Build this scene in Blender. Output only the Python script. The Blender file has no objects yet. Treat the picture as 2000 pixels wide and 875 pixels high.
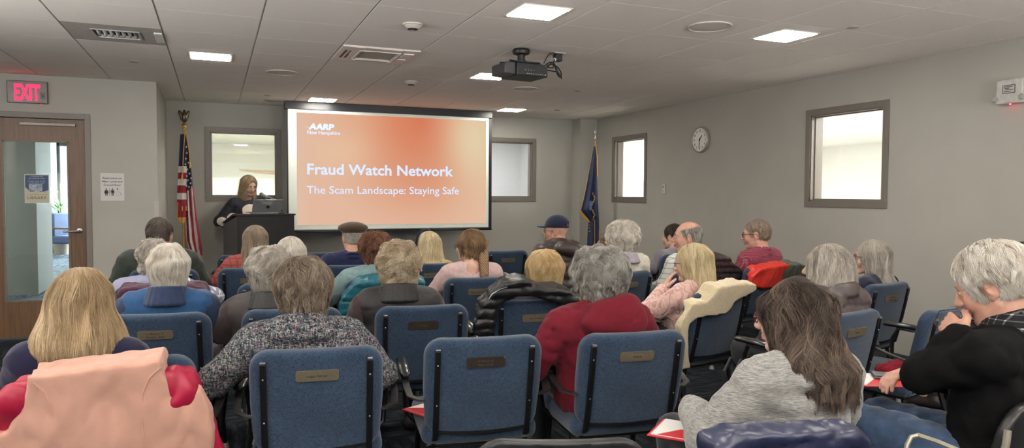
import bpy, math, random
import numpy as np
from mathutils import Matrix, Vector, Euler
R = math.radians
PI = math.pi
scn = bpy.context.scene
COL = scn.collection
random.seed(7)
rng = np.random.default_rng(11)

# ---------------------------------------------------------------- camera (solved from the ceiling grid, windows and door)
CAM_H = 1.42
F_PX, YAW, PITCH, ROLL = 1408.80, 0.39145, -0.04178, 0.0050
_fw = np.array([math.sin(YAW)*math.cos(PITCH), math.cos(YAW)*math.cos(PITCH), math.sin(PITCH)])
_r0 = np.array([math.cos(YAW), -math.sin(YAW), 0.0]); _u0 = np.cross(_r0, _fw)
_rt = _r0*math.cos(ROLL) + _u0*math.sin(ROLL); _up = -_r0*math.sin(ROLL) + _u0*math.cos(ROLL)

def at(px, py, Y=None, X=None, Z=None):
    """the point of the room seen at a photo pixel, on the plane Y=.. / X=.. / Z=.."""
    d = _fw*F_PX + _rt*(px-1000.0) - _up*(py-437.5)
    if Y is not None: k = Y/d[1]
    elif X is not None: k = X/d[0]
    else: k = (Z-CAM_H)/d[2]
    q = d*k; q[2] += CAM_H
    return q

cd = bpy.data.cameras.new('camera'); cam = bpy.data.objects.new('camera', cd); COL.objects.link(cam)
cd.sensor_width = 36.0; cd.sensor_fit = 'HORIZONTAL'; cd.lens = F_PX/2000.0*36.0
cd.clip_start = 0.05; cd.clip_end = 200
M = Matrix(((_rt[0], _up[0], -_fw[0], 0), (_rt[1], _up[1], -_fw[1], 0), (_rt[2], _up[2], -_fw[2], CAM_H), (0, 0, 0, 1)))
cam.matrix_world = M
scn.camera = cam

# ---------------------------------------------------------------- colours and materials
def lin(c):
    out = []
    for v in c[:3]:
        v = v/255.0
        out.append(v/12.92 if v <= 0.04045 else ((v+0.055)/1.055)**2.4)
    return (out[0], out[1], out[2], 1.0)

class NT:
    """tiny node tree helper"""
    def __init__(s, name):
        s.m = bpy.data.materials.new(name); s.m.use_nodes = True
        s.t = s.m.node_tree; s.n = s.t.nodes; s.l = s.t.links
        s.b = s.n['Principled BSDF']; s._tc = None
    def new(s, typ, **kw):
        nd = s.n.new(typ)
        for k, v in kw.items():
            if k.startswith('i_'): nd.inputs[k[2:].replace('_', ' ')].default_value = v
            else: setattr(nd, k, v)
        return nd
    def tc(s, kind='Object'):
        if s._tc is None: s._tc = s.n.new('ShaderNodeTexCoord')
        return s._tc.outputs[kind]
    def mapping(s, scale=(1, 1, 1), rot=(0, 0, 0), loc=(0, 0, 0), kind='Object'):
        mp = s.n.new('ShaderNodeMapping'); s.l.new(s.tc(kind), mp.inputs[0])
        mp.inputs['Scale'].default_value = scale; mp.inputs['Rotation'].default_value = rot; mp.inputs['Location'].default_value = loc
        return mp.outputs[0]
    def noise(s, scale, vec=None, detail=2.0, rough=0.5, out='Fac'):
        nd = s.n.new('ShaderNodeTexNoise'); nd.inputs['Scale'].default_value = scale
        nd.inputs['Detail'].default_value = detail; nd.inputs['Roughness'].default_value = rough
        s.l.new(vec if vec is not None else s.tc(), nd.inputs['Vector']); return nd.outputs[out]
    def ramp(s, fac, stops, interp='LINEAR'):
        nd = s.n.new('ShaderNodeValToRGB'); s.l.new(fac, nd.inputs[0]); cr = nd.color_ramp; cr.interpolation = interp
        while len(cr.elements) < len(stops): cr.elements.new(0.5)
        for e, (p, c) in zip(cr.elements, stops): e.position = p; e.color = c if len(c) == 4 else lin(c)
        return nd.outputs[0]
    def mix(s, fac, a, b, blend='MIX'):
        nd = s.n.new('ShaderNodeMix'); nd.data_type = 'RGBA'; nd.blend_type = blend
        for sock, v in ((nd.inputs[0], fac), (nd.inputs[6], a), (nd.inputs[7], b)):
            if isinstance(v, (int, float)): sock.default_value = v
            elif isinstance(v, tuple): sock.default_value = v if len(v) == 4 else lin(v)
            else: s.l.new(v, sock)
        return nd.outputs[2]
    def math(s, op, a, b=None, c=None):
        nd = s.n.new('ShaderNodeMath'); nd.operation = op
        for i, v in enumerate((a, b, c)):
            if v is None: continue
            if isinstance(v, (int, float)): nd.inputs[i].default_value = v
            else: s.l.new(v, nd.inputs[i])
        return nd.outputs[0]
    def xyz(s, vec):
        nd = s.n.new('ShaderNodeSeparateXYZ'); s.l.new(vec, nd.inputs[0]); return nd.outputs
    def bump(s, h, strength=0.3, dist=0.005):
        nd = s.n.new('ShaderNodeBump'); nd.inputs['Strength'].default_value = strength; nd.inputs['Distance'].default_value = dist
        s.l.new(h, nd.inputs['Height']); s.l.new(nd.outputs[0], s.b.inputs['Normal']); return nd
    def col(s, v):
        if isinstance(v, tuple): s.b.inputs['Base Color'].default_value = v if len(v) == 4 else lin(v)
        else: s.l.new(v, s.b.inputs['Base Color'])
        return s
    def set(s, **kw):
        for k, v in kw.items():
            k = {'rough': 'Roughness', 'metal': 'Metallic', 'spec': 'Specular IOR Level', 'sheen': 'Sheen Weight', 'coat': 'Coat Weight',
                 'trans': 'Transmission Weight', 'ior': 'IOR', 'sss': 'Subsurface Weight', 'alpha': 'Alpha'}[k]
            s.b.inputs[k].default_value = v
        return s

MATS = {}
def plain(name, c, rough=0.6, metal=0.0, var=0.12, scale=30.0, bump=0.0, bscale=None, spec=0.5, sheen=0.0, coat=0.0):
    """a surface of one colour with a little procedural unevenness"""
    if name in MATS: return MATS[name]
    t = NT(name); c = c if len(c) == 4 else lin(c)
    f = t.noise(scale, detail=3.0)
    lo = tuple(x*(1-var) for x in c[:3])+(1,); hi = tuple(min(1, x*(1+var)) for x in c[:3])+(1,)
    t.col(t.ramp(f, [(0.3, lo), (0.7, hi)])); t.set(rough=rough, metal=metal, spec=spec, sheen=sheen, coat=coat)
    if bump: t.bump(t.noise(bscale or scale*4, detail=3.0), bump, 0.003)
    MATS[name] = t.m; return t.m

def glow(name, c, strength):
    if name in MATS: return MATS[name]
    t = NT(name); t.col((0, 0, 0, 1)); t.b.inputs['Emission Color'].default_value = c if len(c) == 4 else lin(c)
    t.b.inputs['Emission Strength'].default_value = strength; MATS[name] = t.m; return t.m

# ---------------------------------------------------------------- objects
def link(o, parent=None):
    COL.objects.link(o)
    if parent is not None: o.parent = parent
    return o

def tag(o, label=None, cat=None, group=None, kind=None):
    if label: o['label'] = label
    if cat: o['category'] = cat
    if group: o['group'] = group
    if kind: o['kind'] = kind
    return o

def empty(name, loc=(0, 0, 0), rz=0.0, label=None, cat=None, group=None):
    o = bpy.data.objects.new(name, None); o.empty_display_size = 0.05
    o.location = loc; o.rotation_euler = (0, 0, rz); COL.objects.link(o)
    return tag(o, label, cat, group)

def finish_mesh(me, smooth):
    if smooth is True: me.shade_smooth()
    elif smooth:
        me.shade_smooth(); me.set_sharp_from_angle(angle=R(smooth))

class MB:
    """collects boxes, tubes, lathes and prisms and links them as ONE mesh object"""
    def __init__(s): s.v = []; s.f = []; s.mi = []; s.cur = 0
    def add(s, vs, fs, m=None, xf=None):
        b = len(s.v)
        for v in vs:
            v = Vector(v)
            if xf is not None: v = xf @ v
            s.v.append(tuple(v))
        for f in fs: s.f.append(tuple(b+i for i in f)); s.mi.append(s.cur if m is None else m)
        return s
    def box(s, x0, x1, y0, y1, z0, z1, m=None, xf=None):
        vs = [(x, y, z) for z in (z0, z1) for y in (y0, y1) for x in (x0, x1)]
        return s.add(vs, [(0, 2, 3, 1), (4, 5, 7, 6), (0, 1, 5, 4), (2, 6, 7, 3), (0, 4, 6, 2), (1, 3, 7, 5)], m, xf)
    def tube(s, pts, r, n=10, m=None, xf=None, flat=1.0, cap=True, closed=False):
        pts = [Vector(p) for p in pts]; N = len(pts); rs = r if isinstance(r, (list, tuple)) else [r]*N
        vs = []; prev = None
        for i, p in enumerate(pts):
            if closed: d = (pts[(i+1) % N]-pts[i-1])
            else: d = (pts[min(i+1, N-1)]-pts[max(i-1, 0)])
            d.normalize()
            if prev is None:
                a = Vector((0, 0, 1)) if abs(d.z) < 0.9 else Vector((1, 0, 0))
                u = d.cross(a).normalized()
            else: u = (prev - d*prev.dot(d)).normalized()
            w = d.cross(u); prev = u
            for k in range(n):
                t = 2*PI*k/n; vs.append(p + (u*math.cos(t) + w*math.sin(t)*flat)*rs[i])
        fs = []
        for i in range(N if closed else N-1):
            j = (i+1) % N
            for k in range(n): fs.append((i*n+k, i*n+(k+1) % n, j*n+(k+1) % n, j*n+k))
        if cap and not closed: fs.append(tuple(range(n-1, -1, -1))); fs.append(tuple((N-1)*n+k for k in range(n)))
        return s.add(vs, fs, m, xf)
    def lathe(s, prof, n=24, m=None, xf=None, cx=0, cy=0):
        vs = []; fs = []
        for (r, z) in prof:
            for k in range(n): vs.append((cx+r*math.cos(2*PI*k/n), cy+r*math.sin(2*PI*k/n), z))
        for i in range(len(prof)-1):
            for k in range(n): fs.append((i*n+k, i*n+(k+1) % n, (i+1)*n+(k+1) % n, (i+1)*n+k))
        if prof[0][0] > 1e-6: fs.append(tuple(range(n-1, -1, -1)))
        if prof[-1][0] > 1e-6: fs.append(tuple((len(prof)-1)*n+k for k in range(n)))
        return s.add(vs, fs, m, xf)
    def prism(s, poly, y0, y1, m=None, xf=None):
        """polygon in x,z pushed along y"""
        n = len(poly); vs = [(x, y0, z) for x, z in poly]+[(x, y1, z) for x, z in poly]
        fs = [tuple(range(n)), tuple(range(2*n-1, n-1, -1))]+[(i, n+i, n+(i+1) % n, (i+1) % n) for i in range(n)]
        return s.add(vs, fs, m, xf)
    def ball(s, c, r, m=None, xf=None, nu=16, nv=10):
        rr = r if isinstance(r, (tuple, list)) else (r, r, r)
        vs = []; fs = []
        for i in range(nv+1):
            a = PI*i/nv
            for k in range(nu):
                t = 2*PI*k/nu; vs.append((c[0]+rr[0]*math.sin(a)*math.cos(t), c[1]+rr[1]*math.sin(a)*math.sin(t), c[2]+rr[2]*math.cos(a)))
        for i in range(nv):
            for k in range(nu): fs.append((i*nu+k, (i+1)*nu+k, (i+1)*nu+(k+1) % nu, i*nu+(k+1) % nu))
        return s.add(vs, fs, m, xf)
    def build(s, name, mats, parent=None, smooth=35, bevel=0.0, seg=2, label=None):
        me = bpy.data.meshes.new(name); me.from_pydata(s.v, [], s.f)
        mats = mats if isinstance(mats, (list, tuple)) else [mats]
        for m in mats: me.materials.append(m)
        me.polygons.foreach_set('material_index', s.mi); me.validate(); me.update()
        import bmesh
        bm = bmesh.new(); bm.from_mesh(me); bmesh.ops.remove_doubles(bm, verts=bm.verts, dist=1e-6)
        bmesh.ops.recalc_face_normals(bm, faces=bm.faces); bm.to_mesh(me); bm.free()
        if smooth: finish_mesh(me, smooth)
        o = bpy.data.objects.new(name, me); link(o, parent)
        if bevel:
            b = o.modifiers.new('edge', 'BEVEL'); b.width = bevel; b.segments = seg; b.limit_method = 'ANGLE'; b.angle_limit = R(40)
        if label: o['label'] = label
        return o

def struct(o, label=None):
    o['kind'] = 'structure'
    if label: o['label'] = label
    return o

def text_mesh(name, s, mat, width=None, height=None, loc=(0, 0, 0), rot=(PI/2, 0, 0), bold=0.0, depth=0.001, parent=None, align='LEFT', space=1.0, shear=0.0):
    """lettering as a mesh; scaled to a width (or to a cap height)"""
    cu = bpy.data.curves.new(name, 'FONT'); cu.body = s; cu.align_x = 'LEFT'; cu.size = 1.0; cu.offset = bold; cu.extrude = 0.01
    cu.space_character = space; cu.shear = shear; cu.resolution_u = 3
    tmp = bpy.data.objects.new('lettering_source', cu)
    COL.objects.link(tmp); dg = bpy.context.evaluated_depsgraph_get()
    me = bpy.data.meshes.new_from_object(tmp.evaluated_get(dg)); bpy.data.objects.remove(tmp); bpy.data.curves.remove(cu)
    n = len(me.vertices); co = np.empty(n*3); me.vertices.foreach_get('co', co); co = co.reshape(-1, 3)
    co[:, 0] -= co[:, 0].min(); w = co[:, 0].max()
    k = (width/w) if width else (height/0.72)
    ky = (height/0.72) if height else k
    co[:, 0] *= k; co[:, 1] *= ky; co[:, 2] = np.where(co[:, 2] > 0, depth, 0.0)
    if align == 'CENTER': co[:, 0] -= w*k/2
    me.vertices.foreach_set('co', co.ravel()); me.materials.clear(); me.materials.append(mat); me.update()
    me.name = name
    o = bpy.data.objects.new(name, me); o.location = loc; o.rotation_euler = rot; link(o, parent)
    return o

# ---------------------------------------------------------------- soft bodies: implicit shapes turned into one continuous surface
def smin(a, b, k):
    if k <= 0: return np.minimum(a, b)
    h = np.maximum(k-np.abs(a-b), 0)/k
    return np.minimum(a, b)-h*h*k*0.25
def smax(a, b, k): return -smin(-a, -b, k)

def d_ell(P, c, r, rot=None):
    q = P-np.asarray(c)
    if rot is not None: q = q @ rot
    r = np.asarray(r)
    k0 = np.sqrt(((q/r)**2).sum(-1)); k1 = np.sqrt(((q/(r*r))**2).sum(-1))+1e-9
    return k0*(k0-1.0)/k1
def d_cap(P, a, b, ra, rb, sq=None):
    a = np.asarray(a, float); b = np.asarray(b, float)
    ab = b-a; q = P-a
    h = np.clip((q @ ab)/(ab @ ab+1e-12), 0, 1)
    v = q-h[..., None]*ab
    if sq is not None: v = v/np.asarray(sq)
    return np.sqrt((v*v).sum(-1))-(ra+(rb-ra)*h)
def d_box(P, c, half, rad, rot=None):
    q = P-np.asarray(c)
    if rot is not None: q = q @ rot
    q = np.abs(q)-(np.asarray(half)-rad)
    return np.sqrt((np.maximum(q, 0)**2).sum(-1))+np.minimum(q.max(-1), 0)-rad

class Field:
    """a scalar field on an axis-aligned grid with its own spacing along each axis"""
    def __init__(s, xs, ys, zs):
        s.ax = (np.asarray(xs), np.asarray(ys), np.asarray(zs)); s.F = np.full((len(xs), len(ys), len(zs)), 0.3)
    def block(s, lo, hi):
        sl = []
        for a, l, h in zip(s.ax, lo, hi):
            i0 = max(0, np.searchsorted(a, l)-1); i1 = min(len(a), np.searchsorted(a, h)+1)
            if i1 <= i0: return None, None
            sl.append(slice(i0, i1))
        g = np.stack(np.meshgrid(s.ax[0][sl[0]], s.ax[1][sl[1]], s.ax[2][sl[2]], indexing='ij'), -1)
        return tuple(sl), g
    def put(s, fn, lo, hi, k=0.0, op='add', pad=0.05):
        lo = np.asarray(lo)-pad-k; hi = np.asarray(hi)+pad+k
        sl, g = s.block(lo, hi)
        if sl is None: return
        d = fn(g)
        if op == 'add': s.F[sl] = smin(s.F[sl], d, k)
        elif op == 'sub': s.F[sl] = smax(s.F[sl], -d, k)
        elif op == 'and': s.F[sl] = smax(s.F[sl], d, k)
    def ell(s, c, r, k=0.02, op='add', rot=None):
        m = max(r) if rot is not None else None; c = np.asarray(c, float); rr = np.array([m]*3) if m else np.asarray(r, float)
        s.put(lambda P: d_ell(P, c, r, rot), c-rr, c+rr, k, op)
    def cap(s, a, b, ra, rb=None, k=0.02, op='add', sq=None):
        rb = ra if rb is None else rb; a = np.asarray(a, float); b = np.asarray(b, float); m = max(ra, rb)*(max(sq) if sq is not None else 1)
        s.put(lambda P: d_cap(P, a, b, ra, rb, sq), np.minimum(a, b)-m, np.maximum(a, b)+m, k, op)
    def box(s, c, half, rad, k=0.02, op='add', rot=None):
        m = np.linalg.norm(half) if rot is not None else None; c = np.asarray(c, float); hh = np.array([m]*3) if m else np.asarray(half, float)
        s.put(lambda P: d_box(P, c, half, rad, rot), c-hh, c+hh, k, op)
    def disp(s, fn):
        near = np.abs(s.F) < 0.06
        ix = np.argwhere(near)
        P = np.stack([s.ax[0][ix[:, 0]], s.ax[1][ix[:, 1]], s.ax[2][ix[:, 2]]], -1)
        s.F[near] += fn(P)
    def mesh(s):
        F = s.F; S = F < 0; nx, ny, nz = F.shape; ax = s.ax
        cells = []; pts = []; quads = []
        cid = lambda i, j, k: (i*ny+j)*nz+k
        for a in range(3):
            sl0 = [slice(None)]*3; sl1 = [slice(None)]*3; sl0[a] = slice(0, -1); sl1[a] = slice(1, None)
            m = S[tuple(sl0)] != S[tuple(sl1)]
            ix = np.argwhere(m)
            b, c = [(1, 2), (2, 0), (0, 1)][a]
            ok = (ix[:, b] > 0) & (ix[:, c] > 0) & (ix[:, b] < F.shape[b]-1) & (ix[:, c] < F.shape[c]-1); ix = ix[ok]
            if not len(ix): continue
            jx = ix.copy(); jx[:, a] += 1
            f0 = F[ix[:, 0], ix[:, 1], ix[:, 2]]; f1 = F[jx[:, 0], jx[:, 1], jx[:, 2]]; t = f0/(f0-f1)
            P = np.stack([ax[0][ix[:, 0]], ax[1][ix[:, 1]], ax[2][ix[:, 2]]], -1).astype(float)
            P[:, a] = ax[a][ix[:, a]]*(1-t)+ax[a][jx[:, a]]*t
            q = []
            for db, dc in ((0, 0), (1, 0), (1, 1), (0, 1)):
                k = ix.copy(); k[:, b] -= db; k[:, c] -= dc
                id_ = cid(k[:, 0], k[:, 1], k[:, 2]); q.append(id_); cells.append(id_); pts.append(P)
            q = np.stack(q, -1); flip = f0 < 0
            q[~flip] = q[~flip][:, ::-1]
            quads.append(q)
        if not quads: return np.zeros((0, 3)), np.zeros((0, 4), int)
        cells = np.concatenate(cells); pts = np.concatenate(pts); quads = np.concatenate(quads)
        u, inv = np.unique(cells, return_inverse=True); inv = inv.ravel()
        cnt = np.bincount(inv).astype(float)
        V = np.stack([np.bincount(inv, weights=pts[:, i])/cnt for i in range(3)], -1)
        Q = np.searchsorted(u, quads)
        return V, Q

def soft_axis(lo, hi, coarse, fine=()):
    """coordinates from lo to hi; inside the intervals of fine (a, b, step) the step is smaller"""
    out = [lo]; x = lo
    while x < hi:
        st = coarse
        for a, b, h in fine:
            if a-coarse <= x <= b: st = min(st, h)
            elif b < x < b+0.05: st = min(st, h+(x-b)*0.3)
        x += st; out.append(x)
    return np.array(out)

def mesh_obj(name, V, Q, mats, parent=None, smooth=True, midx=None, attrs=None, label=None):
    me = bpy.data.meshes.new(name)
    nv, nf = len(V), len(Q); k = Q.shape[1]
    me.vertices.add(nv); me.vertices.foreach_set('co', np.ascontiguousarray(V, dtype=np.float32).ravel())
    me.loops.add(nf*k); me.loops.foreach_set('vertex_index', np.ascontiguousarray(Q, dtype=np.int32).ravel())
    me.polygons.add(nf); me.polygons.foreach_set('loop_start', np.arange(0, nf*k, k, dtype=np.int32))
    mats = mats if isinstance(mats, (list, tuple)) else [mats]
    for m in mats: me.materials.append(m)
    if midx is not None: me.polygons.foreach_set('material_index', np.asarray(midx, dtype=np.int32))
    for an, av in (attrs or {}).items():
        at_ = me.attributes.new(an, 'FLOAT', 'POINT'); at_.data.foreach_set('value', np.asarray(av, dtype=np.float32))
    me.update(calc_edges=True)
    if smooth: me.shade_smooth()
    o = bpy.data.objects.new(name, me); link(o, parent)
    if label: o['label'] = label
    return o

def wob(P, f, ph=0.0):
    """cheap smooth noise in about -1..1"""
    x, y, z = P[..., 0]*f, P[..., 1]*f, P[..., 2]*f
    return (np.sin(x*1.7+1.3*np.sin(y*1.1+ph)+ph)*np.sin(y*1.9+1.1*np.sin(z*1.3+ph*2)) + np.sin(z*1.5+1.2*np.sin(x*0.9+ph*1.7)+ph*3)*0.6)/1.4
# ================================================================ THE SETTING
HC = 2.532; YF = 9.766; XR = 5.283; YD = 8.168; XL = -4.0; YB = -2.6; XC = -0.53
paint = plain('wall_paint', (170, 167, 159), 0.85, var=0.03, scale=3.0, bump=0.10, bscale=260)
paint_light = plain('hall_paint', (205, 208, 205), 0.8, var=0.02, scale=3.0)
paint_white = plain('white_room_paint', (226, 226, 222), 0.8, var=0.02, scale=3.0)
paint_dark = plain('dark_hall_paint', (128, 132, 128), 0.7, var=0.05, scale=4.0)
frame_m = plain('frame_paint', (117, 110, 102), 0.45, var=0.04, scale=8.0)
base_m = plain('baseboard_vinyl', (62, 62, 64), 0.5, var=0.05)
black_m = plain('black_metal', (26, 27, 30), 0.38, 0.3, var=0.1)
blackp_m = plain('black_plastic', (22, 22, 24), 0.45, var=0.15)
steel_m = plain('brushed_steel', (165, 165, 168), 0.3, 0.9, var=0.08, scale=60)
white_m = plain('white_plastic', (205, 204, 200), 0.45, var=0.03)
offw_m = plain('off_white_panel', (190, 182, 174), 0.5, var=0.03)

def carpet_mat(name, c1, c2, c3, sc=1.0):
    t = NT(name)
    v = t.mapping(scale=(2.0*sc, 9.0*sc, 1)); a = t.noise(3.0, v, 4.0, 0.7)
    v2 = t.mapping(scale=(11*sc, 1.6*sc, 1)); b = t.noise(2.2, v2, 3.0, 0.6)
    ch = t.new('ShaderNodeTexChecker'); ch.inputs['Scale'].default_value = 1.64; t.l.new(t.mapping(loc=(0.1, 0.2, 0.05)), ch.inputs[0])
    f = t.mix(ch.outputs['Fac'], a, b)
    c = t.ramp(f, [(0.36, c1), (0.5, c2), (0.63, c3)])
    n = t.noise(420, detail=2.0)
    t.col(t.mix(0.55, c, t.ramp(n, [(0.35, (20, 22, 26)), (0.7, (120, 124, 128))]), 'OVERLAY')); t.set(rough=0.95, spec=0.1)
    t.bump(n, 0.6, 0.004); return t.m
carpet = carpet_mat('carpet_tiles', (30, 33, 38), (46, 50, 56), (74, 78, 82))
carpet_h = carpet_mat('blue_hall_carpet', (78, 92, 110), (112, 124, 138), (150, 158, 165), 0.6)

def slab(name, x0, x1, y0, y1, z0, z1, m, bevel=0.0):
    return struct(MB().box(x0, x1, y0, y1, z0, z1).build(name, m, smooth=None, bevel=bevel))

slab('floor', XL-0.1, XR+0.1, YB-0.1, YF+0.1, -0.1, 0.0, carpet)

def wall_holes(name, axis, pos, thick, a0, a1, z0, z1, holes, m):
    """a wall on the plane axis=pos, its solid part cut by rectangular openings (a, b, za, zb)"""
    mb = MB(); cuts = sorted(holes)
    def blk(u0, u1, za, zb):
        if u1-u0 < 1e-4 or zb-za < 1e-4: return
        lo, hi = min(pos, pos+thick), max(pos, pos+thick)
        if axis == 'y': mb.box(u0, u1, lo, hi, za, zb)
        else: mb.box(lo, hi, u0, u1, za, zb)
    u = a0
    for (h0, h1, za, zb) in cuts:
        blk(u, h0, z0, z1); blk(h0, h1, z0, za); blk(h0, h1, zb, z1); u = h1
    blk(u, a1, z0, z1)
    return struct(mb.build(name, m, smooth=None))

WZ0, WZ1 = 1.31, 2.235
WINS_F = [(-0.098, 0.806), (3.50, 4.408)]
WINS_R = [(8.145, 9.038), (4.448, 5.374)]
fr = 0.056
wall_holes('wall_front', 'y', YF, 0.14, XC, XR, 0, HC+0.02, [(a+fr, b-fr, WZ0+fr, WZ1-fr) for a, b in WINS_F], paint)
wall_holes('wall_right', 'x', XR, 0.14, YB, YF+0.14, 0, HC+0.02, sorted([(a+fr, b-fr, WZ0+fr, WZ1-fr) for a, b in WINS_R]), paint)
wall_holes('wall_door', 'y', YD, 0.14, XL, XC, 0, HC+0.02, [(-2.075, -1.123, 0.0, 2.178)], paint)
slab('wall_corner', XC-0.12, XC, YD+0.14, YF+0.14, 0, HC+0.02, paint)
wall_holes('wall_left', 'x', XL-0.12, 0.12, YB, YD+0.14, 0, HC+0.02, [(y-1.04, y+1.04, 0.96, 2.29) for y in (0.5, 3.6)], paint)  # openings out of view, added to go with the upward fill lamps
wall_holes('wall_back', 'y', YB-0.12, 0.12, XL, XR, 0, HC+0.02, [(x-1.04, x+1.04, 0.96, 2.29) for x in (-2.6, 0.6, 3.8)], paint)  # unseen rear openings, put in for the fill light
slab('wall_pilaster', 5.005, XR, 9.50, YF, 0, HC, paint)

bb = MB()
bb.box(XC, 5.005, YF-0.012, YF, 0, 0.1); struct(bb.build('baseboard_front', base_m, smooth=None, bevel=0.003))
struct(MB().box(XR-0.012, XR, YB, 9.50, 0, 0.1).build('baseboard_right', base_m, smooth=None, bevel=0.003))
struct(MB().box(-1.10, XC, YD-0.012, YD, 0, 0.1).box(XL, -2.11, YD-0.012, YD, 0, 0.1).build('baseboard_door', base_m, smooth=None, bevel=0.003))
struct(MB().box(XC, XC+0.012, YD, YF-0.012, 0, 0.1).build('baseboard_corner', base_m, smooth=None, bevel=0.003))
# corner guard on the outside corner beside the flag
struct(MB().box(XC-0.035, XC+0.003, YD-0.003, YD, 0.02, 1.33).box(XC, XC+0.003, YD, YD+0.035, 0.02, 1.33).build('trim_corner_guard', plain('guard_vinyl', (176, 173, 165), 0.4, var=0.02), smooth=None))

# ceiling: lay-in tiles hanging in a metal grid
tile_t = NT('ceiling_tile'); sp = tile_t.noise(240, detail=3.0, rough=0.7)
tile_t.col(tile_t.ramp(sp, [(0.3, (228, 221, 214)), (0.62, (238, 232, 225))])); tile_t.set(rough=0.95, spec=0.2); tile_t.bump(sp, 0.22, 0.002)
grid_m = plain('ceiling_grid', (176, 170, 164), 0.5, var=0.03)
TX0, TY0, TS = -0.928, 4.30, 0.61
SPECIAL = {(0, 2), (3, 2)}
tiles = MB()
i0 = int(math.floor((XL-TX0)/TS)); i1 = int(math.ceil((XR-TX0)/TS)); j0 = int(math.floor((YB-TY0)/TS)); j1 = int(math.ceil((YF-TY0)/TS))
for i in range(i0, i1):
    for j in range(j0, j1):
        if (i, j) in SPECIAL: continue
        x0, x1 = TX0+i*TS+0.006, TX0+(i+1)*TS-0.006; y0, y1 = TY0+j*TS+0.0015, TY0+(j+1)*TS-0.0015
        x0 = max(x0, XL); x1 = min(x1, XR); y0 = max(y0, YB); y1 = min(y1, YF)
        if x1-x0 < 0.01 or y1-y0 < 0.01: continue
        if x1 <= XC+0.0 and y0 >= YD+0.1: continue
        tiles.box(x0, x1, y0, y1, HC, HC+0.03, m=0)
tiles.box(XL-0.1, XR+0.1, YB-0.1, YF+0.14, HC+0.03, HC+0.08, m=1)
for i in range(i0, i1+1):
    x = TX0+i*TS; tiles.box(x-0.005, x+0.005, YB, YF, HC+0.006, HC+0.03, m=1)
for j in range(j0, j1+1):
    y = TY0+j*TS; tiles.box(XL, XR, y-0.004, y+0.004, HC+0.008, HC+0.03, m=1)
struct(tiles.build('ceiling', [tile_t.m, grid_m], smooth=None))

# glass
def glass_mat(name, tint=(1, 1, 1, 1), gl=0.05):
    t = NT(name); n = t.n; tr = n.new('ShaderNodeBsdfTransparent'); tr.inputs[0].default_value = tint
    g = n.new('ShaderNodeBsdfGlossy'); g.inputs['Roughness'].default_value = 0.02
    lw = n.new('ShaderNodeLayerWeight'); lw.inputs[0].default_value = 0.5; pw = t.math('POWER', lw.outputs['Facing'], 5.0); fz = t.n.new('ShaderNodeMath'); fz.operation = 'MULTIPLY_ADD'
    t.l.new(pw, fz.inputs[0]); fz.inputs[1].default_value = 0.5; fz.inputs[2].default_value = gl*0.5
    mx = n.new('ShaderNodeMixShader'); t.l.new(fz.outputs[0], mx.inputs[0]); t.l.new(tr.outputs[0], mx.inputs[1]); t.l.new(g.outputs[0], mx.inputs[2])
    t.l.new(mx.outputs[0], n['Material Output'].inputs['Surface']); return t.m
glass = glass_mat('window_glass'); glass_g = glass_mat('door_glass', (0.80, 0.84, 0.83, 1))

def window(n, axis, pos, a0, a1, z0=WZ0, z1=WZ1):
    """hollow metal window frame standing 12 mm proud of the wall, its stop and its pane"""
    def bx(mb, u0, u1, d0, d1, za, zb):
        if axis == 'y': mb.box(u0, u1, pos+d0, pos+d1, za, zb)
        else: mb.box(pos+d0, pos+d1, u0, u1, za, zb)
    root = bpy.data.objects.new('window_%d' % n, None); COL.objects.link(root)
    root.location = ((a0+a1)/2, pos, z0) if axis == 'y' else (pos, (a0+a1)/2, z0); root['kind'] = 'structure'
    off = Vector(root.location)
    def done(mb, name, m, bev=0.0):
        mb.v = [tuple(Vector(v)-off) for v in mb.v]
        o = mb.build(name, m, root, smooth=None, bevel=bev); return o
    f = MB()
    bx(f, a0, a1, -0.012, 0.0, z0, z0+fr); bx(f, a0, a1, -0.012, 0.0, z1-fr, z1)
    bx(f, a0, a0+fr, -0.012, 0.0, z0+fr, z1-fr); bx(f, a1-fr, a1, -0.012, 0.0, z0+fr, z1-fr)
    done(f, 'window_frame', frame_m, 0.002)
    j = MB(); e = 0.012
    bx(j, a0+fr-0.001, a0+fr+e, 0.0, 0.14, z0+fr, z1-fr); bx(j, a1-fr-e, a1-fr+0.001, 0.0, 0.14, z0+fr, z1-fr)
    bx(j, a0+fr, a1-fr, 0.0, 0.14, z0+fr-0.001, z0+fr+e); bx(j, a0+fr, a1-fr, 0.0, 0.14, z1-fr-e, z1-fr+0.001)
    e2 = 0.022
    bx(j, a0+fr+e, a0+fr+e2, 0.04, 0.055, z0+fr+e, z1-fr-e); bx(j, a1-fr-e2, a1-fr-e, 0.04, 0.055, z0+fr+e, z1-fr-e)
    bx(j, a0+fr+e, a1-fr-e, 0.04, 0.055, z0+fr+e, z0+fr+e2); bx(j, a0+fr+e, a1-fr-e, 0.04, 0.055, z1-fr-e2, z1-fr-e)
    done(j, 'window_jamb', frame_m)
    g = MB(); bx(g, a0+fr+e, a1-fr-e, 0.058, 0.064, z0+fr+e, z1-fr-e); done(g, 'pane', glass)
for n, (a, b) in enumerate(WINS_F): window(n+1, 'y', YF, a, b)
for n, (a, b) in enumerate(WINS_R): window(n+3, 'x', XR, a, b)

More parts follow.
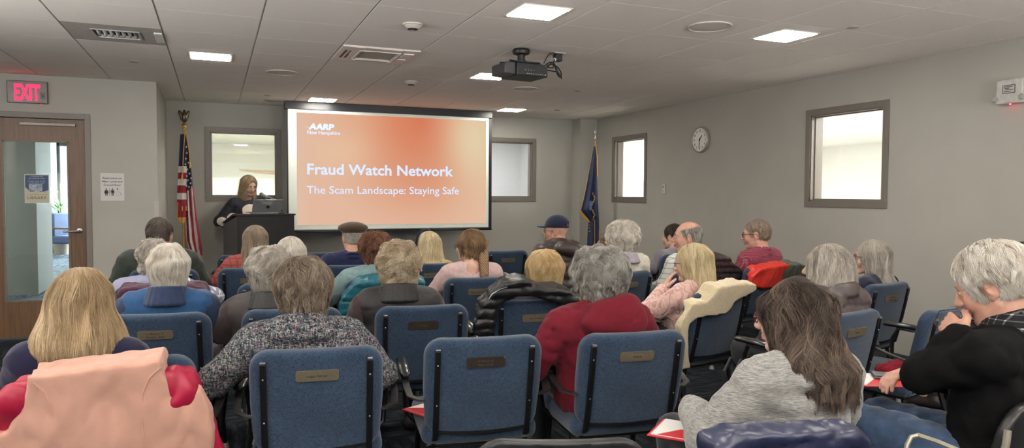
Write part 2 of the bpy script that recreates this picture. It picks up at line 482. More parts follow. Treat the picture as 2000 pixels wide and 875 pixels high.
# the rooms seen through the inner windows
slab('wall_meeting_room_far', -0.6, 2.4, 17.8, 17.9, 0, 2.6, paint_white)
slab('wall_meeting_room_left', -0.64, -0.6, YF+0.14, 17.9, 0, 2.6, paint_white)
slab('wall_meeting_room_right', 2.3, 2.4, YF+0.14, 17.8, 0, 2.6, paint_white)
slab('ceiling_meeting_room', -0.65, 2.4, YF+0.14, 17.9, 2.54, 2.62, paint_white)
slab('floor_meeting_room', -0.65, 2.4, YF+0.14, 17.9, -0.1, 0.0, paint_white)  # floor made white to bounce light up in this room
slab('wall_office_far', 2.4, 5.28, 12.4, 12.5, 0, 2.6, paint_white)
slab('wall_office_right', 5.28, 5.38, YF+0.14, 12.5, 0, 2.6, paint_white)
slab('ceiling_office', 2.4, 5.38, YF+0.14, 12.5, 2.54, 2.62, paint_white)
slab('floor_office', 2.4, 5.38, YF+0.14, 12.5, -0.1, 0.0, carpet_h)
slab('wall_side_room_far', 5.42, 13.0, 13.4, 13.5, 0, 2.6, paint_white)
slab('wall_side_room_right', 13.0, 13.1, 1.5, 13.5, 0, 2.6, paint_white)
slab('wall_side_room_near', 5.42, 13.0, 1.4, 1.5, 0, 2.6, paint_white)
slab('wall_side_room_left', 5.38, 5.42, YF+0.14, 13.5, 0, 2.6, paint_white)
slab('ceiling_side_room', 5.42, 13.1, 1.4, 13.5, 2.54, 2.62, paint_white)
slab('floor_side_room', 5.42, 13.1, 1.4, 13.5, -0.1, 0.0, paint_white)  # white floor chosen to throw light back onto the ceiling

panel_glow = glow('panel_light', (255, 249, 238), 36.0)
room_glow = glow('side_room_light', (255, 252, 240), 75.0)
warm_glow = glow('meeting_room_light', (252, 252, 232), 68.0)
side_glow = glow('white_room_light', (255, 252, 244), 42.0)
office_glow = glow('office_light', (250, 250, 255), 45.0)
def ceiling_panel(x, y, z, w, label, group, m=None, d=None):
    d = d or w
    r = empty('ceiling_light', (x, y, z), 0, label, 'ceiling light', group)
    f = MB(); e = 0.016
    f.box(-w/2-e, w/2+e, -d/2-e, -d/2, -0.006, 0.0).box(-w/2-e, w/2+e, d/2, d/2+e, -0.006, 0.0)
    f.box(-w/2-e, -w/2, -d/2, d/2, -0.006, 0.0).box(w/2, w/2+e, -d/2, d/2, -0.006, 0.0)
    f.build('frame', offw_m, r, smooth=None)
    MB().box(-w/2, w/2, -d/2, d/2, -0.009, 0.0).build('diffuser', m or panel_glow, r, smooth=None)
    return r
LIGHTS = [(-0.013, 6.435, 'square ceiling light nearest to the air grille on the left'),
          (2.427, 6.435, 'square ceiling light just behind the hanging projector'),
          (1.207, 8.875, 'square ceiling light over the left end of the projection screen'),
          (3.647, 8.875, 'square ceiling light over the right end of the projection screen'),
          (1.84, 4.06, 'large bright square ceiling light in front of the projector, top centre'),
          (3.69, 3.97, 'bright square ceiling light above the right wall window'),
          (-0.62, 3.99, 'unseen square ceiling light added over the left seats'), (0.60, 1.56, 'unseen square ceiling light added over the back row'),  # from here on out of view, added for illumination
          (3.04, 1.56, 'unseen square ceiling light added over the right end of the back row'), (-2.4, 5.8, 'unseen square ceiling light added before the wooden door'),
          (-2.4, 1.56, 'unseen square ceiling light added at the left rear'), (1.8, -0.9, 'unseen square ceiling light added at the rear')]
for x, y, lb in LIGHTS: ceiling_panel(x, y, HC, 0.29, lb, 'square ceiling lights')
mq = at(497, 300, Z=2.54)
for x, y, ww in ((mq[0], mq[1], 0.3), (1.85, 11.5, 0.6), (1.9, 14.5, 0.6)):
    ceiling_panel(x, y, 2.54, ww, 'ceiling light in the bright room behind the front left window', 'lights in the bright room behind', warm_glow)
ceiling_panel(3.9, 11.0, 2.54, 0.45, 'ceiling light in the room behind the front right window', 'lights in the office', office_glow, 0.45)
for x, y, ww in ((8.62, 7.75, 0.34), (7.5, 9.5, 0.9), (9.5, 5.5, 0.9), (6.9, 4.0, 0.9), (8.8, 12.2, 0.9)):
    ceiling_panel(x, y, 2.54, ww, 'ceiling light in the white room behind the right wall', 'lights in the white side room', side_glow)

# slender wooden rail on the far wall of the bright room
pa, pb = at(467, 331, Y=17.7), at(545, 336, Y=17.7)
w = MB(); w.tube([(pa[0], 17.7, pa[2]), ((pa[0]+pb[0])/2, 17.69, (pa[2]+pb[2])/2-0.01), (pb[0], 17.68, pb[2]-0.015)], [0.01, 0.04, 0.055], 10, flat=0.6)
tag(w.build('wooden_rail', plain('pale_wood', (196, 158, 118), 0.5)), 'slender tapering wooden rail on the far wall behind the front left window', 'rail')

# ---------------------------------------------------------------- door, hall beyond
wd = NT('door_wood'); v = wd.mapping(scale=(14, 14, 0.9)); f = wd.noise(3.0, v, 6.0, 0.6)
wd.col(wd.ramp(f, [(0.3, (86, 60, 38)), (0.55, (106, 77, 50)), (0.75, (120, 90, 62))])); wd.set(rough=0.42); wood = wd.m
door = bpy.data.objects.new('door_1', None); COL.objects.link(door); door['kind'] = 'structure'; door.location = (-1.6, YD, 0)
def dpart(name, boxes, m, bev=0.0, par=None):
    mb = MB()
    for b in boxes: mb.box(b[0]+1.6, b[1]+1.6, b[2]-YD, b[3]-YD, b[4], b[5])
    return mb.build(name, m, par or door, smooth=None, bevel=bev)
dpart('door_frame', [(-1.167, -1.118, YD-0.012, YD+0.15, 0, 2.178), (-2.08, -2.031, YD-0.012, YD+0.15, 0, 2.178), (-2.031, -1.167, YD-0.012, YD+0.15, 2.125, 2.178),
                     (-1.185, -1.167, YD+0.07, YD+0.10, 0, 2.125), (-2.031, -1.167, YD+0.07, YD+0.10, 2.105, 2.125)], frame_m, 0.002)
GL = (-1.853, -1.314, 0.36, 1.906)
leaf = dpart('door_leaf', [(-2.028, GL[0], YD+0.025, YD+0.07, 0.012, 2.118), (GL[1], -1.170, YD+0.025, YD+0.07, 0.012, 2.118),
                    (GL[0], GL[1], YD+0.025, YD+0.07, 0.012, GL[2]), (GL[0], GL[1], YD+0.025, YD+0.07, GL[3], 2.118)], wood)
dpart('door_glazing', [(GL[0], GL[1], YD+0.045, YD+0.051, GL[2], GL[3])], glass_g)
dpart('glazing_bead', [(GL[0]-0.006, GL[0]+0.012, YD+0.018, YD+0.03, GL[2], GL[3]), (GL[1]-0.012, GL[1]+0.006, YD+0.018, YD+0.03, GL[2], GL[3]),
                       (GL[0], GL[1], YD+0.018, YD+0.03, GL[2]-0.006, GL[2]+0.012), (GL[0], GL[1], YD+0.018, YD+0.03, GL[3]-0.012, GL[3]+0.006)], plain('bead_bronze', (108, 96, 82), 0.5))
cl = at(38, 239, Y=YD); cr_ = at(147, 243, Y=YD)
dpart('closer_track', [(cl[0], cr_[0], YD-0.005, YD+0.02, cl[2]-0.022, cl[2]+0.004)], plain('closer_grey', (120, 116, 110), 0.4, 0.5), 0.002)
hd = MB(); hx, hz = -1.232+1.6, 1.035
hd.lathe([(0.0, -0.012), (0.027, -0.012), (0.027, 0.0), (0.02, 0.004)], 20, xf=Matrix.Translation((hx, 0.02, hz)) @ Matrix.Rotation(PI/2, 4, 'X'))
hd.tube([(hx, 0.02, hz), (hx, -0.035, hz), (hx-0.02, -0.045, hz), (hx-0.13, -0.042, hz-0.006)], [0.011, 0.011, 0.011, 0.009], 12)
hd.build('door_handle', steel_m, door)

wall_y = 19.5
slab('floor_hall', -11, XC-0.12, YD+0.14, wall_y, -0.1, 0.0, carpet_h)
slab('ceiling_hall', -11, XC-0.12, YD+0.14, wall_y+0.2, 2.75, 2.85, paint_white)
wx0 = at(112, 400, Y=wall_y)[0]; wx1 = at(136, 400, Y=wall_y)[0]+2.2
wall_holes('wall_hall_far', 'y', wall_y, 0.2, -11, XC-0.12, 0, 2.76, [(wx0, wx1, 0.0, 2.55)], paint_light)
slab('wall_hall_left', -11.1, -11, YD, wall_y+0.2, 0, 2.8, paint_light)
slab('wall_hall_right', XC-0.2, XC-0.12, YF+0.14, wall_y+0.2, 0, 2.8, paint_light)
slab('baseboard_hall', -11, wx0, wall_y-0.02, wall_y, 0, 0.2, base_m)
slab('wall_hall_near', XL-7, XL-0.12, YD, YD+0.14, 0, 2.8, paint_light)
cx = at(75, 575, Z=0.0)
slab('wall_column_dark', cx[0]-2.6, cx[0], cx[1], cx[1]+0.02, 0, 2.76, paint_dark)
slab('wall_column_lit', cx[0]-2.6, cx[0], cx[1]+0.02, cx[1]+1.0, 0, 2.76, paint_light)  # lighter side face: light from the hall window put into its paint
mul = MB()
for k in range(4):
    x = wx0+0.02+k*(wx1-wx0-0.04)/3; mul.box(x-0.035, x+0.035, wall_y+0.03, wall_y+0.12, 0, 2.55)
mul.box(wx0, wx1, wall_y+0.03, wall_y+0.12, 0, 0.08).box(wx0, wx1, wall_y+0.03, wall_y+0.12, 2.48, 2.55)
struct(mul.build('window_5', black_m, smooth=None))
ground_m = plain('outdoor_ground', (150, 155, 140), 0.9, var=0.2, scale=1.0)
slab('ground_outside', -25, 8, wall_y+0.2, 45, -0.15, -0.05, ground_m)
for x, y in ((-4.5, 10.0), (-3.6, 14.0), (-5.5, 17.0), (-7.5, 12)):
    ceiling_panel(x, y, 2.75, 0.6, 'ceiling light in the hall beyond the wooden door', 'lights in the hall', room_glow)

# blue armchair and a plant by the hall window
blue_f = plain('blue_upholstery', (62, 78, 112), 0.8, var=0.15)
c = at(131, 500, Z=0.0)
ar = empty('armchair', (c[0]+0.12, c[1], 0), R(60), 'blue upholstered armchair beside the hall window beyond the door', 'armchair')
MB().box(-0.3, 0.3, -0.3, 0.3, 0.28, 0.46).build('seat', blue_f, ar, bevel=0.04)
MB().box(-0.3, 0.3, 0.22, 0.34, 0.4, 0.95).build('backrest', blue_f, ar, bevel=0.04)
for sx in (-1, 1):
    MB().box(sx*0.33-0.03, sx*0.33+0.03, -0.3, 0.32, 0.6, 0.64).box(sx*0.33-0.025, sx*0.33+0.025, -0.28, -0.23, 0.0, 0.6).box(sx*0.33-0.025, sx*0.33+0.025, 0.26, 0.31, 0.0, 0.6).build('side_frame', wood, ar, bevel=0.008)
leaf_m = plain('leaf_green', (92, 140, 62), 0.6, var=0.3)
c = at(124, 445, Z=0.0)
for q, (px_, hh) in enumerate(((119, 1.9),)):
    yy = 19.0; c = at(px_, 452, Y=yy)
    pl = empty('potted_plant', (c[0], yy, 0), 0, ('tall' if q == 0 else 'short')+' leafy green plant at the hall window beyond the door', 'plant')
    MB().lathe([(0.0, 0), (0.14, 0), (0.19, 0.34), (0.17, 0.34), (0.16, 0.3), (0, 0.3)], 18).build('pot', plain('clay_pot', (150, 140, 128), 0.7), pl)
    fo = MB(); rr = random.Random(4+q)
    for k in range(70):
        a = rr.random()*2*PI; z0 = 0.3+rr.random()*(hh-0.75); L = 0.22+rr.random()*0.25; t = rr.random()*0.5+0.1
        p0 = Vector((0.03*math.cos(a), 0.03*math.sin(a), z0)); d = Vector((math.cos(a), math.sin(a), t)); s_ = Vector((-math.sin(a), math.cos(a), 0))*0.025
        p1 = p0+d*L*0.5+Vector((0, 0, 0.04)); p2 = p0+d*L+Vector((0, 0, -0.05)); up_ = Vector((0, 0, 0.004))
        fo.add([p0, p1-s_, p1+s_, p2, p1+up_], [(0, 1, 4), (0, 4, 2), (1, 3, 4), (2, 4, 3), (0, 2, 1), (1, 2, 3)])
    fo.tube([(0, 0, 0.3), (0.01, 0, hh*0.6), (0, 0.01, hh-0.3)], 0.012, 6)
    fo.build('foliage', leaf_m, pl, smooth=None)

wld = bpy.data.worlds.new('world'); scn.world = wld; wld.use_nodes = True
bg = wld.node_tree.nodes['Background']; bg.inputs[0].default_value = (0.80, 0.90, 1.0, 1); bg.inputs[1].default_value = 1.0
scn.view_settings.view_transform = 'Standard'; scn.view_settings.look = 'None'; scn.view_settings.gamma = 1.0
scn.view_settings.use_curve_mapping = False; scn.view_settings.exposure = 0.0
scn.cycles.max_bounces = 6; scn.cycles.diffuse_bounces = 4; scn.cycles.transparent_max_bounces = 12; scn.cycles.glossy_bounces = 2
scn.cycles.sample_clamp_indirect = 4.0; scn.cycles.caustics_reflective = False; scn.cycles.caustics_refractive = False
# ================================================================ CEILING FITTINGS
def at_c(px, py): return at(px, py, Z=HC)
slot_m = plain('vent_dark', (38, 36, 35), 0.6)
# air grille in its own ceiling panel
gx, gy = TX0+TS/2, TY0+2.5*TS
g = empty('air_vent', (gx, gy, HC), 0, 'metal air grille in a plain ceiling panel, left of the nearest square light', 'air vent')
a0, a1, b0, b1 = -0.135, 0.14, -0.13, 0.12
MB().box(-0.3, a0, -0.302, 0.302, 0.0, 0.02).box(a1, 0.3, -0.302, 0.302, 0, 0.02).box(a0, a1, -0.302, b0, 0, 0.02).box(a0, a1, b1, 0.302, 0, 0.02).build('panel', plain('vent_panel', (172, 165, 158), 0.6), g, smooth=None)
fr_ = MB(); e = 0.014
fr_.box(a0-e, a1+e, b0-e, b0, -0.006, 0.004).box(a0-e, a1+e, b1, b1+e, -0.006, 0.004).box(a0-e, a0, b0, b1, -0.006, 0.004).box(a1, a1+e, b0, b1, -0.006, 0.004)
fr_.build('grille_frame', steel_m, g, smooth=None)
lv = MB()
for k in range(7):
    x = a0+0.02+k*0.039
    lv.box(x-0.002, x+0.002, b0, b1, 0.0, 0.03, xf=Matrix.Translation((x, 0, 0.012)) @ Matrix.Rotation(R(35), 4, 'Y') @ Matrix.Translation((-x, 0, -0.012)))
lv.build('louvre', steel_m, g, smooth=None)
MB().box(a0, a1, b0, b1, 0.028, 0.032).build('duct_throat', slot_m, g, smooth=None)
MB().box(0.245, 0.298, -0.18, 0.15, -0.012, 0.0).build('access_flap', white_m, g, smooth=None, bevel=0.004)
# cassette air unit
gx = TX0+3.5*TS
g = empty('air_unit', (gx, gy, HC), 0, 'white ceiling cassette air unit with a grey intake grille and side slots', 'air conditioner')
pm = MB(); X0, X1 = -0.300, 0.300
hx0, hx1, hy0, hy1 = -0.135, 0.150, -0.17, 0.17
pm.box(X0, hx0, -0.3, 0.3, -0.012, 0.0295).box(hx1, X1, -0.3, 0.3, -0.012, 0.0295).box(hx0, hx1, -0.3, hy0, -0.012, 0.03).box(hx0, hx1, hy1, 0.3, -0.012, 0.0295)
pm.build('panel', plain('cassette_white', (205, 195, 188), 0.45, var=0.02), g, smooth=None, bevel=0.003)
MB().box(hx0+0.004, hx1-0.004, hy0+0.004, hy1-0.004, -0.006, 0.004).build('intake_grille', plain('intake_grey', (168, 160, 148), 0.7, var=0.2, scale=200), g, smooth=None)
sl = MB()
for k in (0, 1): sl.box(-0.262+k*0.036, -0.242+k*0.036, -0.16, 0.16, -0.0135, -0.010)
sl.box(-0.12, 0.15, 0.215, 0.238, -0.0135, -0.010)
sl.build('air_slot', slot_m, g, smooth=None)
fm = MB()
fm.tube([(-0.155, -0.19, -0.014), (-0.155, 0.19, -0.014), (0.165, 0.19, -0.014), (0.165, -0.19, -0.014)], 0.006, 6, closed=True)
fm.box(0.19, 0.27, -0.2, -0.06, -0.02, -0.012).box(0.2, 0.26, 0.05, 0.12, -0.017, -0.012); fm.build('intake_rim', white_m, g, smooth=None)

def disc(name, px, py, rad, prof, m, label, cat, group=None, parts=()):
    c = at_c(px, py); o = empty(name, (c[0], c[1], HC), 0, label, cat, group)
    for pn, pr, mm in prof: MB().lathe(pr, 32).build(pn, mm, o, smooth=40)
    return o
spk_mesh = plain('speaker_mesh', (205, 198, 190), 0.8, var=0.25, scale=350)
for (px, py, lb) in ((551, 141, 'round ceiling speaker between the left light and the projection screen'), (1386, 51, 'large round ceiling speaker at the top, left of the right-hand light'), (1026, 173, 'round ceiling speaker below the projector')):
    r = 0.143
    disc('ceiling_speaker', px, py, r, [('rim', [(r, 0.0), (r, -0.008), (r-0.008, -0.010), (r-0.012, -0.004), (r-0.012, 0.0)], offw_m),
         ('mesh_cover', [(r-0.012, -0.002), (r-0.012, -0.006), (r*0.5, -0.009), (0.0, -0.010)], spk_mesh)], None, lb, 'speaker', 'round ceiling speakers')
for (px, py, lb) in ((806, 47, 'white smoke detector nearest the viewer, at the top above the air unit'), (803, 159, 'white smoke detector just above the projection screen')):
    disc('smoke_detector', px, py, 0.06, [('base', [(0.066, 0.002), (0.066, -0.008), (0.06, -0.011), (0.0, -0.011)], offw_m),
         ('sensor_dome', [(0.06, -0.011), (0.052, -0.020), (0.03, -0.036), (0.018, -0.041), (0, -0.042)], offw_m), ('sensor_slots', [(0.036, -0.030), (0.034, -0.036), (0.020, -0.042), (0.020, -0.038)], slot_m)], None, lb, 'smoke detector', 'smoke detectors')
for (px, py, lb) in ((262, 120, 'small round sprinkler cover on the ceiling near the left light'), (522, 186, 'small round sprinkler cover near the left end of the screen'), (1128, 177, 'small round sprinkler cover to the right of the projector'), (1088, 215, 'small round sprinkler cover near the right end of the screen'), (1665, 53, 'tiny round sprinkler cover beside the right-hand bright light')):
    r = 0.04
    disc('sprinkler_cover', px, py, r, [('cover', [(r, 0.002), (r, -0.005), (r*0.7, -0.008), (0, -0.008)], plain('sprinkler_white', (150, 145, 140), 0.5))], None, lb, 'sprinkler', 'sprinkler covers')
c = at(537, 197, Z=HC)
tag(MB().box(c[0]-0.12, c[0]+0.12, c[1]-0.03, c[1]+0.03, HC-0.008, HC).box(c[0]-0.1, c[0]+0.1, c[1]-0.018, c[1]+0.018, HC-0.010, HC-0.008).build('ceiling_slot_vent', plain('slot_grey', (110, 105, 98), 0.5), smooth=None), 'narrow slot vent in the ceiling left of the screen casing', 'air vent')

# ---------------------------------------------------------------- projector
P0 = at(1018, 96, Z=HC)
pr = empty('projector', (P0[0], P0[1], HC), R(6), 'black projector hanging from the ceiling on a short bracket', 'projector')
MB().lathe([(0, 0), (0.075, 0), (0.085, -0.02), (0.078, -0.045), (0.05, -0.055), (0, -0.055)], 20).build('ceiling_plate', blackp_m, pr)
MB().lathe([(0, -0.05), (0.035, -0.05), (0.035, -0.1), (0.05, -0.105), (0.05, -0.12), (0, -0.12)], 16).build('pole', blackp_m, pr)
bk = MB(); bk.box(-0.12, 0.10, -0.07, 0.07, -0.128, -0.118)
for x, y in ((-0.19, 0.06), (0.15, 0.07), (-0.17, -0.09), (0.15, -0.09)): bk.tube([(x*0.4, y*0.4, -0.122), (x, y, -0.128), (x, y, -0.155)], 0.008, 6)
bk.build('bracket', blackp_m, pr)
z0, z1 = -0.262, -0.150
MB().prism([(-0.13, z1), (0.14, z1), (0.19, z1-0.025), (0.195, z0), (-0.135, z0)], -0.16, 0.15).build('body', plain('projector_black', (24, 24, 28), 0.5), pr, bevel=0.008)
MB().prism([(-0.235, z1+0.0), (-0.13, z1+0.006), (-0.13, z0+0.006), (-0.245, z0+0.014), (-0.245, z1-0.02)], -0.13, 0.13).build('side_cover', plain('projector_grey', (56, 55, 57), 0.5), pr, bevel=0.01)
MB().lathe([(0, 0), (0.05, 0), (0.055, 0.03), (0.045, 0.03), (0.04, 0.02), (0, 0.018)], 20, xf=Matrix.Translation((0.03, 0.15, -0.2)) @ Matrix.Rotation(-PI/2, 4, 'X')).build('lens', blackp_m, pr)
pt = MB(); pr.scale = (0.82, 0.85, 0.85); lb_m = plain('port_white', (150, 150, 155), 0.5)
rr = random.Random(3)
for k in range(9): x = -0.03+k*0.02; pt.box(x, x+0.010, -0.1615, -0.160, -0.245, -0.240)
for k in range(4): x = -0.05+k*0.03; pt.box(x, x+0.008, -0.1615, -0.160, -0.215, -0.209)
pt.lathe([(0, 0), (0.006, 0), (0.006, 0.002), (0, 0.002)], 12, xf=Matrix.Translation((0.165, -0.16, -0.243)) @ Matrix.Rotation(PI/2, 4, 'X'))
pt.build('port_markings', lb_m, pr, smooth=None)
for x, z, w_ in ((-0.02, -0.225, 0.03), (0.03, -0.225, 0.03), (0.08, -0.222, 0.035), (0.125, -0.215, 0.02), (0.0, -0.19, 0.05), (0.08, -0.188, 0.03)): MB().box(x, x+w_, -0.163, -0.159, z, z+0.012).build('port', blackp_m, pr, smooth=None, bevel=0.001)
c = at(1088, 104, Z=HC)
pl = empty('power_adapter', (c[0], c[1], HC), 0, 'black plug box on the ceiling to the right of the projector', 'plug')
MB().box(-0.05, 0.06, -0.04, 0.04, -0.006, 0).build('outlet_plate', offw_m, pl, smooth=None, bevel=0.002)
MB().box(-0.025, 0.035, -0.03, 0.03, -0.065, -0.006).build('body', blackp_m, pl, bevel=0.006)
MB().ball((-0.03, -0.02, -0.055), 0.014).build('cable_collar', white_m, pl)
cb = MB()
Yc = P0[1]-0.05
def cp(px, py, dy=0.0): q = at(px, py, Y=Yc+dy); return (q[0], q[1], q[2])
cb.tube([cp(1062, 124), cp(1068, 112), cp(1074, 104), cp(1084, 103)], 0.0035, 6)
loop = []
for k in range(60):
    t = k/59.0*2*PI*3; q = at(1078+17*math.sin(t/2+0.6)+3*math.sin(t*1.3), 134+11*math.sin(t)+2*math.cos(t*0.7)+0.45*17*math.sin(t/2+0.6), Y=Yc+0.02*math.sin(t*0.6))
    loop.append(q)
cb.tube([cp(1060, 136)]+loop+[cp(1080, 133), cp(1083, 115)], 0.005, 6)
tag(cb.build('projector_cable', blackp_m), 'black cable looped between the projector and its plug', 'cable')

# ================================================================ PROJECTION SCREEN
YS = 9.18
def sx(px, py): q = at(px, py, Y=YS); return q[0], q[2]
xl, zt = sx(556, 198); xr, _ = sx(961, 218); _, zb = sx(960, 449)
zt = HC
s0 = empty('projection_screen', ((xl+xr)/2, YS, zb), 0, 'pull-down projection screen showing an orange fraud watch slide', 'projection screen')
ox = (xl+xr)/2
_, zc = sx(563, 215.5)
MB().box(xl-ox, xr-ox, -0.02, 0.10, zc-zb+0.02, zt-zb).build('casing', plain('screen_casing', (20, 21, 26), 0.4), s0, bevel=0.004)
xw0, _ = sx(563, 300); xw1, _ = sx(954.5, 300); _, zw = sx(760, 446)
border = MB().box(xl-ox+0.02, xr-ox, 0.005, 0.008, zw-zb-0.03, zc-zb+0.03); border.build('border', plain('screen_border', (18, 18, 22), 0.6), s0, smooth=None)
MB().box(xl-ox+0.02, xr-ox, -0.012, 0.018, 0.0, 0.022).build('weight_bar', plain('bar_black', (30, 30, 34), 0.3, 0.4), s0, bevel=0.004)
MB().box(xw0-ox, xw1-ox, -0.004, -0.0125+0.01, zw-zb-0.008, zw-zb-0.002).build('bar_highlight', steel_m, s0, smooth=None)
scr_m = NT('screen_cloth'); scr_m.col((206, 208, 200)); scr_m.set(rough=0.9)
scr_m.b.inputs['Emission Color'].default_value = lin((200, 206, 190)); scr_m.b.inputs['Emission Strength'].default_value = 0.12
MB().box(xw0-ox, xw1-ox, 0.000, 0.004, zw-zb, zc-zb+0.03).build('cloth', scr_m.m, s0, smooth=None)
xi0, zi1 = sx(579, 219); xi1, _ = sx(949, 300); _, zi0 = sx(760, 438)
W_, H_ = xi1-xi0, zi1-zi0
sl = NT('projected_slide'); tcx = sl.xyz(sl.tc('Object'))
u = sl.math('DIVIDE', tcx[0], W_); v = sl.math('DIVIDE', tcx[2], H_)
du = sl.math('ADD', u, -0.64); dv = sl.math('ADD', v, -1.0)
rad = sl.math('SQRT', sl.math('ADD', sl.math('MULTIPLY', sl.math('MULTIPLY', du, du), 3.2), sl.math('MULTIPLY', sl.math('MULTIPLY', dv, dv), 0.75)))
c1 = sl.ramp(rad, [(0.0, (226, 128, 92)), (0.28, (232, 148, 112)), (0.62, (238, 180, 146)), (1.0, (240, 196, 168))])
cream = sl.math('MULTIPLY', sl.math('SMOOTH_MIN', sl.math('ABSOLUTE', sl.math('ADD', u, -0.42)), 1.0, 0.1), 0.0)
def spot(cu_, cv_, ru, rv):
    a = sl.math('DIVIDE', sl.math('ADD', u, -cu_), ru); b = sl.math('DIVIDE', sl.math('ADD', v, -cv_), rv)
    s_ = sl.math('ADD', sl.math('MULTIPLY', a, a), sl.math('MULTIPLY', b, b))
    return sl.math('EXPONENT', sl.math('MULTIPLY', s_, -1.0))
c2 = sl.mix(sl.math('MULTIPLY', spot(0.93, 0.80, 0.16, 0.5), 0.9), c1, (242, 222, 184))
c3 = sl.mix(sl.math('MULTIPLY', spot(0.22, 0.66, 0.14, 0.20), 0.55), c2, (248, 212, 176))
c4 = sl.mix(sl.math('MULTIPLY', spot(0.62, 0.42, 0.22, 0.25), 0.45), c3, (228, 150, 118))
c5 = sl.mix(sl.math('MULTIPLY', spot(0.0, 0.5, 0.05, 2.0), 0.6), c4, (240, 205, 180))
em_slide = sl.new('ShaderNodeEmission'); em_slide.inputs[1].default_value = 0.40; sl.l.new(c5, em_slide.inputs[0])
sl.l.new(em_slide.outputs[0], sl.n['Material Output'].inputs['Surface'])
slide = MB().box(0, W_, 0, 0.001, 0, H_).build('slide', sl.m, s0, smooth=None); slide.location = (xi0-ox, -0.0025, zi0-zb)
txt_m = glow('projected_text', (205, 222, 255), 0.52)
def slide_text(s, px0, py0, px1, cap, bold, nm='slide_lettering', shear=0.0):
    a = at(px0, py0, Y=YS); b = at(px1, py0, Y=YS)
    return text_mesh(nm, s, txt_m, width=b[0]-a[0], height=cap, loc=(a[0]-ox, -0.004, a[2]-zb), bold=bold, parent=s0, shear=shear)
def caph(px, y0, y1): return at(px, y0, Y=YS)[2]-at(px, y1, Y=YS)[2]
slide_text('Fraud Watch Network', 600, 340, 885, caph(620, 319, 340), 0.022)
slide_text('The Scam Landscape: Staying Safe', 599, 378, 896, caph(610, 362.5, 378), 0.004)
slide_text('AARP', 602, 252, 653, caph(620, 241, 252), 0.06, shear=0.15)
slide_text('New Hampshire', 600, 261.5, 664, caph(620, 254, 261.5)*0.95, 0.02)
q0 = at(595, 247, Y=YS); sw_ = MB()
pts = [(q0[0]-ox+dx, -0.004, q0[2]-zb+dz) for dx, dz in ((0, 0.012), (0.02, -0.008), (0.05, -0.014), (0.085, -0.002))]
sw_.tube(pts, [0.003, 0.009, 0.010, 0.004], 6, flat=0.15); sw_.build('slide_emblem', txt_m, s0)

# ================================================================ WALL ITEMS
# clock
cc = at(1371, 273, X=XR); ck = empty('wall_clock', (XR, cc[1], cc[2]), R(-90), 'round white-faced wall clock with a silver rim and black numerals', 'clock')
rc = 0.152
xfc = Matrix.Rotation(PI/2, 4, 'X')
MB().lathe([(0, 0), (rc-0.012, 0), (rc, 0.006), (rc, 0.035), (rc-0.008, 0.043), (rc-0.014, 0.040), (rc-0.016, 0.030), (0, 0.030)], 48, xf=xfc).build('rim', plain('clock_silver', (176, 174, 168), 0.3, 0.5), ck, smooth=40)
MB().lathe([(0, 0.0305), (rc-0.017, 0.0305), (rc-0.017, 0.032), (0, 0.032)], 40, xf=xfc).build('face', plain('clock_face', (226, 225, 218), 0.5, var=0.02), ck)
ink = plain('black_ink', (24, 24, 26), 0.6)
for h in range(1, 13):
    a = 2*PI*h/12; rx, rz_ = 0.105*math.sin(a), 0.105*math.cos(a)
    text_mesh('numeral', str(h), ink, height=0.026, loc=(rx, -0.0325, rz_-0.013), bold=0.02, parent=ck, align='CENTER', depth=0.0005)
for ang, L, w_, nm in ((43, 0.065, 0.009, 'hour_hand'), (184, 0.10, 0.007, 'minute_hand')):
    MB().prism([(-w_, -0.015), (w_, -0.015), (w_*0.5, L), (-w_*0.5, L)], -0.0365, -0.0345, xf=Matrix.Rotation(R(ang), 4, 'Y')).build(nm, ink, ck, smooth=None)
MB().lathe([(0, 0.034), (0.010, 0.034), (0.010, 0.039), (0, 0.039)], 16, xf=xfc).build('hub', ink, ck)
# wall controller
a = at(1298, 359, X=XR); b = at(1298, 378, X=XR)
th = empty('wall_control', (XR, a[1], (a[2]+b[2])/2), R(-90), 'small white wall control between the clock and the narrow window', 'control')
hh = (a[2]-b[2])/2
MB().box(-0.026, 0.026, -0.018, 0, -hh, hh).build('body', white_m, th, bevel=0.004)
MB().box(-0.014, 0.014, -0.0195, -0.018, hh*0.1, hh*0.6).build('display', plain('lcd_grey', (120, 124, 120), 0.3), th, smooth=None)
bt = MB()
for k in range(3): bt.box(-0.012+k*0.009, -0.006+k*0.009, -0.0195, -0.018, -hh*0.55, -hh*0.3)
bt.build('buttons', plain('button_grey', (150, 150, 148), 0.5), th, smooth=None)
# emergency light
a = at(1960, 158, X=XR); b = at(2003, 196, X=XR); yc = (a[1]+b[1])/2; hw = abs(a[1]-b[1])/2+0.015; ztop = a[2]; zbot = ztop-0.175
em = empty('emergency_light', (XR, yc, (ztop+zbot)/2), R(-90), 'white emergency light unit high on the right wall with a red indicator', 'emergency light')
hz_ = (ztop-zbot)/2
MB().box(-hw, hw, -0.06, 0.003, -hz_, hz_).build('housing', plain('unit_white', (188, 184, 178), 0.45), em, bevel=0.01, seg=3)
MB().box(-0.045, 0.045, -0.0615, -0.06, -0.015, 0.045).build('label_plate', plain('label_dark', (60, 58, 60), 0.5), em, smooth=None)
MB().box(-0.040, 0.040, -0.0622, -0.0612, -0.010, 0.040).build('label_paper', plain('label_pale', (176, 172, 170), 0.5), em, smooth=None)
lk = MB()
for k, (x0_, x1_) in enumerate(((-0.034, 0.03), (-0.03, 0.01), (-0.02, 0.034), (-0.034, 0.016))): lk.box(x0_, x1_, -0.0626, -0.062, 0.03-k*0.011, 0.0345-k*0.011)
lk.build('label_print', ink, em, smooth=None)
